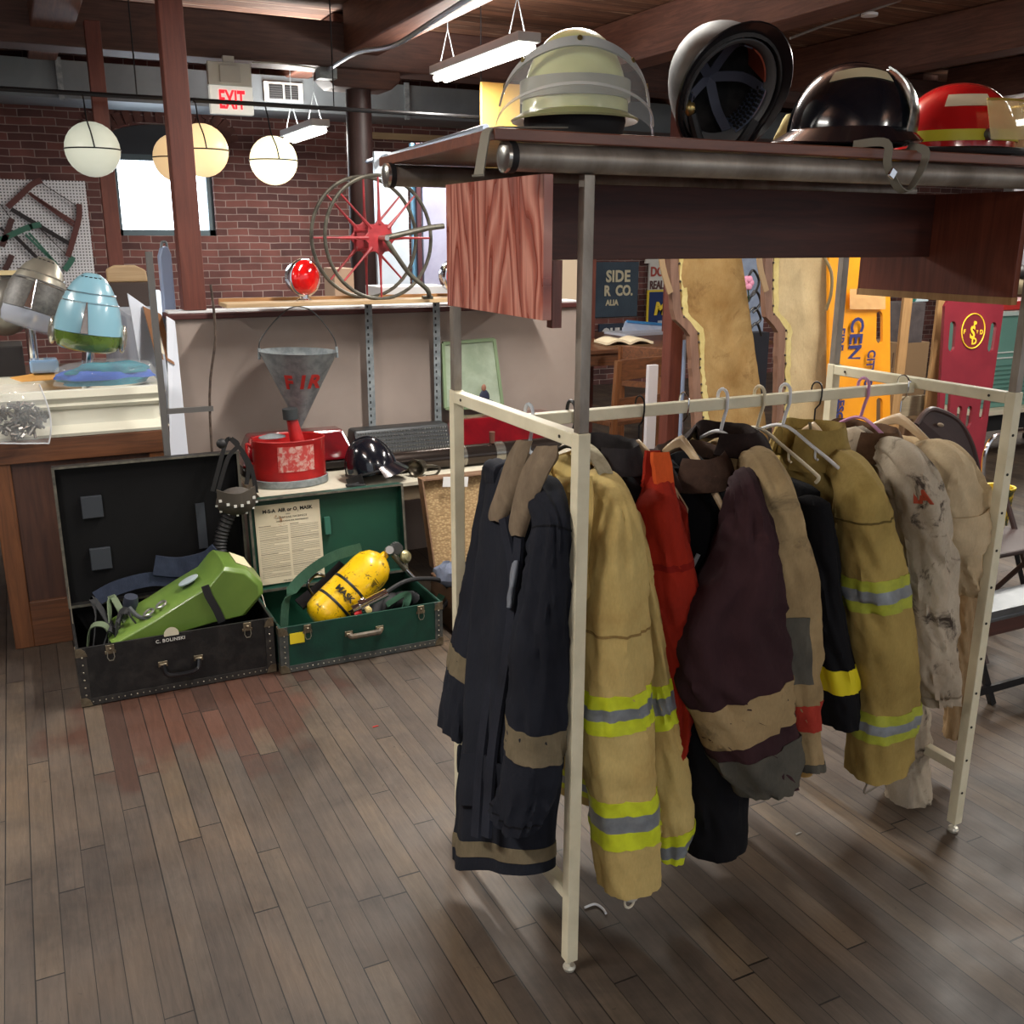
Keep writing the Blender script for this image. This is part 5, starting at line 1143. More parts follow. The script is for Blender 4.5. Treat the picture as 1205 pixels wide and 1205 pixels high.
s2 = Sleeve([(600, 722, 752), (650, 735, 768), (700, 742, 776), (750, 745, 783), (800, 748, 790), (850, 750, 798), (900, 755, 806), (960, 762, 813), (1004, 764, 800)], 1.74, 8, .006)
s2.build('side_panel', PBI, c2)
for ya, yb_, m_ in ((792, 806, YT), (806, 825, SIL), (825, 842, YT), (964, 976, YT), (976, 991, SIL), (991, 1003, YT)): s2.band(ya, yb_, 'trim_band', m_, c2, tilt=-.02)
q = s_.at(.999, math.pi*1.5); cc = sum([s_.at(1, 2*math.pi*i/8) for i in range(8)], V())/8
MB().lathe([(.020, 0), (.022, .03), (.018, .034)], cc-V((0, 0, .044)), None, 18).out('knit_wrist', mat('wrist_grey', (176, 172, 164), .9), c2)
MB().tube(arc(cc-V((0, .0, .056)), XA, ZA, .013, 0, 360, 18, .017)[:-1], .0032, 6, closed=True).out('wrist_loop', mat('loop_white', (214, 206, 186), .6), c2)
collar((1.10, RM-.02, 1.095), .05, .072, .035, .075, .035, PBI, c2, -165, 165, tilt=.05, seed=2)
MB().ribbon(spline([aty(683, 522, 1.80), aty(697, 533, 1.76), aty(712, 556, 1.72), (aty(716, 580, 1.70)), aty(706, 606, 1.68), aty(697, 628, 1.68)]), .030, (.9, -.3, 0), .007).out('frayed_facing', PALEFR, c2, 60)
MB().ribbon(spline([aty(688, 560, 1.66), aty(690, 600, 1.66), aty(684, 660, 1.66), aty(686, 690, 1.66), aty(692, 720, 1.66), aty(688, 760, 1.66)]), .03, (.8, -.6, 0), .009).out('front_facing', PBI, c2, 60)
pb = s2.at(s2.t_of(695), math.radians(-60)); MB().sheet(lambda u, v: s2.at(s2.t_of(680+28*v), math.radians(-75+40*u), .003), 6, 4, .002).out('lime_patch', YT, c2)
# dark inner coats seen between the first two
hanger(1.285, 'wood', HWOOD, 'wooden hanger with a black wire hook between the gold and red coats', BLACKM, dx=-.03, half=.16, drop=.13)

# -- 3 orange red coat
X = 1.30
c3 = thing('fire_coat', (X, RM, BAR_T), 'orange-red fire coat with a bright orange collar tab, between the gold and maroon coats', 'coat')
b3 = Body(1.30, 1.10, .40, .185, .20, .045, .05, .10, Xh=1.32, seed=9, fold=.010)
b3.build('coat_body', REDC, c3)
s_ = Sleeve([(600, 748, 797), (650, 752, 808), (700, 757, 818), (760, 766, 822), (820, 775, 815), (870, 783, 808), (900, 786, 800)], 1.72, 10, .006, neck=(1.30, 1.86, 1.06))
s_.build('near_sleeve', REDC, c3); s_.band(655, 662, 'shoulder_seam', cloth('seam_red', (150, 30, 18), (130, 26, 18)), c3, off=.001)
collar((1.29, RM, 1.07), .055, .085, .03, .065, .035, cloth('dark_red_collar', (70, 46, 42), (50, 34, 32), 14), c3, -150, 150, tilt=.03, seed=4)
flap([(532, 767, 786, 1.74), (552, 768, 790, 1.73), (576, 773, 791, 1.72)], 'orange_tab', ORANGE, c3, .012, off=-.0)
flap([(530, 760, 776, 1.78), (560, 757, 772, 1.77), (578, 757, 766, 1.76)], 'collar_point', REDC, c3, .010)
c3b = thing('fire_coat', (1.22, RM, BAR_T), 'dark coat with a black lining showing behind the gold collar and wooden hanger', 'coat')
b3b = Body(1.205, 1.11, .42, .18, .19, .035, .04, .09, seed=21, fold=.008); b3b.build('coat_body', BLKC, c3b)
collar((1.215, RM+.02, 1.10), .05, .085, .035, .06, .03, cloth('charcoal_collar', (48, 44, 46), (34, 32, 34), 18), c3b, -150, 150, seed=7)

# -- 4 maroon coat with a black inner, long black coat below
X = 1.411
hanger(X, 'wood', HWOOD, 'rounded pale wooden hanger with a chrome hook holding the maroon coat', half=.19)
c4 = thing('fire_coat', (X, RM, BAR_T), 'dark maroon fire coat with brown collar, khaki sleeve band and grey leather cuff', 'coat')
b4 = Body(1.43, 1.10, .40, .19, .20, .045, .05, .095, Xh=1.44, seed=12, fold=.010)
b4.build('coat_lining', BLKC, c4)
s_ = Sleeve([(575, 856, 892), (610, 850, 905), (650, 838, 912), (690, 818, 917), (730, 800, 920), (780, 798, 923), (815, 808, 926), (850, 824, 930), (890, 842, 935), (922, 858, 930)], 1.66, 13, .011, dep=.075, neck=(1.485, 1.79, 1.035), sh=.032)
s_.build('near_sleeve', MAR, c4); s_.band(803, 848, 'khaki_band', KHA, c4, tilt=-.035, k=5); s_.band(868, 925, 'leather_cuff', GREYL, c4, off=.003, tilt=-.02, k=6)
collar((1.43, RM-.01, 1.075), .062, .095, .038, .072, .045, CORD, c4, -150, 150, tilt=.02, seed=6)
p = aty(820, 661, 1.70); MB().beam(aty(812, 672, 1.74), aty(822, 652, 1.74), .010, .004, YA).out('grey_tab', mat('tab_silver', (170, 172, 174), .5), c4)
c4b = thing('fire_coat', (1.38, 1.85, BAR_T), 'long plain black coat hanging lowest, its hem below the maroon sleeve', 'coat')
b4b = Body(1.375, 1.08, .42, .17, .18, .035, .04, .09, seed=14); b4b.build('coat_body', BLKC, c4b)
s4 = Sleeve([(700, 800, 850), (760, 798, 862), (820, 802, 872), (870, 804, 882), (920, 806, 878), (960, 806, 875), (996, 807, 874)], 1.74, 15, .005)
s4.build('near_skirt', BLKC, c4b)

# -- 5 khaki coat
X = 1.526
hanger(X, 'plastic', WHITEP, 'white plastic hanger holding the khaki coat with the dark collar', half=.185)
c5 = thing('fire_coat', (X, RM, BAR_T), 'worn khaki fire coat with dark brown collar and a red sleeve band', 'coat')
b5 = Body(1.55, 1.125, .42, .19, .19, .045, .045, .105, Xh=1.57, seed=16); b5.build('coat_body', KHA, c5)
s_ = Sleeve([(570, 874, 926), (610, 884, 944), (660, 890, 956), (720, 894, 962), (780, 900, 963), (820, 908, 962), (860, 916, 962), (898, 925, 966)], 1.66, 17, .006, neck=(1.555, 1.86, 1.085))
s_.build('near_sleeve', KHA, c5); s_.band(818, 848, 'red_band', cloth('red_band', (170, 60, 46), (150, 48, 38), 20), c5); s_.band(885, 899, 'blue_grey_cuff', GREYL, c5)
MB().sheet(lambda u, v: s_.at(s_.t_of(715+75*v), math.radians(200+70*u), .003), 8, 8, .002).out('elbow_patch', GREYL, c5)
MB().sheet(lambda u, v: b5.at(.012+.09*v, math.radians(232+32*u), .012), 8, 6, .004).out('shoulder_patch', GREYL, c5)
cc = sum([s_.at(1, 2*math.pi*i/8) for i in range(8)], V())/8; MB().lathe([(.024, 0), (.027, .03), (.026, .05)], cc-V((0, 0, .026)), None, 18).out('tan_wrist', cloth('tan_wrist', (176, 140, 84), (150, 116, 66), 20), c5)
collar((1.545, RM-.0, 1.105), .06, .09, .04, .05, .04, cloth('dark_corduroy', (50, 38, 36), (36, 28, 28), 20), c5, -150, 150, seed=11)
collar((1.55, RM-.0, 1.085), .072, .105, .03, .055, .03, KHA, c5, -150, 150, seed=12, name='collar_edge')

# -- 6 black trousers on white hangers
hanger(1.64, 'plastic', mat('ivory_plastic', (226, 214, 184), .35), 'ivory plastic hanger with a curled tip beside the black trousers', half=.20, dx=-.02)
hanger(1.723, 'plastic', WHITEP, 'bright white plastic hanger crossing in front of the gold collar', half=.215, dx=-.01)
tr_ = thing('work_trousers', (1.69, RM, 1.0), 'black work trousers with a yellow band hung on the white hanger', 'trousers')
bt_ = Body(1.695, 1.02, .45, .16, .17, .035, .04, .012, seed=18, yc=1.90); bt_.build('legs', BLKC, tr_)
s_ = Sleeve([(590, 936, 976), (640, 940, 984), (700, 944, 990), (760, 950, 1001), (800, 956, 1010), (850, 966, 1013)], 1.70, 19, .004); s_.build('near_leg', BLKC, tr_); s_.band(778, 806, 'yellow_band', mat('bright_yellow_band', (226, 210, 30), .5), tr_, tmax=.9)

# -- 7 old gold coat
X = 1.828
t7 = hanger(X, 'wood', HWOOD, 'hanger with a thin black wire hook holding the old gold coat', BLACKM, half=.17)
c7 = thing('fire_coat', (X, RM, BAR_T), 'old gold fire coat with stand collar and dull lime and silver sleeve bands', 'coat')
b7 = Body(1.83, 1.10, .42, .19, .19, .045, .05, .10, Xh=1.80, seed=22); b7.build('coat_body', PBI2, c7)
s_ = Sleeve([(580, 982, 1040), (620, 986, 1052), (660, 989, 1060), (710, 994, 1068), (760, 1002, 1075), (820, 1006, 1078), (865, 1000, 1073), (907, 998, 1062)], 1.66, 23, .007, neck=(1.83, 1.86, 1.06))
s_.build('near_sleeve', PBI2, c7); s_.band(608, 610, 'seam', cloth('old_gold_seam', (110, 92, 50), (100, 84, 44)), c7, off=.0012)
YT2 = mat('dull_lime_trim', (172, 178, 56), .6, c2=(150, 156, 50), vs=30)
for ya, yb_, m_ in ((674, 686, YT2), (686, 699, SIL), (699, 711, YT2), (826, 837, YT2), (837, 848, SIL), (848, 859, YT2)): s_.band(ya, yb_, 'trim_band', m_, c7)
collar((1.80, RM-.02, 1.06), .075, .085, .075, .10, .028, PBI2, c7, -160, 160, seed=13, t=.009)
MB().tube([aty(953, 497, 1.86), aty(955, 522, 1.86)], .004, 6).out('zip', mat('zip_metal', (140, 132, 110), .4, .8), c7)
cc = sum([s_.at(1, 2*math.pi*i/8) for i in range(8)], V())/8; MB().lathe([(.026, 0), (.029, .02), (.028, .05)], cc-V((0, 0, .022)), None, 18).out('knit_wrist', cloth('grey_knit', (104, 96, 84), (84, 78, 70), 40), c7)
MB().tube(spline([cc-V((.02, 0, .02)), cc-V((.045, .01, .045)), cc-V((.02, .0, .06)), cc-V((-.02, 0, .045)), cc-V((-.02, 0, .02))]), .0028, 6).out('wrist_loop', mat('loop_grey', (128, 118, 104), .7), c7)

# -- 8 off white canvas coat
X = 1.975
hanger(1.99, 'plastic', mat('mauve_plastic', (206, 148, 190), .4), 'mauve plastic hanger hooked on the bar holding the stained canvas coat', half=.18)
c8 = thing('fire_coat', (X, RM, BAR_T), 'stained off-white canvas fire coat with brown collar and faded red lettering', 'coat')
b8 = Body(1.99, 1.115, .30, .195, .195, .045, .055, .10, Xh=2.03, seed=24); b8.build('coat_body', CANV, c8)
s_ = Sleeve([(565, 1046, 1098), (610, 1058, 1112), (660, 1066, 1119), (720, 1064, 1123), (780, 1067, 1125), (824, 1080, 1124)], 1.66, 25, .010, dep=.07, neck=(1.99, 1.86, 1.075))
s_.build('near_sleeve', CANV, c8); s_8 = s_; s_.band(808, 811, 'seam', cloth('canvas_seam', (150, 136, 116), (130, 116, 98)), c8, off=.0012)
s8 = Sleeve([(640, 990, 1062), (720, 1010, 1075), (800, 1030, 1085), (860, 1042, 1092), (900, 1044, 1090), (954, 1042, 1095)], 1.80, 26, .007); s8.build('near_skirt', CANV, c8)
collar((1.99, RM-.01, 1.075), .062, .10, .04, .075, .045, cloth('tan_corduroy', (110, 82, 60), (84, 62, 46), 18, weave=400), c8, -150, 150, seed=15)
U8 = V((0, -.25, .97)).normalized()
for i, ch in enumerate('LA'):
    th = math.radians(206+17*i); tt = s_8.t_of(588); p = s_8.at(tt, th, .004); px_ = s_8.at(tt, th+.25, .004)-p; py_ = s_8.at(max(0, tt-.06), th, .004)-p
    N = px_.cross(py_).normalized(); px_.normalize(); text('stencil_letter', ch, p, px_, N.cross(px_), .05, mat('faded_red', (164, 66, 40), .8), c8, .0015, .002)
# -- 9 cream canvas coat
t9 = hanger(2.135, 'wood', HWOOD, 'broad pale wooden hanger holding the cream canvas coat at the right end', half=.18, drop=.10)
c9 = thing('fire_coat', (2.12, RM, BAR_T), 'cream canvas coat with a big folded sleeve, rightmost on the rack', 'coat')
b9 = Body(2.125, 1.06, .40, .18, .16, .035, .03, .085, Xh=2.09, seed=27); b9.build('coat_body', CRE, c9)
s_ = Sleeve([(550, 1092, 1146), (580, 1088, 1163), (610, 1094, 1166), (640, 1097, 1162), (675, 1102, 1157), (696, 1116, 1150)], 1.70, 28, .010, dep=.06, neck=(2.125, 1.85, 1.05))
s_.build('folded_sleeve', CRE, c9)
def fold9(u, v): return s_.at(s_.t_of(596+44*v)+.05*(.5-u), math.radians(180+190*u), .006+.008*math.sin(math.pi*v))
MB().sheet(fold9, 16, 8, .006).out('turned_fold', CRE, c9, 80)
s9 = Sleeve([(680, 1118, 1153), (740, 1118, 1150), (800, 1115, 1145), (866, 1110, 1138)], 1.84, 29, .005); s9.build('lower_skirt', BEIG, c9)
collar((2.12, RM, 1.045), .05, .08, .025, .05, .03, CRE, c9, -150, 150, seed=19)
# black bag behind the gold coat hem and brown cloth on the floor side
bb = Body(1.60, .50, .30, .12, .14, .05, .05, .03, seed=31, yc=1.95); o = bb.build('dark_bundle', BLKC, None); tag(o, 'dark bundle of coat tails hanging between the khaki and gold sleeves', 'coat') 
# curved white plastic piece on the floor
o = MB().tube(spline([atz(688, 1068, .004), atz(700, 1064, .004), atz(709, 1069, .004), atz(713, 1075, .004)]), .003, 8).out('plastic_piece', WHITEP); tag(o, 'small curved piece of white plastic lying on the floor beside the front upright', 'plastic piece')
for i, (px, py, m_, lb) in enumerate(((940, 981, mat('paper_scrap', (150, 146, 138), .8), 'small pale paper scrap on the dark floor under the rack'), (442, 855, mat('red_scrap', (170, 40, 36), .7), 'tiny red scrap on the floor in front of the green trunk'))):
    p = atz(px, py, .0015); o = MB().prism([(-.012, -.003), (.012, 0), (.006, .005), (-.008, .004)], p, XA, YA, .001).out('floor_scrap', m_, smooth=0); tag(o, lb, 'scrap')

# ================================================================ DESK AND WHAT STANDS ON IT (left)
DY = 4.15; dx0, dx1 = -.75, .47; DZ = .845
dk = thing('wooden_desk', (-.1, 4.4, 0), 'dark oak panelled counter desk at the left edge with the white sink on it', 'desk')
xl = -.165
DARKO = wood('dark_oak', (62, 38, 30), (88, 56, 42), 2, .5, coat=.15)
MB().box((xl+.0, DY, .001), (xl+.07, DY+.05, DZ-.09)).out('corner_stile', OAK, dk, 0, bev=.003)
MB().box((xl+.07, DY+.015, .19), (dx1-.06, DY+.03, DZ-.09)).out('front_panel', DARKO, dk, 0)
MB().box((xl+.07, DY, .001), (dx1-.06, DY+.04, .19)).out('bottom_rail', OAKX, dk, 0, bev=.003)
MB().box((dx1-.06, DY, .001), (dx1, DY+.05, DZ-.09)).out('corner_stile', OAK, dk, 0, bev=.003)
MB().box((xl-.01, DY-.01, DZ-.09), (dx1+.01, DY+.03, DZ-.001)).out('top_rail', OAKX, dk, 0, bev=.003)
MB().box((xl, DY+.05, .001), (xl+.03, DY+.95, DZ-.03)).out('side_panel', OAK, dk, 0)
MB().box((dx1-.03, DY+.05, .001), (dx1, DY+.95, DZ-.03)).out('side_panel', OAK, dk, 0)
MB().box((-.75, DY+.03, DZ-.028), (dx1+.01, DY+1.0, DZ)).out('desk_top', OAKX, dk, 0)
MB().box((-.75, DY-.01, DZ-.09), (xl-.011, DY+.03, DZ-.001)).out('apron', DARKO, dk, 0)
# stepped white enamel sink
sk = thing('enamel_sink', (.0, 4.4, DZ), 'long cream-white enamelled sink with stepped mouldings on the oak desk', 'sink')
sx0, sx1 = -.70, .468; SH = aty(190, 452, 4.17).z-DZ
prof = [(0, .0), (-.028, .0), (-.032, .012), (-.020, .030), (-.004, .042), (-.002, .058), (-.004, .095), (.0, .10), (-.015, .106), (-.022, .118), (-.014, .128), (-.02, .134), (-.030, .15), (-.022, SH-.004), (-.008, SH)]
ENM = mat('cream_enamel_sink', (226, 224, 206), .18, coat=.6)
b = MB()
rg = []
def srect(o, z): # rectangle grown by -o
    k = -o; pts = []
    for (cx_, cy_, a0) in ((sx1-.03+k, DY+.50+k-.03, 0), (sx0+.03-k, DY+.50+k-.03, 90), (sx0+.03-k, DY+.05-k, 180), (sx1-.03+k, DY+.05-k, 270)):
        for i in range(4): a = math.radians(a0+30*i); pts.append(V((cx_+.03*math.cos(a), cy_+.03*math.sin(a), DZ+.001+z)))
    return pts
for o, z in prof: rg.append(srect(o, z))
for o, z in ((.03, SH-.004), (.06, SH-.03), (.09, SH-.06), (.14, SH-.065)): rg.append(srect(o, z))
b.rings(rg); b.out('basin', ENM, sk, 40)
# folded teal cloth in a clear bag
TEAL = cloth('teal_cloth', (24, 122, 138), (16, 86, 112), 10)
tb_ = thing('bagged_cloth', (.2, 4.3, DZ+SH), 'folded teal and blue cloth sealed in a clear plastic bag on the sink rim', 'cloth')
def heap(cx_, cy_, z0, rx, ry, rz, seed, amp=.25, n=36, m=12, fx=.5):
    rg = []
    for j in range(m+1):
        a = math.pi/2*j/m; q = math.cos(a)**fx if j < m else .02
        rg.append([V((cx_+rx*q*math.cos(t_)*(1+amp*noise.noise(V((math.cos(t_)*1.6+seed, math.sin(t_)*1.6, a*1.5)))), cy_+ry*q*math.sin(t_)*(1+amp*noise.noise(V((math.sin(t_)*1.8, math.cos(t_)*1.8+seed, 3)))), z0+rz*math.sin(a)*(1+amp*.8*noise.noise(V((q*math.cos(t_)*3+seed, q*math.sin(t_)*3, 2)))))) for t_ in [2*math.pi*i/n for i in range(n)]])
    return MB().rings(rg)
cA = aty(126, 445, 4.30)
zs = DZ+SH+.003
for k in range(3): heap(cA.x-.015+.012*k, 4.29-.01*k, zs+.022*k, .185-.02*k, .10-.015*k, .036, 3+k*4, .35, fx=.3).out('fold', (TEAL, mat('deep_blue_cloth', (28, 80, 170), .8), TEAL)[k], tb_, 60)
FILM = mat('clear_film', (235, 240, 242), .05, alpha=.12, spec=1.0)
heap(cA.x, 4.29, zs-.001, .200, .115, .088, 9, .10, fx=.3).out('plastic_bag', FILM, tb_, 25)
# manila envelope
e0 = V((.0, 4.50, zs)); o = MB().prism([(0, 0), (.30, .02), (.32, .12), (.05, .16), (-.04, .10)], (-.02, 4.44, zs+.001), XA, V((0, 1, .05)), .004).out('envelope', mat('manila', (226, 166, 84), .7), smooth=0); tag(o, 'orange manila envelope lying on the sink behind the teal bag', 'envelope')
# bag of metal parts
bm_ = thing('parts_bag', (-.05, 4.12, DZ+.05), 'clear zip bag of small metal parts slumped on the left front of the sink', 'bag')
bc = aty(24, 500, 4.08); random.seed(5)
cl = []
for i in range(130):
    a = random.uniform(0, 6.28); rr = random.uniform(0, 1)**.5; px_, py_ = 24+30*rr*math.cos(a), 494+20*rr*math.sin(a)
    p = aty(px_, py_, 4.08+random.uniform(-.02, .02)); d = V((random.uniform(-1, 1), random.uniform(-.4, .4), random.uniform(-1, 1))).normalized(); L_ = random.uniform(.015, .045)
    cl.append((p, d, L_, random.uniform(.003, .009)))
SCR = mat('scrap_steel', (150, 146, 140), .3, .9, c2=(70, 66, 62), vs=30)
b = MB()
for p, d, L_, r_ in cl: b.tube([p-d*L_/2, p+d*L_/2], r_, 6)
b.out('metal_parts', SCR, bm_, 30, kind='stuff')
def bagf(u, v): 
    px_ = -16+62*u+14*u*math.sin(2.2*v); py_ = 452+70*v; p = aty(px_, py_, 4.045-.035*math.sin(math.pi*u)*math.sin(math.pi*min(1, v*1.1))); p.y += .012*noise.noise(V((u*6, v*6, 1))); return p
MB().sheet(bagf, 24, 18, .0015).out('bag_front', FILM, bm_, 30)
b = MB().tube([bagf(1, i/12) for i in range(13)], .003, 6); b.tube([bagf(i/12, 1) for i in range(13)], .003, 6); b.out('bag_seam', mat('film_edge', (226, 228, 232), .4, alpha=.8), bm_)
# salon hair dryer hoods
def dryer(px, py, Y, k, tiltdeg, yaw, cshell, cband, cvis, label, seed):
    c = aty(px, py, Y); R = Matrix.Rotation(math.radians(yaw), 3, 'Z') @ Matrix.Rotation(math.radians(tiltdeg), 3, 'Y')
    t = thing('dryer_hood', c, label, 'hair dryer')
    prof = [(.012, .185), (.030, .182), (.052, .166), (.076, .138), (.096, .100), (.106, .075)]
    prof2 = [(.107, .075), (.119, .04), (.130, -.01), (.133, -.06)]
    prof3 = [(.131, -.062), (.130, -.09), (.120, -.122), (.10, -.135)]
    S = lambda pr: [(r*k, z*k) for r, z in pr]
    MB().lathe(S(prof[::-1]), c, R, 40, True, True, 1, 1.05).out('cap', cshell, t, 60)
    MB().lathe(S(prof2[::-1]), c, R, 40, True, True, 1, 1.05).out('band', cband, t, 60)
    MB().lathe(S(prof3[::-1]), c, R, 40, True, True, 1, 1.05).out('visor', cvis, t, 60)
    for z in (.062, .10): MB().lathe([((.1115 if z < .07 else .0965)*k, z*k), ((.1135 if z < .07 else .0985)*k, (z+.003)*k), ((.109 if z < .07 else .094)*k, (z+.006)*k)], c, R, 40, False, False, 1, 1.05).out('trim_ring', CHROME, t, 60, solid=.001)
    f = lambda a, z, r: c+R @ V((r*k*math.cos(a), r*k*1.05*math.sin(a), z*k))
    a0 = math.radians(-100-yaw)
    MB().prism([(-.016*k, -.055*k), (.016*k, -.055*k), (.003*k, .075*k), (-.003*k, .075*k)], f(a0, -.005, .131), R @ V((-math.sin(a0), math.cos(a0), 0)), (f(a0, .07, .112)-f(a0, -.06, .137)), .006).out('chrome_spear', CHROME, t, 0, bev=.002)
    b = MB()
    for i in range(5):
        a = a0-.7+.35*i; p = f(a, .168, .05); b.cbox(p, (.012*k, .004, .004), R)
    b.out('vents', mat('vent_slot', (20, 24, 28), .8), t, 0)
    for sg in (-1, 1): MB().ball(f(a0+sg*1.55, -.07, .137), (.018*k, .03*k, .06*k), 14, R).out('hinge_cover', mat('chrome_dull', (196, 192, 180), .2, .8), t)
    q = c+R @ V((0, .0, -.13*k)); return t, c, R
GLZ = mat('green_visor', (96, 122, 50), .12, c2=(70, 96, 40), vs=10, coat=.8, alpha=.85); CLV = mat('clear_visor', (206, 214, 232), .1, alpha=.5, coat=.5)
PBLU = mat('pale_blue_enamel', (132, 178, 196), .28, coat=.6)
t_, cD, RD = dryer(105, 374, 4.42, .97, 10, 0, PBLU, PBLU, GLZ, 'pale blue bullet shaped salon dryer hood with green visor standing behind the teal bag', 1)
MB().lathe([(.02, -.30), (.022, -.12)], cD, eul(0, 8), 12).out('stem', CHROME, t_); MB().lathe([(.09, 0), (.09, .01), (.03, .03)], (cD.x-.02, cD.y, DZ+.001), None, 24).out('foot', CHROME, t_)
t_, cD, RD = dryer(42, 352, 4.75, .98, 22, 20, mat('brushed_silver', (172, 168, 154), .35, .7), mat('dark_speckled', (66, 64, 62), .5, c2=(92, 90, 86), vs=60), CLV, 'silver and dark grey salon dryer hood with clear visor at the left edge', 2)
MB().tube([cD+RD @ V((0, 0, -.1)), V((cD.x-.04, cD.y, DZ+.01))], .02, 12).out('stem', CHROME, t_)
cc_ = aty(22, 352, 4.80); o = MB().ball(cc_+V((-.04, 0, -.03)), (.10, .12, .13), 20, eul(0, 30)).out('round_cover', mat('grey_cover', (120, 118, 112), .3, .6)); tag(o, 'grey domed metal cover tucked behind the silver dryer hood', 'cover')
o = MB().cbox(aty(52, 430, 4.60), (.11, .10, .055)).out('glass_jar', mat('blue_glass', (150, 186, 226), .1, coat=.5), smooth=0, bev=.01); o.location.z += 0; tag(o, 'small pale blue glass block below the silver hood', 'glass block')
# clutter table behind the desk
ct = thing('side_table', (0, 5.2, 0), 'low dark table behind the oak desk carrying frames and small things', 'table')
MB().box((-.7, 5.18, .90), (.42, 5.9, .93)).out('top', OAKX, ct, 0, bev=.002)
for x in (-.65, .37):
    for y in (5.22, 5.85): MB().box((x-.02, y-.02, .001), (x+.02, y+.02, .899)).out('leg', OAK, ct, 0)
p = aty(0, 385, 5.25); o = MB().box((-.25, 5.2, .931), (.0, 5.45, 1.10)).out('black_box', mat('black_box', (34, 30, 30), .6), smooth=0, bev=.004); tag(o, 'dark stacked box at the far left under the picture frame', 'box')
pf2 = thing('picture_frame', aty(18, 345, 5.5), 'pale wooden picture frame at the left edge under the bow saws', 'picture')
f0, f1 = aty(-12, 385, 5.5), aty(38, 318, 5.5); FR = mat('pale_frame', (214, 196, 148), .5)
b = MB(); w_ = .022
b.box((f0.x, 5.5, f0.z), (f1.x, 5.52, f0.z+w_)); b.box((f0.x, 5.5, f1.z-w_), (f1.x, 5.52, f1.z)); b.box((f0.x, 5.5, f0.z), (f0.x+w_, 5.52, f1.z)); b.box((f1.x-w_, 5.5, f0.z), (f1.x, 5.52, f1.z)); b.out('frame', FR, pf2, 0)
MB().box((f0.x+w_, 5.508, f0.z+w_), (f1.x-w_, 5.515, f1.z-w_)).out('picture', mat('dark_print', (62, 58, 54), .5, c2=(150, 144, 130), vs=20, lo=.5, hi=.6), pf2, 0)
# pegboard with bow saws
g0, g1 = aty(-45, 340, 9.44), aty(100, 213, 9.44)
pb_ = thing('pegboard', ((g0.x+g1.x)/2, 9.46, g0.z), 'white pegboard mounted on the brick wall at the left edge', 'board')
MB().box((g0.x, 9.45, g0.z), (g1.x, 9.47, g1.z)).out('panel', peg_mat(), pb_, 0)
MB().box((g0.x, 9.44, g0.z-.22), (g1.x-.12, 9.46, g0.z-.002)).out('dark_strip', mat('dark_strip', (44, 40, 42), .7), pb_, 0)
def saw(pts, arms, label, col_):
    m_ = mat(*col_); t = thing('bow_saw', aty(*pts[0][0], 9.4), label, 'saw')
    for a in arms: MB().ribbon(spline([aty(x, y, 9.42) for x, y in a]), .045, (0, 0.01, 0) if 0 else (1, 0, .3), .02).out('cheek', m_, t, 60)
    for q in pts: MB().beam(aty(*q[0], 9.42), aty(*q[1], 9.42), q[2], .012, YA).out(q[3], m_ if q[4] is None else q[4], t, 0)
    return t
DKB = mat('saw_blade', (44, 40, 42), .5, .4)
saw([((13, 246), (82, 287), .035, 'blade', DKB), ((34, 227), (88, 262), .022, 'stretcher', None), ((36, 229), (87, 266), .022, 'stretcher', None), ((48, 215), (90, 242), .006, 'twisted_cord', DKB)], [[(9, 244), (24, 230), (38, 217), (49, 212)], [(80, 302), (88, 275), (93, 255), (93, 240)]], 'red-brown wooden bow saw hanging on the upper right of the pegboard', ('saw_red', (96, 52, 48), .6))
saw([((8, 268), (48, 308), .03, 'blade', DKB), ((30, 276), (60, 305), .018, 'stretcher', None), ((34, 274), (68, 312), .018, 'stretcher', None), ((46, 268), (80, 302), .006, 'twisted_cord', DKB)], [[(0, 283), (14, 276), (32, 268), (48, 264)], [(76, 318), (82, 310), (86, 302)]], 'green wooden bow saw hanging lower on the pegboard', ('saw_green', (58, 110, 92), .6))
saw([((0, 240), (12, 256), .006, 'twisted_cord', DKB), ((0, 268), (6, 273), .02, 'stretcher', DKB)], [[(14, 257), (8, 275), (2, 290)], [(14, 300), (9, 312), (5, 318)]], 'dark wooden bow saw at the left edge of the pegboard', ('saw_dark', (78, 48, 46), .6))
# bread shaped wooden block, papers and tilted white counter
p = aty(148, 325, 5.6); o = bk_ = MB().box((p.x-.10, 5.53, 1.246), (p.x+.12, 5.62, p.z-.031)).out('ledge', mat('dark_ledge', (60, 46, 40), .6), smooth=0); tag(bk_, 'dark block ledge standing on the white counter under the pale wooden block', 'ledge'); o = MB().prism([(-.09, -.03), (.11, -.03), (.10, .03), (.05, .055), (-.05, .055), (-.09, .035)], (p.x, 5.6, p.z), XA, ZA, -.06).out('wooden_block', PINE, smooth=0, bev=.008); tag(o, 'pale wooden block sitting on the dark ledge below the second red post', 'block')
lx, rx_ = aty(120, 335, 5.7), aty(205, 335, 5.7)
WT = mat('white_counter', (206, 214, 226), .35, c2=(176, 188, 206), vs=5)
wc2 = thing('white_counter', (.7, 5.6, 0), 'long white counter running back from the partition behind the blue dryer hood', 'counter')
k0 = [aty(205, 385, 4.75), aty(188, 470, 4.75)]
MB().hexa([(.50, 4.86, .0), (.64, 4.86, .0), (.86, 7.2, .0), (.50, 7.2, .0), (.50, 4.86, 1.22), (.64, 4.86, 1.22), (.86, 7.2, 1.22), (.50, 7.2, 1.22)]).out('body', WT, wc2, 0)
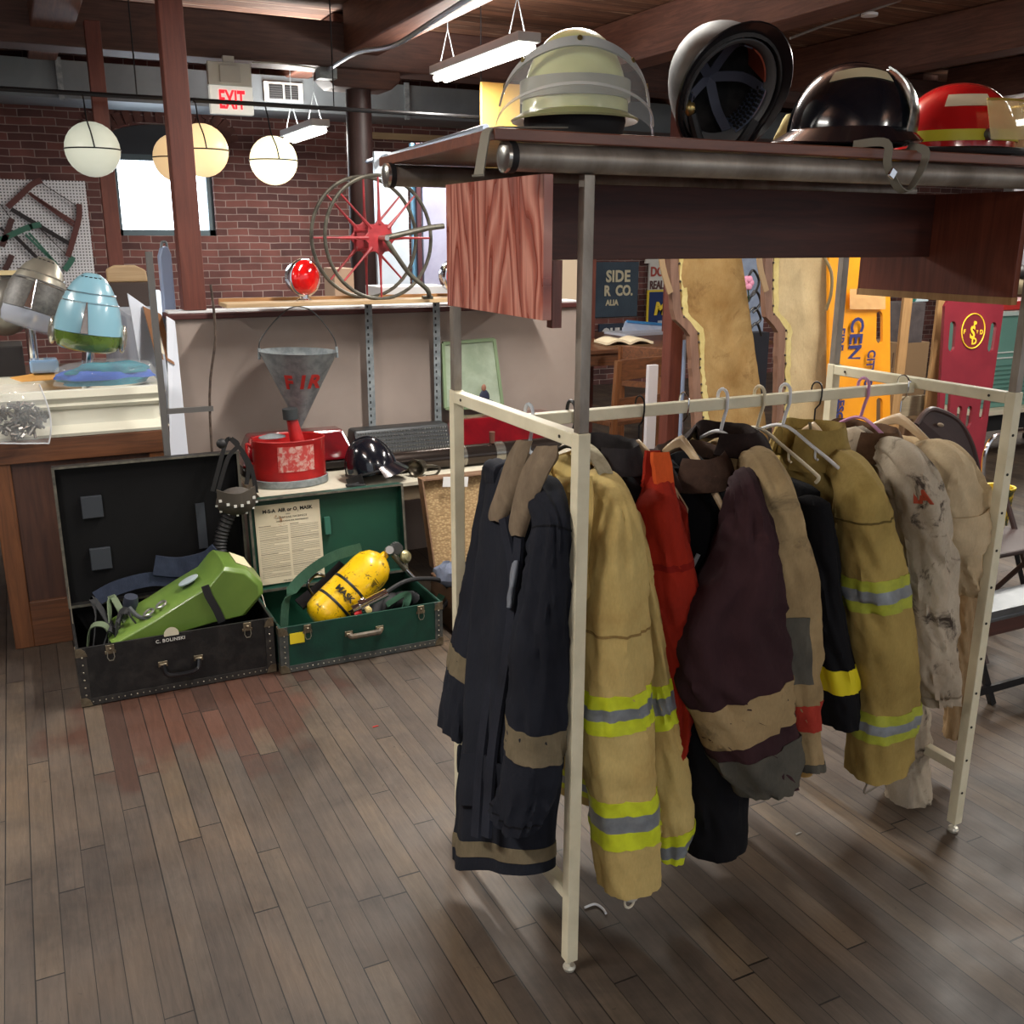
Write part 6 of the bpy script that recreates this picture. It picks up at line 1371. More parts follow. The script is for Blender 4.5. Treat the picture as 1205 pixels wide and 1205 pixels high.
MB().hexa([(.46, 4.84, 1.222), (.66, 4.84, 1.222), (.88, 7.22, 1.222), (.46, 7.22, 1.222), (.46, 4.84, 1.245), (.66, 4.84, 1.245), (.88, 7.22, 1.245), (.46, 7.22, 1.245)]).out('counter_top', WT, wc2, 0)
dp = thing('panel_door', (.5, 4.8, 0), 'leaning white panel door with a brown frame left of the partition', 'door panel')
def quad(pxs, Y, t, m_, nm, par, Y2=None): 
    a = [aty(x, y, Y if i in (0, 1) else (Y2 or Y)) for i, (x, y) in enumerate(pxs)]; n_ = V((0, t, 0)); return MB().hexa([a[0], a[1], a[1]+n_, a[0]+n_, a[3], a[2], a[2]+n_, a[3]+n_]).out(nm, m_, par, 0, bev=.002)
quad([(176, 500), (205, 500), (188, 372), (150, 345)], 4.62, .02, mat('pale_blue_white', (198, 206, 220), .5), 'panel', dp, 4.80)
quad([(183, 418), (193, 424), (180, 366), (168, 360)], 4.60, .014, mat('panel_brown', (130, 88, 56), .5), 'frame_strip', dp, 4.78)
quad([(196, 424), (206, 430), (190, 370), (183, 366)], 4.60, .014, mat('panel_brown', (0, 0, 0)), 'frame_strip', dp, 4.78)
quad([(185, 412), (194, 418), (184, 372), (176, 366)], 4.61, .008, mat('panel_cream', (214, 206, 186), .6), 'panel_field', dp, 4.79)
bsp = thing('leaning_board', (.64, 4.6, 0), 'tall narrow white board with blue sheen leaning against the partition end', 'board')
quad([(200, 538), (222, 538), (206, 378), (196, 372)], 4.50, .02, mat('white_blue_board', (214, 220, 232), .35, coat=.3), 'board', bsp, 4.66)
p0_, p1_ = aty(187, 370, 4.95), aty(203, 292, 4.95)
ks = thing('hanging_case', (p0_.x, 4.9, p0_.z), 'pale blue garment case standing on the white counter beside the thick red post', 'case')
MB().prism([(0, 0), (.052, 0), (.052, .27), (.040, .305), (.014, .30), (0, .26)], (p0_.x+.022, 5.0, 1.248), XA, ZA, -.09 if False else .09).out('case_body', mat('pale_blue_case', (160, 176, 208), .35), ks, 0, bev=.006)
MB().tube(spline([(p0_.x+.036, 4.95, 1.545), (p0_.x+.042, 4.95, 1.57), (p0_.x+.06, 4.95, 1.57), (p0_.x+.064, 4.95, 1.54)]), .006, 6).out('handle', GALV, ks)
# grey steel stand with crossbar and a rusty rod
sd_ = thing('steel_stand', aty(202, 530, 4.0), 'thin grey steel stand with a crossbar behind the black trunk', 'stand')
a0_, a1_ = aty(197, 535, 4.02), aty(204, 296, 4.02)
MB().box((a0_.x-.012, 4.01, .001), (a0_.x+.012, 4.03, a1_.z)).out('pole', mat('grey_steel_paint', (112, 110, 108), .45, .5), sd_, 0)
c0_, c1_ = aty(200, 484, 4.02), aty(251, 484, 4.02)
MB().box((a0_.x+.013, 4.012, c0_.z-.010), (c1_.x, 4.028, c0_.z+.010)).out('crossbar', mat('grey_steel_paint', (0, 0, 0)), sd_, 0)
r0_, r1_ = aty(251, 540, 4.02), aty(248, 335, 4.02)
MB().tube(spline([V((r0_.x, 4.02, .001)), V((r0_.x, 4.02, .9)), r1_+V((.002, 0, -.2)), r1_]), .005, 8).out('rusty_rod', mat('rust_rod', (92, 78, 68), .7, .3, c2=(60, 48, 42), vs=40), sd_)

# ================================================================ BEHIND THE PARTITION, MIDDLE
wb = thing('display_panel', aty(480, 350, 6.2), 'tall white display panel standing behind the hose reel', 'panel')
def up_panel(px0, px1, pyt, Y, m_, label, nm='room_screen', z0=.001, t=.03, cat='panel', pyb=None):
    a, b_ = aty(px0, pyt, Y), aty(px1, pyt, Y); zb_ = z0 if pyb is None else aty(px0, pyb, Y).z
    o = MB().box((a.x, Y, zb_), (b_.x, Y+t, a.z)).out(nm, m_, smooth=0, bev=.002)
    if label: tag(o, label, cat)
    return o
bpy.data.objects.remove(wb)
PLEX = mat('bright_plexi', (206, 216, 226), .25, c2=(178, 192, 208), vs=2, coat=.5)
up_panel(440, 479, 178, 6.30, PLEX, 'tall glossy white panel left behind the hose reel')
up_panel(483, 489, 168, 6.34, mat('sky_blue_panel', (120, 178, 216), .4), 'narrow sky blue strip between the glossy panels')
up_panel(489, 494, 168, 6.30, mat('dark_red_strip', (74, 34, 44), .5), 'thin dark red upright beside the sky blue strip', nm='upright_strip')
up_panel(496, 560, 168, 6.36, mat('lilac_grey_panel', (170, 172, 196), .4, c2=(150, 150, 178), vs=3), 'lilac grey corrugated panel behind the left plywood panel')
up_panel(449, 530, 338, 5.6, mat('white_ledge', (0, 0, 0)), 'low white box top behind the hose reel foot', nm='white_box', t=.3, cat='box')
up_panel(640, 697, 282, 5.5, mat('warm_beige_board', (214, 196, 170), .7), 'plain warm beige board seen between the plywood panel and the front upright', nm='beige_board', cat='board')
up_panel(393, 416, 316, 5.3, mat('beige_carton', (196, 166, 140), .7), 'beige patterned box behind the beacon on the partition', nm='carton', t=.2, cat='box')
up_panel(567, 612, 96, 6.2, mat('gold_board', (214, 176, 92), .6), 'golden yellow board behind the lime helmet', nm='yellow_board', z0=.001, cat='board')
a, b_ = aty(428, 188, 6.6), aty(575, 140, 4.6)
o = MB().tube([aty(432, 190, 6.9), aty(470, 180, 5.8), aty(572, 150, 4.2)], .016, 10).out('handrail_pipe', mat('blue_grey_pipe', (150, 160, 176), .35, .5)); tag(o, 'blue grey pipe running from the round column towards the shelf', 'pipe')
o = MB().box((aty(437, 163, 9.46).x, 9.46, aty(437, 163, 9.46).z), (aty(560, 160, 9.46).x, 9.495, aty(437, 158, 9.46).z+.02)).out('wooden_batten', PINE, smooth=0); tag(o, 'thin pale slat below the duct right of the column', 'slat')
# hand sign board
# ================================================================ RIGHT OF THE PARTITION
def sign(px0, py0, px1, py1, Y, m_, label, nm='painted_sign', t=.03, cat='sign'):
    a, b_ = aty(px0, py1, Y), aty(px1, py0, Y); th_ = thing(nm, ((a.x+b_.x)/2, Y, a.z), label, cat)
    MB().box((a.x, Y, a.z), (b_.x, Y+t, b_.z)).out('board', m_, th_, 0, bev=.003); return th_, a, b_
SLB = mat('slate_blue_paint', (62, 80, 96), .6, c2=(52, 66, 82), vs=4); CRT = mat('cream_letter', (220, 210, 180), .6)
sg1, a, b_ = sign(640, 308, 752, 376, 9.465, SLB, 'large slate blue painted sign with cream letters on the brick wall')
def tx(s_, px, py, Y, h, m_, par, sx=.8, bold=.01, al='LEFT', shear=0, sp=1):
    p = aty(px, py, Y); H = (aty(px, py-h, Y)-p).z; return text('sign_letters', s_, p-V((0, .006, 0)), XA, ZA, H/.70, m_, par, .003, bold, al, sx, shear, sp)
tx('RSIDE', 741, 331, 9.465, 13, CRT, sg1, .86, .006, 'RIGHT', sp=1.05) if 0 else tx('SIDE', 741, 331, 9.465, 13, CRT, sg1, .9, .006, 'RIGHT', sp=1.05); tx('R  CO.', 744, 347, 9.465, 11.5, CRT, sg1, .84, .006, 'RIGHT'); tx('ALIA', 727, 359, 9.465, 6.5, CRT, sg1, .9, .003, 'RIGHT')
sg2, a, b_ = sign(705, 380, 745, 402, 9.46, mat('navy_paint', (44, 56, 76), .6), 'low dark blue sign with white letters under the slate blue one'); tx('OUH', 708, 399, 9.46, 12, mat('white_letter', (226, 226, 226), .6), sg2, .8, .01)
sg3, a, b_ = sign(763, 308, 822, 350, 9.44, mat('white_paint_sign', (222, 220, 214), .6), 'white sign with red and black letters above the blue M sign')
MB().prism([(0, 0), (.5, 0), (.5, .18), (.42, .13), (.3, .12), (.08, .22), (.02, .20), (.03, .1)], aty(759, 310, 9.44), XA, ZA, -.02).out('scroll_top', mat('white_paint_sign', (0, 0, 0)), sg3, 0)
tx('DON', 765, 325, 9.44, 11, mat('sign_red', (176, 70, 60), .6), sg3, .8, .004); tx('REALT', 764, 340, 9.44, 9.5, mat('sign_black', (90, 50, 50), .6), sg3, .66, .003)
sg4, a, b_ = sign(762, 342, 830, 405, 9.37, mat('deep_blue_sign', (24, 48, 100), .4), 'deep blue sign with a yellow border and a big yellow letter M')
MB().box((a.x-.02, 9.375, a.z-.02), (b_.x, 9.395, b_.z+.02)).out('yellow_border', mat('sign_yellow', (236, 206, 60), .5), sg4, 0)
tx('M', 769, 370, 9.37, 14, mat('sign_yellow', (0, 0, 0)), sg4, 1.0, .010, shear=.2); tx('D', 773, 390, 9.37, 12, mat('grey_letter', (176, 186, 196), .6), sg4, .95, .010)
# book table
bt0 = aty(700, 404, 6.2); btb = thing('book_table', (3.9, 6.5, 0), 'old wooden table with open books seen through the rack', 'table')
TZ = aty(720, 411, 6.1).z
MB().box((3.55, 6.1, TZ-.03), (5.3, 7.3, TZ)).out('table_top', OAKX, btb, 0, bev=.003)
MB().box((3.6, 6.13, TZ-.12), (5.2, 6.16, TZ-.031)).out('apron', OAKX, btb, 0)
for x in (3.62, 5.2):
    for y in (6.17, 7.2): MB().box((x-.03, y-.03, .001), (x+.03, y+.03, TZ-.031)).out('leg', OAK, btb, 0)
def book_open(px, py, Y, w_, label, ang=0, m_=None):
    p = aty(px, py, Y); p.z = TZ+.001; t = thing('open_book', p, label, 'book'); R = eul(0, 0, ang)
    for s in (-1, 1):
        MB().sheet(lambda u, v: p+R @ V((s*w_*u, -.12+.24*v, .030*math.sin(math.pi*min(1, u*1.1)*.9)+.006*(1-u)+.010)), 10, 4, .018).out('page_block', mat('page_cream', (226, 212, 180), .8), t)
    MB().cbox(p+V((0, 0, .003)), (2*w_+.02, .26, .004), R).out('cover', mat('book_brown', (120, 90, 60), .7), t, 0)
book_open(733, 424, 6.35, .19, 'open book with cream pages lying nearest on the wooden table', -8)
o = MB().cbox((aty(757, 408, 7.0).x, 7.0, TZ+.012), (.6, .3, .02), eul(0, 0, 4)).out('magazine', mat('pale_magazine', (186, 190, 202), .4), smooth=0); tag(o, 'pale flat magazine lying behind the open book', 'magazine')
lp = thing('display_case', (4.6, 7.1, TZ), 'tilted pale blue glossy display folder standing on the book table', 'folder')
q = [aty(727, 408, 6.9), aty(774, 410, 6.9), aty(784, 382, 7.15), aty(737, 378, 7.15)]; nn = V((0, .02, 0))
MB().hexa([q[0], q[1], q[1]+nn, q[0]+nn, q[3], q[2], q[2]+nn, q[3]+nn]).out('folder', mat('pale_blue_gloss', (180, 200, 232), .2, c2=(214, 222, 238), vs=6, coat=.5), lp, 0)
MB().beam(q[3]-nn*.5, q[2]-nn*.5, .02, .03, YA).out('spine', mat('spine_blue', (70, 140, 200), .4), lp, 0)
o = MB().cbox(aty(752, 404, 6.75)+V((0, 0, .0)), (.16, .12, .03), eul(0, 0, -10)).out('small_book', mat('olive_book', (150, 158, 116), .6), smooth=0, bev=.002); o.location.z += 0; tag(o, 'small olive book standing in front of the pale blue folder', 'book')
# wooden chairs by the table
def wchair(px, py, Y, yaw, label, back_only=False):
    p = aty(px, py, Y); p.z = 0; t = thing('wooden_chair', p, label, 'chair'); R = eul(0, 0, yaw); L = lambda x, y, z: p+R @ V((x, y, z))
    for x in (-.2, .2):
        MB().beam(L(x, .2, .001), L(x, .2, .44), .035, .035, YA).out('leg', OAK, t, 0); MB().beam(L(x, -.2, .001), L(x*.98, -.25, .86), .035, .035, YA).out('leg', OAK, t, 0)
    MB().hexa([L(-.22, -.22, .441), L(.22, -.22, .441), L(.22, .22, .441), L(-.22, .22, .441), L(-.22, -.22, .47), L(.22, -.22, .47), L(.22, .22, .47), L(-.22, .22, .47)]).out('seat', OAKX, t, 0, bev=.004)
    MB().beam(L(-.19, -.247, .80), L(.19, -.247, .80), .02, .13, V((0, 0, 1))).out('back_rail', OAKX, t, 0, bev=.004); MB().beam(L(-.19, -.24, .60), L(.19, -.24, .60), .018, .04, V((0, 0, 1))).out('back_rail', OAKX, t, 0)
wchair(722, 470, 5.5, 10, 'brown wooden chair with a curved back rail pushed to the book table, seen left')
wchair(776, 480, 5.9, -60, 'brown wooden chair turned sideways at the book table near the dark red post')
o = up_panel(764, 775, 430, 4.9, mat('white_leg_panel', (206, 202, 206), .6), 'narrow white upright strip left of the short dark red post', nm='white_upright', cat='post')
o = MB().tube([V((aty(806, 400, 4.15).x, 4.15, .001)), aty(806, 400, 4.15)], .011, 8).out('blue_pole', mat('pale_blue_pole', (150, 166, 196), .35, .4)); tag(o, 'thin pale blue metal pole beside the first tan stretcher', 'pole')
# two tan canvas rescue stretchers, wood edged, leaning
def stretcher(px0, px1, pxb0, pxb1, Y, label, seed, edge=True, TANM=TAN):
    a, b_ = aty(px0, 285, Y), aty(px1, 285, Y); t = thing('canvas_stretcher', ((a.x+b_.x)/2, Y, 0), label, 'stretcher')
    zt_ = 1.69; x0, x1 = a.x+.06, b_.x; lean = .05
    c0, c1 = aty(pxb0, 480, Y), aty(pxb1, 480, Y); k = (a.z-c0.z)
    sl0, sl1 = (c0.x-a.x)/k, (c1.x-b_.x)/k
    def edgeL(z): 
        dz = 1.58-z; w_ = 0 if dz < .34 else min(.09, (dz-.34)*1.1)
        return x0+sl0*dz*.45+w_+.006*noise.noise(V((z*20, seed, 0)))
    def edgeR(z): return x1+sl1*(1.58-z)+.005*noise.noise(V((z*15, seed, 4)))
    N_ = 44
    def fn(u, v): z = zt_-(zt_-.02)*v; xa_, xb_ = edgeL(z), edgeR(z); return V((xa_+(xb_-xa_)*u, Y+lean*(z-1.6)*-1*-.4+.010*noise.noise(V((u*4, z*4, seed))), z))
    MB().sheet(fn, 16, N_, .022).out('canvas_panel', TANM, t, 60)
    fr_ = []
    b = MB(); pts = [V((edgeL(z)-.025, Y+lean*(z-1.6)*.4, z)) for z in [zt_-(zt_-.02)*i/40 for i in range(41)]]
    b.ribbon(pts, .045, XA, .035); b.out('wooden_edge', wood('rail_wood', (112, 80, 64), (146, 110, 90), 2, .6), t, 0)
    b = MB(); MBk = b
    for i in range(26): p = pts[1+int(i*1.5)]+V((.030, -.016, 0)); b.ball(p, .006, 6)
    b.out('tacks', mat('tack_dark', (60, 48, 40), .6), t, 60, kind='stuff')
    b.v = []; b.f = []
    rg_ = MB().ribbon([V((edgeL(z)+.025+.012*noise.noise(V((z*25, seed, 9))), Y-.014+lean*(z-1.6)*.4, z)) for z in [zt_-(zt_-.02)*i/60 for i in range(61)]], .032, XA, .002); rg_.out('frayed_strip', cloth('frayed_strip', (216, 200, 140), (190, 168, 104), 12), t)
    p = pts[3]; MB().ribbon(spline([p+V((-.02, -.02, .05)), p+V((-.07, -.03, .0)), p+V((-.06, -.03, -.10)), p+V((-.01, -.03, -.22))]), .03, (.8, 0, .4), .008).out('carry_strap', mat('strap_tan', (150, 124, 92), .8), t, 60)
    return t
stretcher(782, 868, 815, 893, 4.0, 'first tan canvas stretcher with a torn pale edge, left of its pair behind the rack', 1, TANM=cloth('brown_canvas', (172, 142, 94), (142, 108, 62), 5, dirt=(110, 78, 44), dlo=.55, dhi=.75))
stretcher(896, 978, 900, 978, 3.95, 'second paler tan canvas stretcher with tacked wooden edge, right of its pair', 2, TANM=cloth('pale_canvas', (198, 176, 136), (176, 152, 112), 3, dirt=(140, 116, 84), dlo=.64, dhi=.8, ds=12))
# wrought iron and flower between them
wi = thing('iron_screen', aty(888, 380, 5.0), 'black wrought iron screen between the two tan stretchers', 'screen')
for i, pts in enumerate(([(879, 330), (886, 318), (893, 330), (888, 345), (880, 350)], [(880, 355), (889, 342), (895, 356), (886, 368)], [(878, 372), (888, 362), (895, 376), (884, 384)], [(880, 392), (890, 380), (896, 395)])): MB().tube(spline([aty(x, y, 5.0) for x, y in pts]), .008, 6).out('scroll', BLACKM, wi)
MB().box((aty(884, 400, 5.1).x, 5.1, .001), (aty(905, 400, 5.1).x, 5.2, aty(884, 392, 5.1).z)).out('dark_backing', mat('near_black_blue', (26, 28, 38), .8), wi, 0)
MB().tube([aty(880, 333, 4.93), aty(881, 350, 4.98), V((aty(881, 350, 5.05).x, 5.15, aty(884, 392, 5.1).z-.02))], .004, 6).out('stem', mat('stem_green', (50, 80, 50), .7), wi); fl = thing('pink_flower', aty(880, 333, 4.9), 'pink artificial flower above the black iron screen', 'flower')
for i in range(6): a = 1.05*i; MB().ball(aty(880, 333, 4.9)+V((.025*math.cos(a), 0, .025*math.sin(a))), (.022, .014, .022), 10).out('petal', mat('petal_pink', (222, 150, 180), .6), fl)
up_panel(868, 905, 288, 5.6, mat('grey_blue_panel', (150, 164, 186), .5, c2=(120, 134, 160), vs=9), 'grey blue panel behind the iron screen', nm='backing_panel')
# yellow backboard with lettering
def backboard(name, corners, Y, holes, m_, label, t=.018, Yb=None):
    """corners: top-left, top-right, bottom-right, bottom-left in the photograph; holes are (u, v, half length) slots"""
    Yb = Yb or Y; tl, tr_2, br, bl = [aty(x, y, yy) for (x, y), yy in zip(corners, (Y, Y, Yb, Yb))]
    th_ = thing(name, (bl+br)/2, label, 'backboard')
    X = (tr_2-tl).normalized(); W = (tr_2-tl).length; Hh = ((tl+tr_2)/2-(bl+br)/2).length; U = ((tl+tr_2)/2-(bl+br)/2).normalized()
    O = bl; bm = bmesh.new()
    def P(u, v): # v 0 bottom .. 1 top
        return bl.lerp(br, u).lerp(tl.lerp(tr_2, u), v)
    # planar face with slots through triangle fill
    def loop(pts): vs_ = [bm.verts.new(P(*p)) for p in pts]; return [bm.edges.new((vs_[i], vs_[(i+1) % len(vs_)])) for i in range(len(vs_))]
    ed = loop([(.06, 0), (.94, 0), (1, .02), (1, .97), (.94, 1), (.06, 1), (0, .97), (0, .02)])
    for (u, v, hl) in holes:
        ru = .055; rv = ru*W/Hh
        ed += loop([(u+ru*math.cos(math.radians(a)), v+(hl if a < 180 else -hl)+rv*math.sin(math.radians(a))) for a in (0, 30, 60, 90, 120, 150, 180)]+[(u+ru*math.cos(math.radians(a)), v-hl+rv*math.sin(math.radians(a))) for a in (180.1, 210, 240, 270, 300, 330, 360)])
    bmesh.ops.triangle_fill(bm, use_beauty=True, edges=ed)
    me = bpy.data.meshes.new('board'); bm.to_mesh(me); bm.free(); me.materials.append(m_)
    o = bpy.data.objects.new('board', me); COL.objects.link(o); o.parent = th_; o.matrix_parent_inverse = Matrix.Translation(th_.location).inverted()
    md = o.modifiers.new('solid', 'SOLIDIFY'); md.thickness = t; md.offset = 0
    return th_, P, X, U, W
YBM = mat('orange_yellow_board', (240, 160, 28), .3, c2=(226, 142, 22), vs=4, coat=.4)
yb_t, P_, X_, U_, W_ = backboard('spine_board', [(974, 255), (1046, 262), (1046, 700), (974, 700)], 3.93, [(.15, .735, .03), (.82, .735, .03), (.15, .51, .03), (.82, .51, .03)], YBM, 'orange-yellow rescue backboard with blue lettering behind the far right upright', Yb=3.80)
BLUEL = mat('blue_letter', (52, 56, 112), .6)
def vt(s_, px, py, h, par, Yq=3.865, m_=BLUEL, sx=1, bold=.002):  # text running downwards
    p = aty(px, py, Yq); H = abs((aty(px+h, py, Yq)-p).x); o = text('board_letters', s_, p, V((0, .02, -1)), V((1, 0, 0)), H/.72, m_, par, .001, bold, sx=sx); return o
vt('CENTRAL', 1003, 373, 15, yb_t, 3.872, sx=.95, bold=.003); vt('FIRE', 987, 386, 8, yb_t, 3.868, sx=1.0); vt('RESCUE', 987, 462, 8, yb_t, 3.85); vt('CITY OF', 1022, 412, 9, yb_t, 3.86, sx=.8)
MB().sheet(lambda u, v: aty(1000+42*u, 340+24*v, 3.875-.004*noise.noise(V((u*9, v*9, 1)))), 14, 8, .001).out('peeled_tape', mat('peeled_tape', (236, 190, 130), .25, alpha=.7), yb_t)
MB().tube(spline([aty(968, 300, 3.85), aty(978, 320, 3.82), aty(978, 345, 3.82), aty(972, 365, 3.84)]), .008, 8).out('rope_loop', mat('old_rope', (128, 112, 80), .9), yb_t)
# open plywood backboard
pw = thing('plywood_board', aty(1075, 500, 3.95), 'slotted plywood backboard frame between the yellow and the red boards', 'backboard')
def pbox(px0, px1, py0, py1, Y, nm, m_, par, t=.018): a, b_ = aty(px0, py1, Y), aty(px1, py0, Y); return MB().box((a.x, Y, a.z), (b_.x, Y+t, b_.z)).out(nm, m_, par, 0, bev=.003)
s1_ = pbox(1047, 1065, 342, 600, 3.98, 'side_rail', PINEZ, pw); s2_ = pbox(1090, 1106, 342, 600, 3.98, 'side_rail', PINEZ, pw); pbox(1065, 1090, 342, 352, 3.981, 'head_rail', PINEZ, pw)
for px, py, par_ in ((1049.5, 415, s1_), (1092.5, 412, s2_)): pbox(px, px+3, py, py+18, 3.975, 'slot', mat('slot_brown', (70, 46, 30), .8), par_, .004)
cr_ = thing('wooden_crate', aty(1080, 500, 4.1), 'weathered grey wooden crate boards behind the plywood backboard', 'crate')
pbox(1050, 1112, 463, 492, 4.02, 'top_slat', wood('weathered', (140, 126, 100), (168, 154, 126), 0, .8), cr_, .03); pbox(1050, 1075, 493, 620, 4.03, 'side_slat', wood('weathered_z', (120, 90, 64), (150, 120, 90), 2, .8), cr_, .03)
tv = thing('grey_case', aty(1077, 400, 4.5), 'dark grey wrapped case seen through the plywood backboard', 'case')
pbox(1066, 1090, 356, 404, 4.5, 'case', mat('grey_wrap', (92, 84, 84), .5, c2=(70, 64, 64), vs=14), tv, .2)
ob = thing('storage_box', aty(1077, 430, 4.6), 'brown cardboard box under the grey wrapped case', 'box'); a_, b2 = aty(1060, 404.2, 4.5), aty(1094, 404.2, 4.5); MB().box((a_.x, 4.5, .001), (b2.x, 4.8, a_.z)).out('carton', mat('carton_brown', (130, 104, 74), .8), ob, 0, bev=.002)
dg = thing('white_card_sign', aty(1077, 340, 4.6), 'pale card with a green letter D above the grey wrapped case', 'sign'); pbox(1064, 1094, 342, 355.7, 4.6, 'card', mat('pale_cyan_card', (196, 214, 220), .6), dg, .02)
p = aty(1073, 354, 4.597); text('letter', 'D', p, XA, ZA, .05, mat('green_letter', (30, 110, 100), .6), dg, .002, .006)
# red backboard with round emblem
RBM = mat('crimson_board', (126, 32, 44), .45, c2=(112, 26, 38), vs=5, coat=.2)
rb_t, P_, X_, U_, W_ = backboard('spine_board', [(1110, 350), (1174, 352), (1150, 585), (1114, 585)] if False else [(1111, 352), (1181, 354), (1143, 620), (1096, 620)], 3.90, [(.15, .84, .045), (.86, .84, .045), (.15, .55, .05), (.86, .55, .05), (.40, .49, .028), (.60, .49, .028), (.86, .21, .05), (.15, .21, .05)], RBM, 'crimson rescue backboard with a yellow oval fire department emblem', Yb=3.72)
def onb(u, v, off=.014): return P_(u, v)+(X_.cross(U_).normalized()*off if X_.cross(U_).y < 0 else X_.cross(U_).normalized()*-off)
EMY = mat('emblem_yellow', (240, 200, 50), .5)
MB().tube([onb(.50+.20*math.cos(a), .865+.075*math.sin(a), .0125) for a in [2*math.pi*i/48 for i in range(48)]], .0035, 6, closed=True).out('emblem_ring', EMY, rb_t)
b = MB(); ctr = onb(.50, .865, .0105); rim = [onb(.50+.195*math.cos(a), .865+.073*math.sin(a), .0105) for a in [2*math.pi*i/40 for i in range(40)]]
N_ = (rim[10]-ctr).cross(rim[0]-ctr).normalized(); N_ = N_ if N_.y < 0 else -N_
b.add([p for p in rim]+[p+N_*.001 for p in rim], [tuple(range(40)), tuple(range(40, 80))]+[(i, (i+1) % 40, 40+(i+1) % 40, 40+i) for i in range(40)]); b.out('emblem_field', mat('emblem_maroon', (110, 26, 34), .5), rb_t, 0)
def em(ch, u, v, h, sx=1, bold=.001): o_ = onb(u, v, .0135); text('emblem_letter', ch, o_, X_, U_, h, EMY, rb_t, .001, bold, 'CENTER', sx)
em('S', .49, .834, .095, .9, .003); em('F', .345, .852, .035); em('D', .645, .852, .035); em('T', .57, .856, .022); em('P', .52, .885, .04, 1.1, .002); em('D', .53, .808, .05, 1.1, .002)
# green cabinet, counter, chair, bucket and bench at the right edge
gc = thing('green_cabinet', aty(1185, 440, 4.9), 'pale green louvred cabinet behind the crimson backboard', 'cabinet')
GCM = mat('sea_green', (104, 150, 138), .5)
a, b_ = aty(1146, 482, 4.9), aty(1262, 368, 4.9); MB().box((a.x, 4.9, a.z), (b_.x, 5.3, b_.z)).out('body', GCM, gc, 0, bev=.004)
MB().box((a.x-.02, 4.88, b_.z+.001), (b_.x, 5.32, b_.z+.03)).out('top', mat('pale_green_top', (190, 206, 200), .4), gc, 0)
lv = MB()
for i in range(9): z = a.z+.04+i*.033; lv.box((a.x+.05, 4.893, z), (b_.x-.05, 4.899, z+.006))
lv.out('louvres', mat('louvre_dark', (74, 118, 106), .6), gc, 0, kind='stuff')
for dz in (.36, .40): MB().box((a.x, 4.892, a.z+dz), (b_.x, 4.8995, a.z+dz+.008)).out('white_line', mat('white_line', (220, 226, 220), .5), gc, 0)
rt_ = thing('red_tray', aty(1190, 362, 5.0), 'red enamel tray on the green cabinet', 'tray'); a2, b2_ = aty(1170, 366, 5.0), aty(1260, 355, 5.0); MB().box((a2.x, 4.95, b_.z+.032), (b2_.x, 5.25, b_.z+.10)).out('tray', mat('tray_red', (196, 48, 44), .4), rt_, 0, bev=.01)
ctb = thing('trestle_table', aty(1180, 500, 4.8), 'pale topped table carrying the green cabinet', 'table')
MB().box((a.x-.08, 4.8, a.z-.035), (b_.x+.4, 5.4, a.z-.002)).out('table_top', mat('pale_top', (206, 198, 176), .5), ctb, 0, bev=.003)
MB().box((a.x-.05, 4.84, a.z-.16), (b_.x+.35, 4.86, a.z-.036)).out('skirt', mat('black_skirt', (18, 18, 20), .9), ctb, 0)
for x in (a.x, b_.x+.3):
    for y in (4.9, 5.35): MB().box((x-.02, y-.02, .001), (x+.02, y+.02, a.z-.036)).out('leg', BLACKM, ctb, 0)
# poster and far things right
ps = thing('lettered_poster', aty(1190, 250, 9.0), 'large white poster with lines of grey letters at the right edge', 'poster')
a, b_ = aty(1180, 330, 7.6), aty(1290, 215, 7.6); MB().box((a.x, 7.61, .001), (b_.x, 7.63, b_.z)).out('backing_board', mat('poster_back', (120, 116, 118), .7), ps, 0); MB().box((a.x, 7.6, a.z), (b_.x, 7.609, b_.z)).out('sheet', mat('poster_white', (214, 214, 222), .6), ps, 0)
for i, s_t in enumerate(('C A N', 'R E S', 'T R Y', 'L P A')): text('poster_letters', s_t, (a.x+.10, 7.597, b_.z-.30-.14*i), XA, ZA, .11, mat('poster_grey', (130, 126, 132), .7), ps, .002, .002)
MB().box((a.x, 7.592, b_.z-.15), (b_.x, 7.599, b_.z-.12)).out('red_rule', mat('red_rule', (170, 100, 96), .6), ps, 0)
hd = thing('mannequin_bust', aty(1196, 335, 6.4), 'pale bust with a dark cap behind the right uprights', 'bust')
c = aty(1197, 325, 6.4); MB().ball(c+V((0, 0, .02)), (.10, .10, .09), 16).out('dark_cap', mat('dark_cap2', (40, 36, 34), .5), hd); MB().ball(c-V((0, 0, .08)), (.14, .1, .10), 16).out('head', mat('bust_cream', (190, 174, 140), .6), hd); MB().box((c.x-.25, 6.35, .001), (c.x+.4, 6.7, c.z-.15)).out('plinth', mat('plinth_brown', (110, 80, 60), .6), hd, 0)
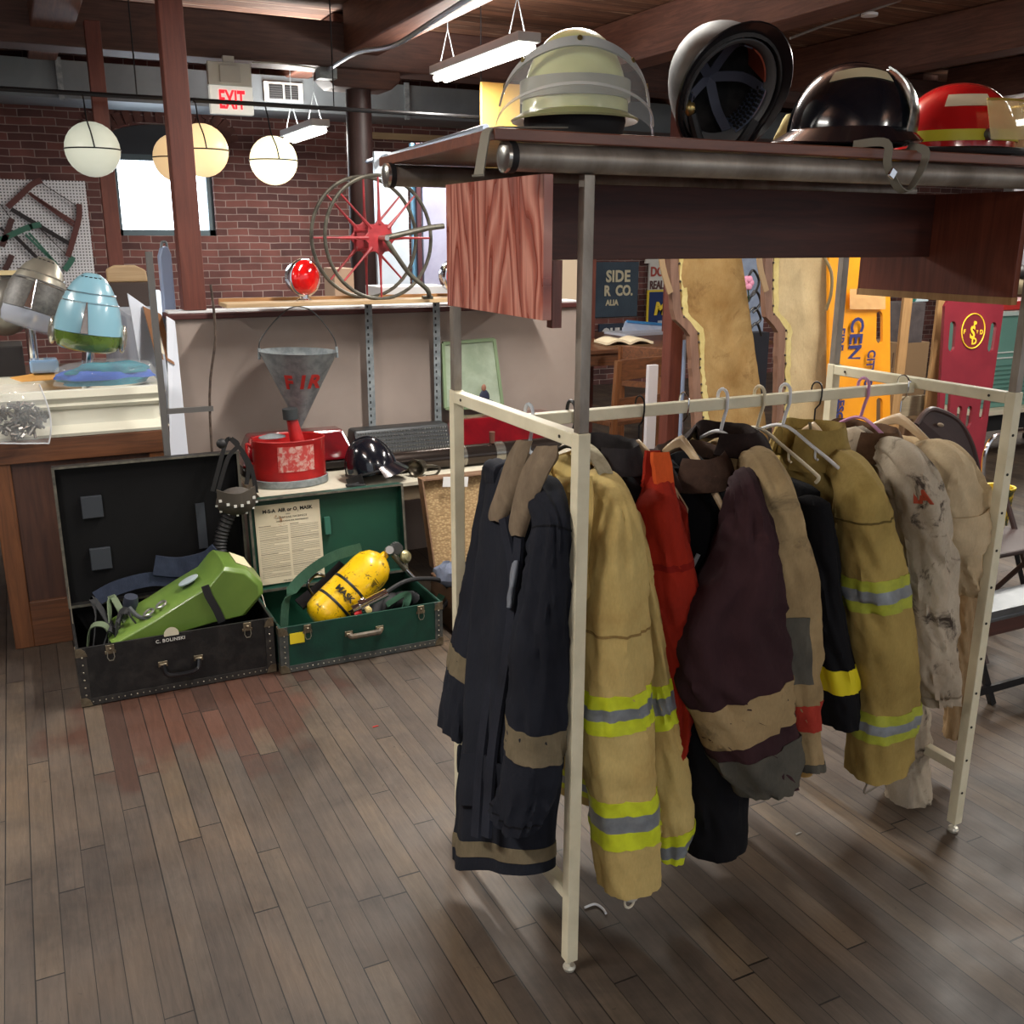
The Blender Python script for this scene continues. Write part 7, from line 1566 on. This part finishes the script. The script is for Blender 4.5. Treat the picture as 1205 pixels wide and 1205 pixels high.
# dark folding chair
fc = thing('folding_chair', atz(1130, 760, 0), 'dark brown folding chair with a rounded back behind the cream coat', 'chair')
BRC = mat('dark_brown_enamel', (62, 42, 38), .45, c2=(48, 32, 30), vs=4)
q = [aty(1060, 545, 2.75), aty(1086, 484, 2.78), aty(1104, 478, 2.78), aty(1130, 492, 2.76), aty(1150, 548, 2.72), aty(1158, 620, 2.68)]
def fb_(u, v):
    L_ = aty(1066+18*(1-v)*0, 560-72*v, 2.74); Rr = aty(1156-38*v**1.5, 585-100*v, 2.70); return L_.lerp(Rr, u)+V((0, .03*math.sin(math.pi*u), 0))
pts = [aty(1078, 500, 2.76), aty(1088, 486, 2.77), aty(1100, 482, 2.77), aty(1125, 494, 2.76), aty(1142, 520, 2.74), aty(1152, 560, 2.72), aty(1162, 620, 2.69), aty(1170, 668, 2.66)]
MB().tube(spline(pts), .012, 8).out('back_frame', BRC, fc)
ctr_ = spline(pts[:6], 4); b = MB()
rim1 = [p for p in ctr_]+[aty(1120, 580, 2.74), aty(1078, 560, 2.76)]; n_ = len(rim1); off = V((0, .006, 0))
b.add([p+off for p in rim1]+[p-off for p in rim1], [tuple(range(n_)), tuple(range(n_, 2*n_))]+[(i, (i+1) % n_, n_+(i+1) % n_, n_+i) for i in range(n_)]); b.out('backrest', BRC, fc, 0)
o = MB(); o.ball(aty(1107, 500, 2.74), (.020, .004, .008), 12, eul(0, 14)); o.out('hand_hole', mat('hole_cream', (150, 132, 110), .7), fc)
p1_ = aty(1170, 668, 2.66); 
st0 = V((p1_.x-.30, 2.50, .43)); MB().box((p1_.x-.42, 2.36, .43), (p1_.x-.02, 2.70, .45)).out('seat', BRC, fc, 0, bev=.008)
for x in (p1_.x-.40, p1_.x-.03):
    MB().tube([V((x, 2.66, .62)), V((x, 2.34, .012))], .011, 8).out('leg', BRC, fc); MB().tube([V((x, 2.42, .43)), V((x, 2.74, .012))], .011, 8).out('leg', BRC, fc)
ch2 = thing('chrome_stand', atz(1165, 700, 0), 'curved chrome chair frame behind the right front upright', 'frame')
MB().tube(spline([aty(1160, 640, 3.0), aty(1157, 560, 3.0), aty(1162, 525, 3.0), aty(1180, 510, 3.0), aty(1225, 505, 3.0)]), .010, 8).out('bent_tube', CHROME, ch2); MB().tube([aty(1160, 640, 3.0), V((aty(1160, 640, 3.0).x, 3.0, .001))], .010, 8).out('leg', CHROME, ch2)
# tie dyed bucket on a dark stool
yb2 = thing('yellow_bucket', aty(1180, 600, 2.95), 'yellow patterned bucket on a dark stool at the right edge', 'bucket')
bc_ = aty(1176, 575, 2.95); MB().lathe([(.050, -.25), (.063, -.01), (.070, 0), (.070, .012), (.058, .01), (.046, -.23)], bc_, None, 28, True, True).out('bucket', mat('tiedye_yellow', (226, 190, 40), .4, c2=(60, 70, 40), vs=24, lo=.5, hi=.58), yb2)
sl_ = thing('dark_stool', (bc_.x, 2.95, 0), 'dark angled leg stool holding the yellow bucket', 'stool')
zt2 = bc_.z-.253; MB().lathe([(.15, zt2-.02), (.15, zt2-.001)], (bc_.x, 2.95, 0), None, 24).out('seat', BLACKM, sl_)
for k in range(4): a = math.radians(45+90*k); MB().beam(V((bc_.x+.10*math.cos(a), 2.95+.10*math.sin(a), zt2-.021)), V((bc_.x+.17*math.cos(a), 2.95+.17*math.sin(a), .001)), .03, .02).out('leg', BLACKM, sl_, 0)
# grey topped low bench at the right edge
fbn = thing('metal_top_bench', atz(1210, 860, 0), 'low dark wooden bench with a grey metal top at the right edge', 'bench')
by0, bz = 2.06, aty(1180, 730, 2.06).z
bxl = aty(1160, 722, by0).x
MB().box((bxl, by0, bz), (bxl+1.2, by0+.19, bz+.015)).out('metal_top', mat('grey_zinc', (120, 124, 128), .3, .6, c2=(92, 96, 100), vs=5), fbn, 0, bev=.003)
MB().box((bxl, by0, bz+.016), (bxl+1.2, by0+.012, bz+.04)).out('lip', mat('grey_zinc', (0, 0, 0)), fbn, 0)
MB().box((bxl+.02, by0+.01, bz-.055), (bxl+1.18, by0+.03, bz-.001)).out('apron', wood('maroon_apron', (64, 34, 28), (84, 46, 38), 0, .45), fbn, 0)
for y in (by0+.05, by0+.16):
    MB().beam(V((bxl+.02, y, bz-.056)), V((bxl+.17, y, .001)), .022, .018, YA).out('leg', BLACKM, fbn, 0); MB().beam(V((bxl+1.18, y, bz-.056)), V((bxl+1.03, y, .001)), .022, .018, YA).out('leg', BLACKM, fbn, 0)
zs_ = aty(1180, 806, by0+.04).z
MB().box((bxl-.02, by0+.032, zs_-.014), (bxl+1.2, by0+.046, zs_+.014)).out('stretcher', BLACKM, fbn, 0)
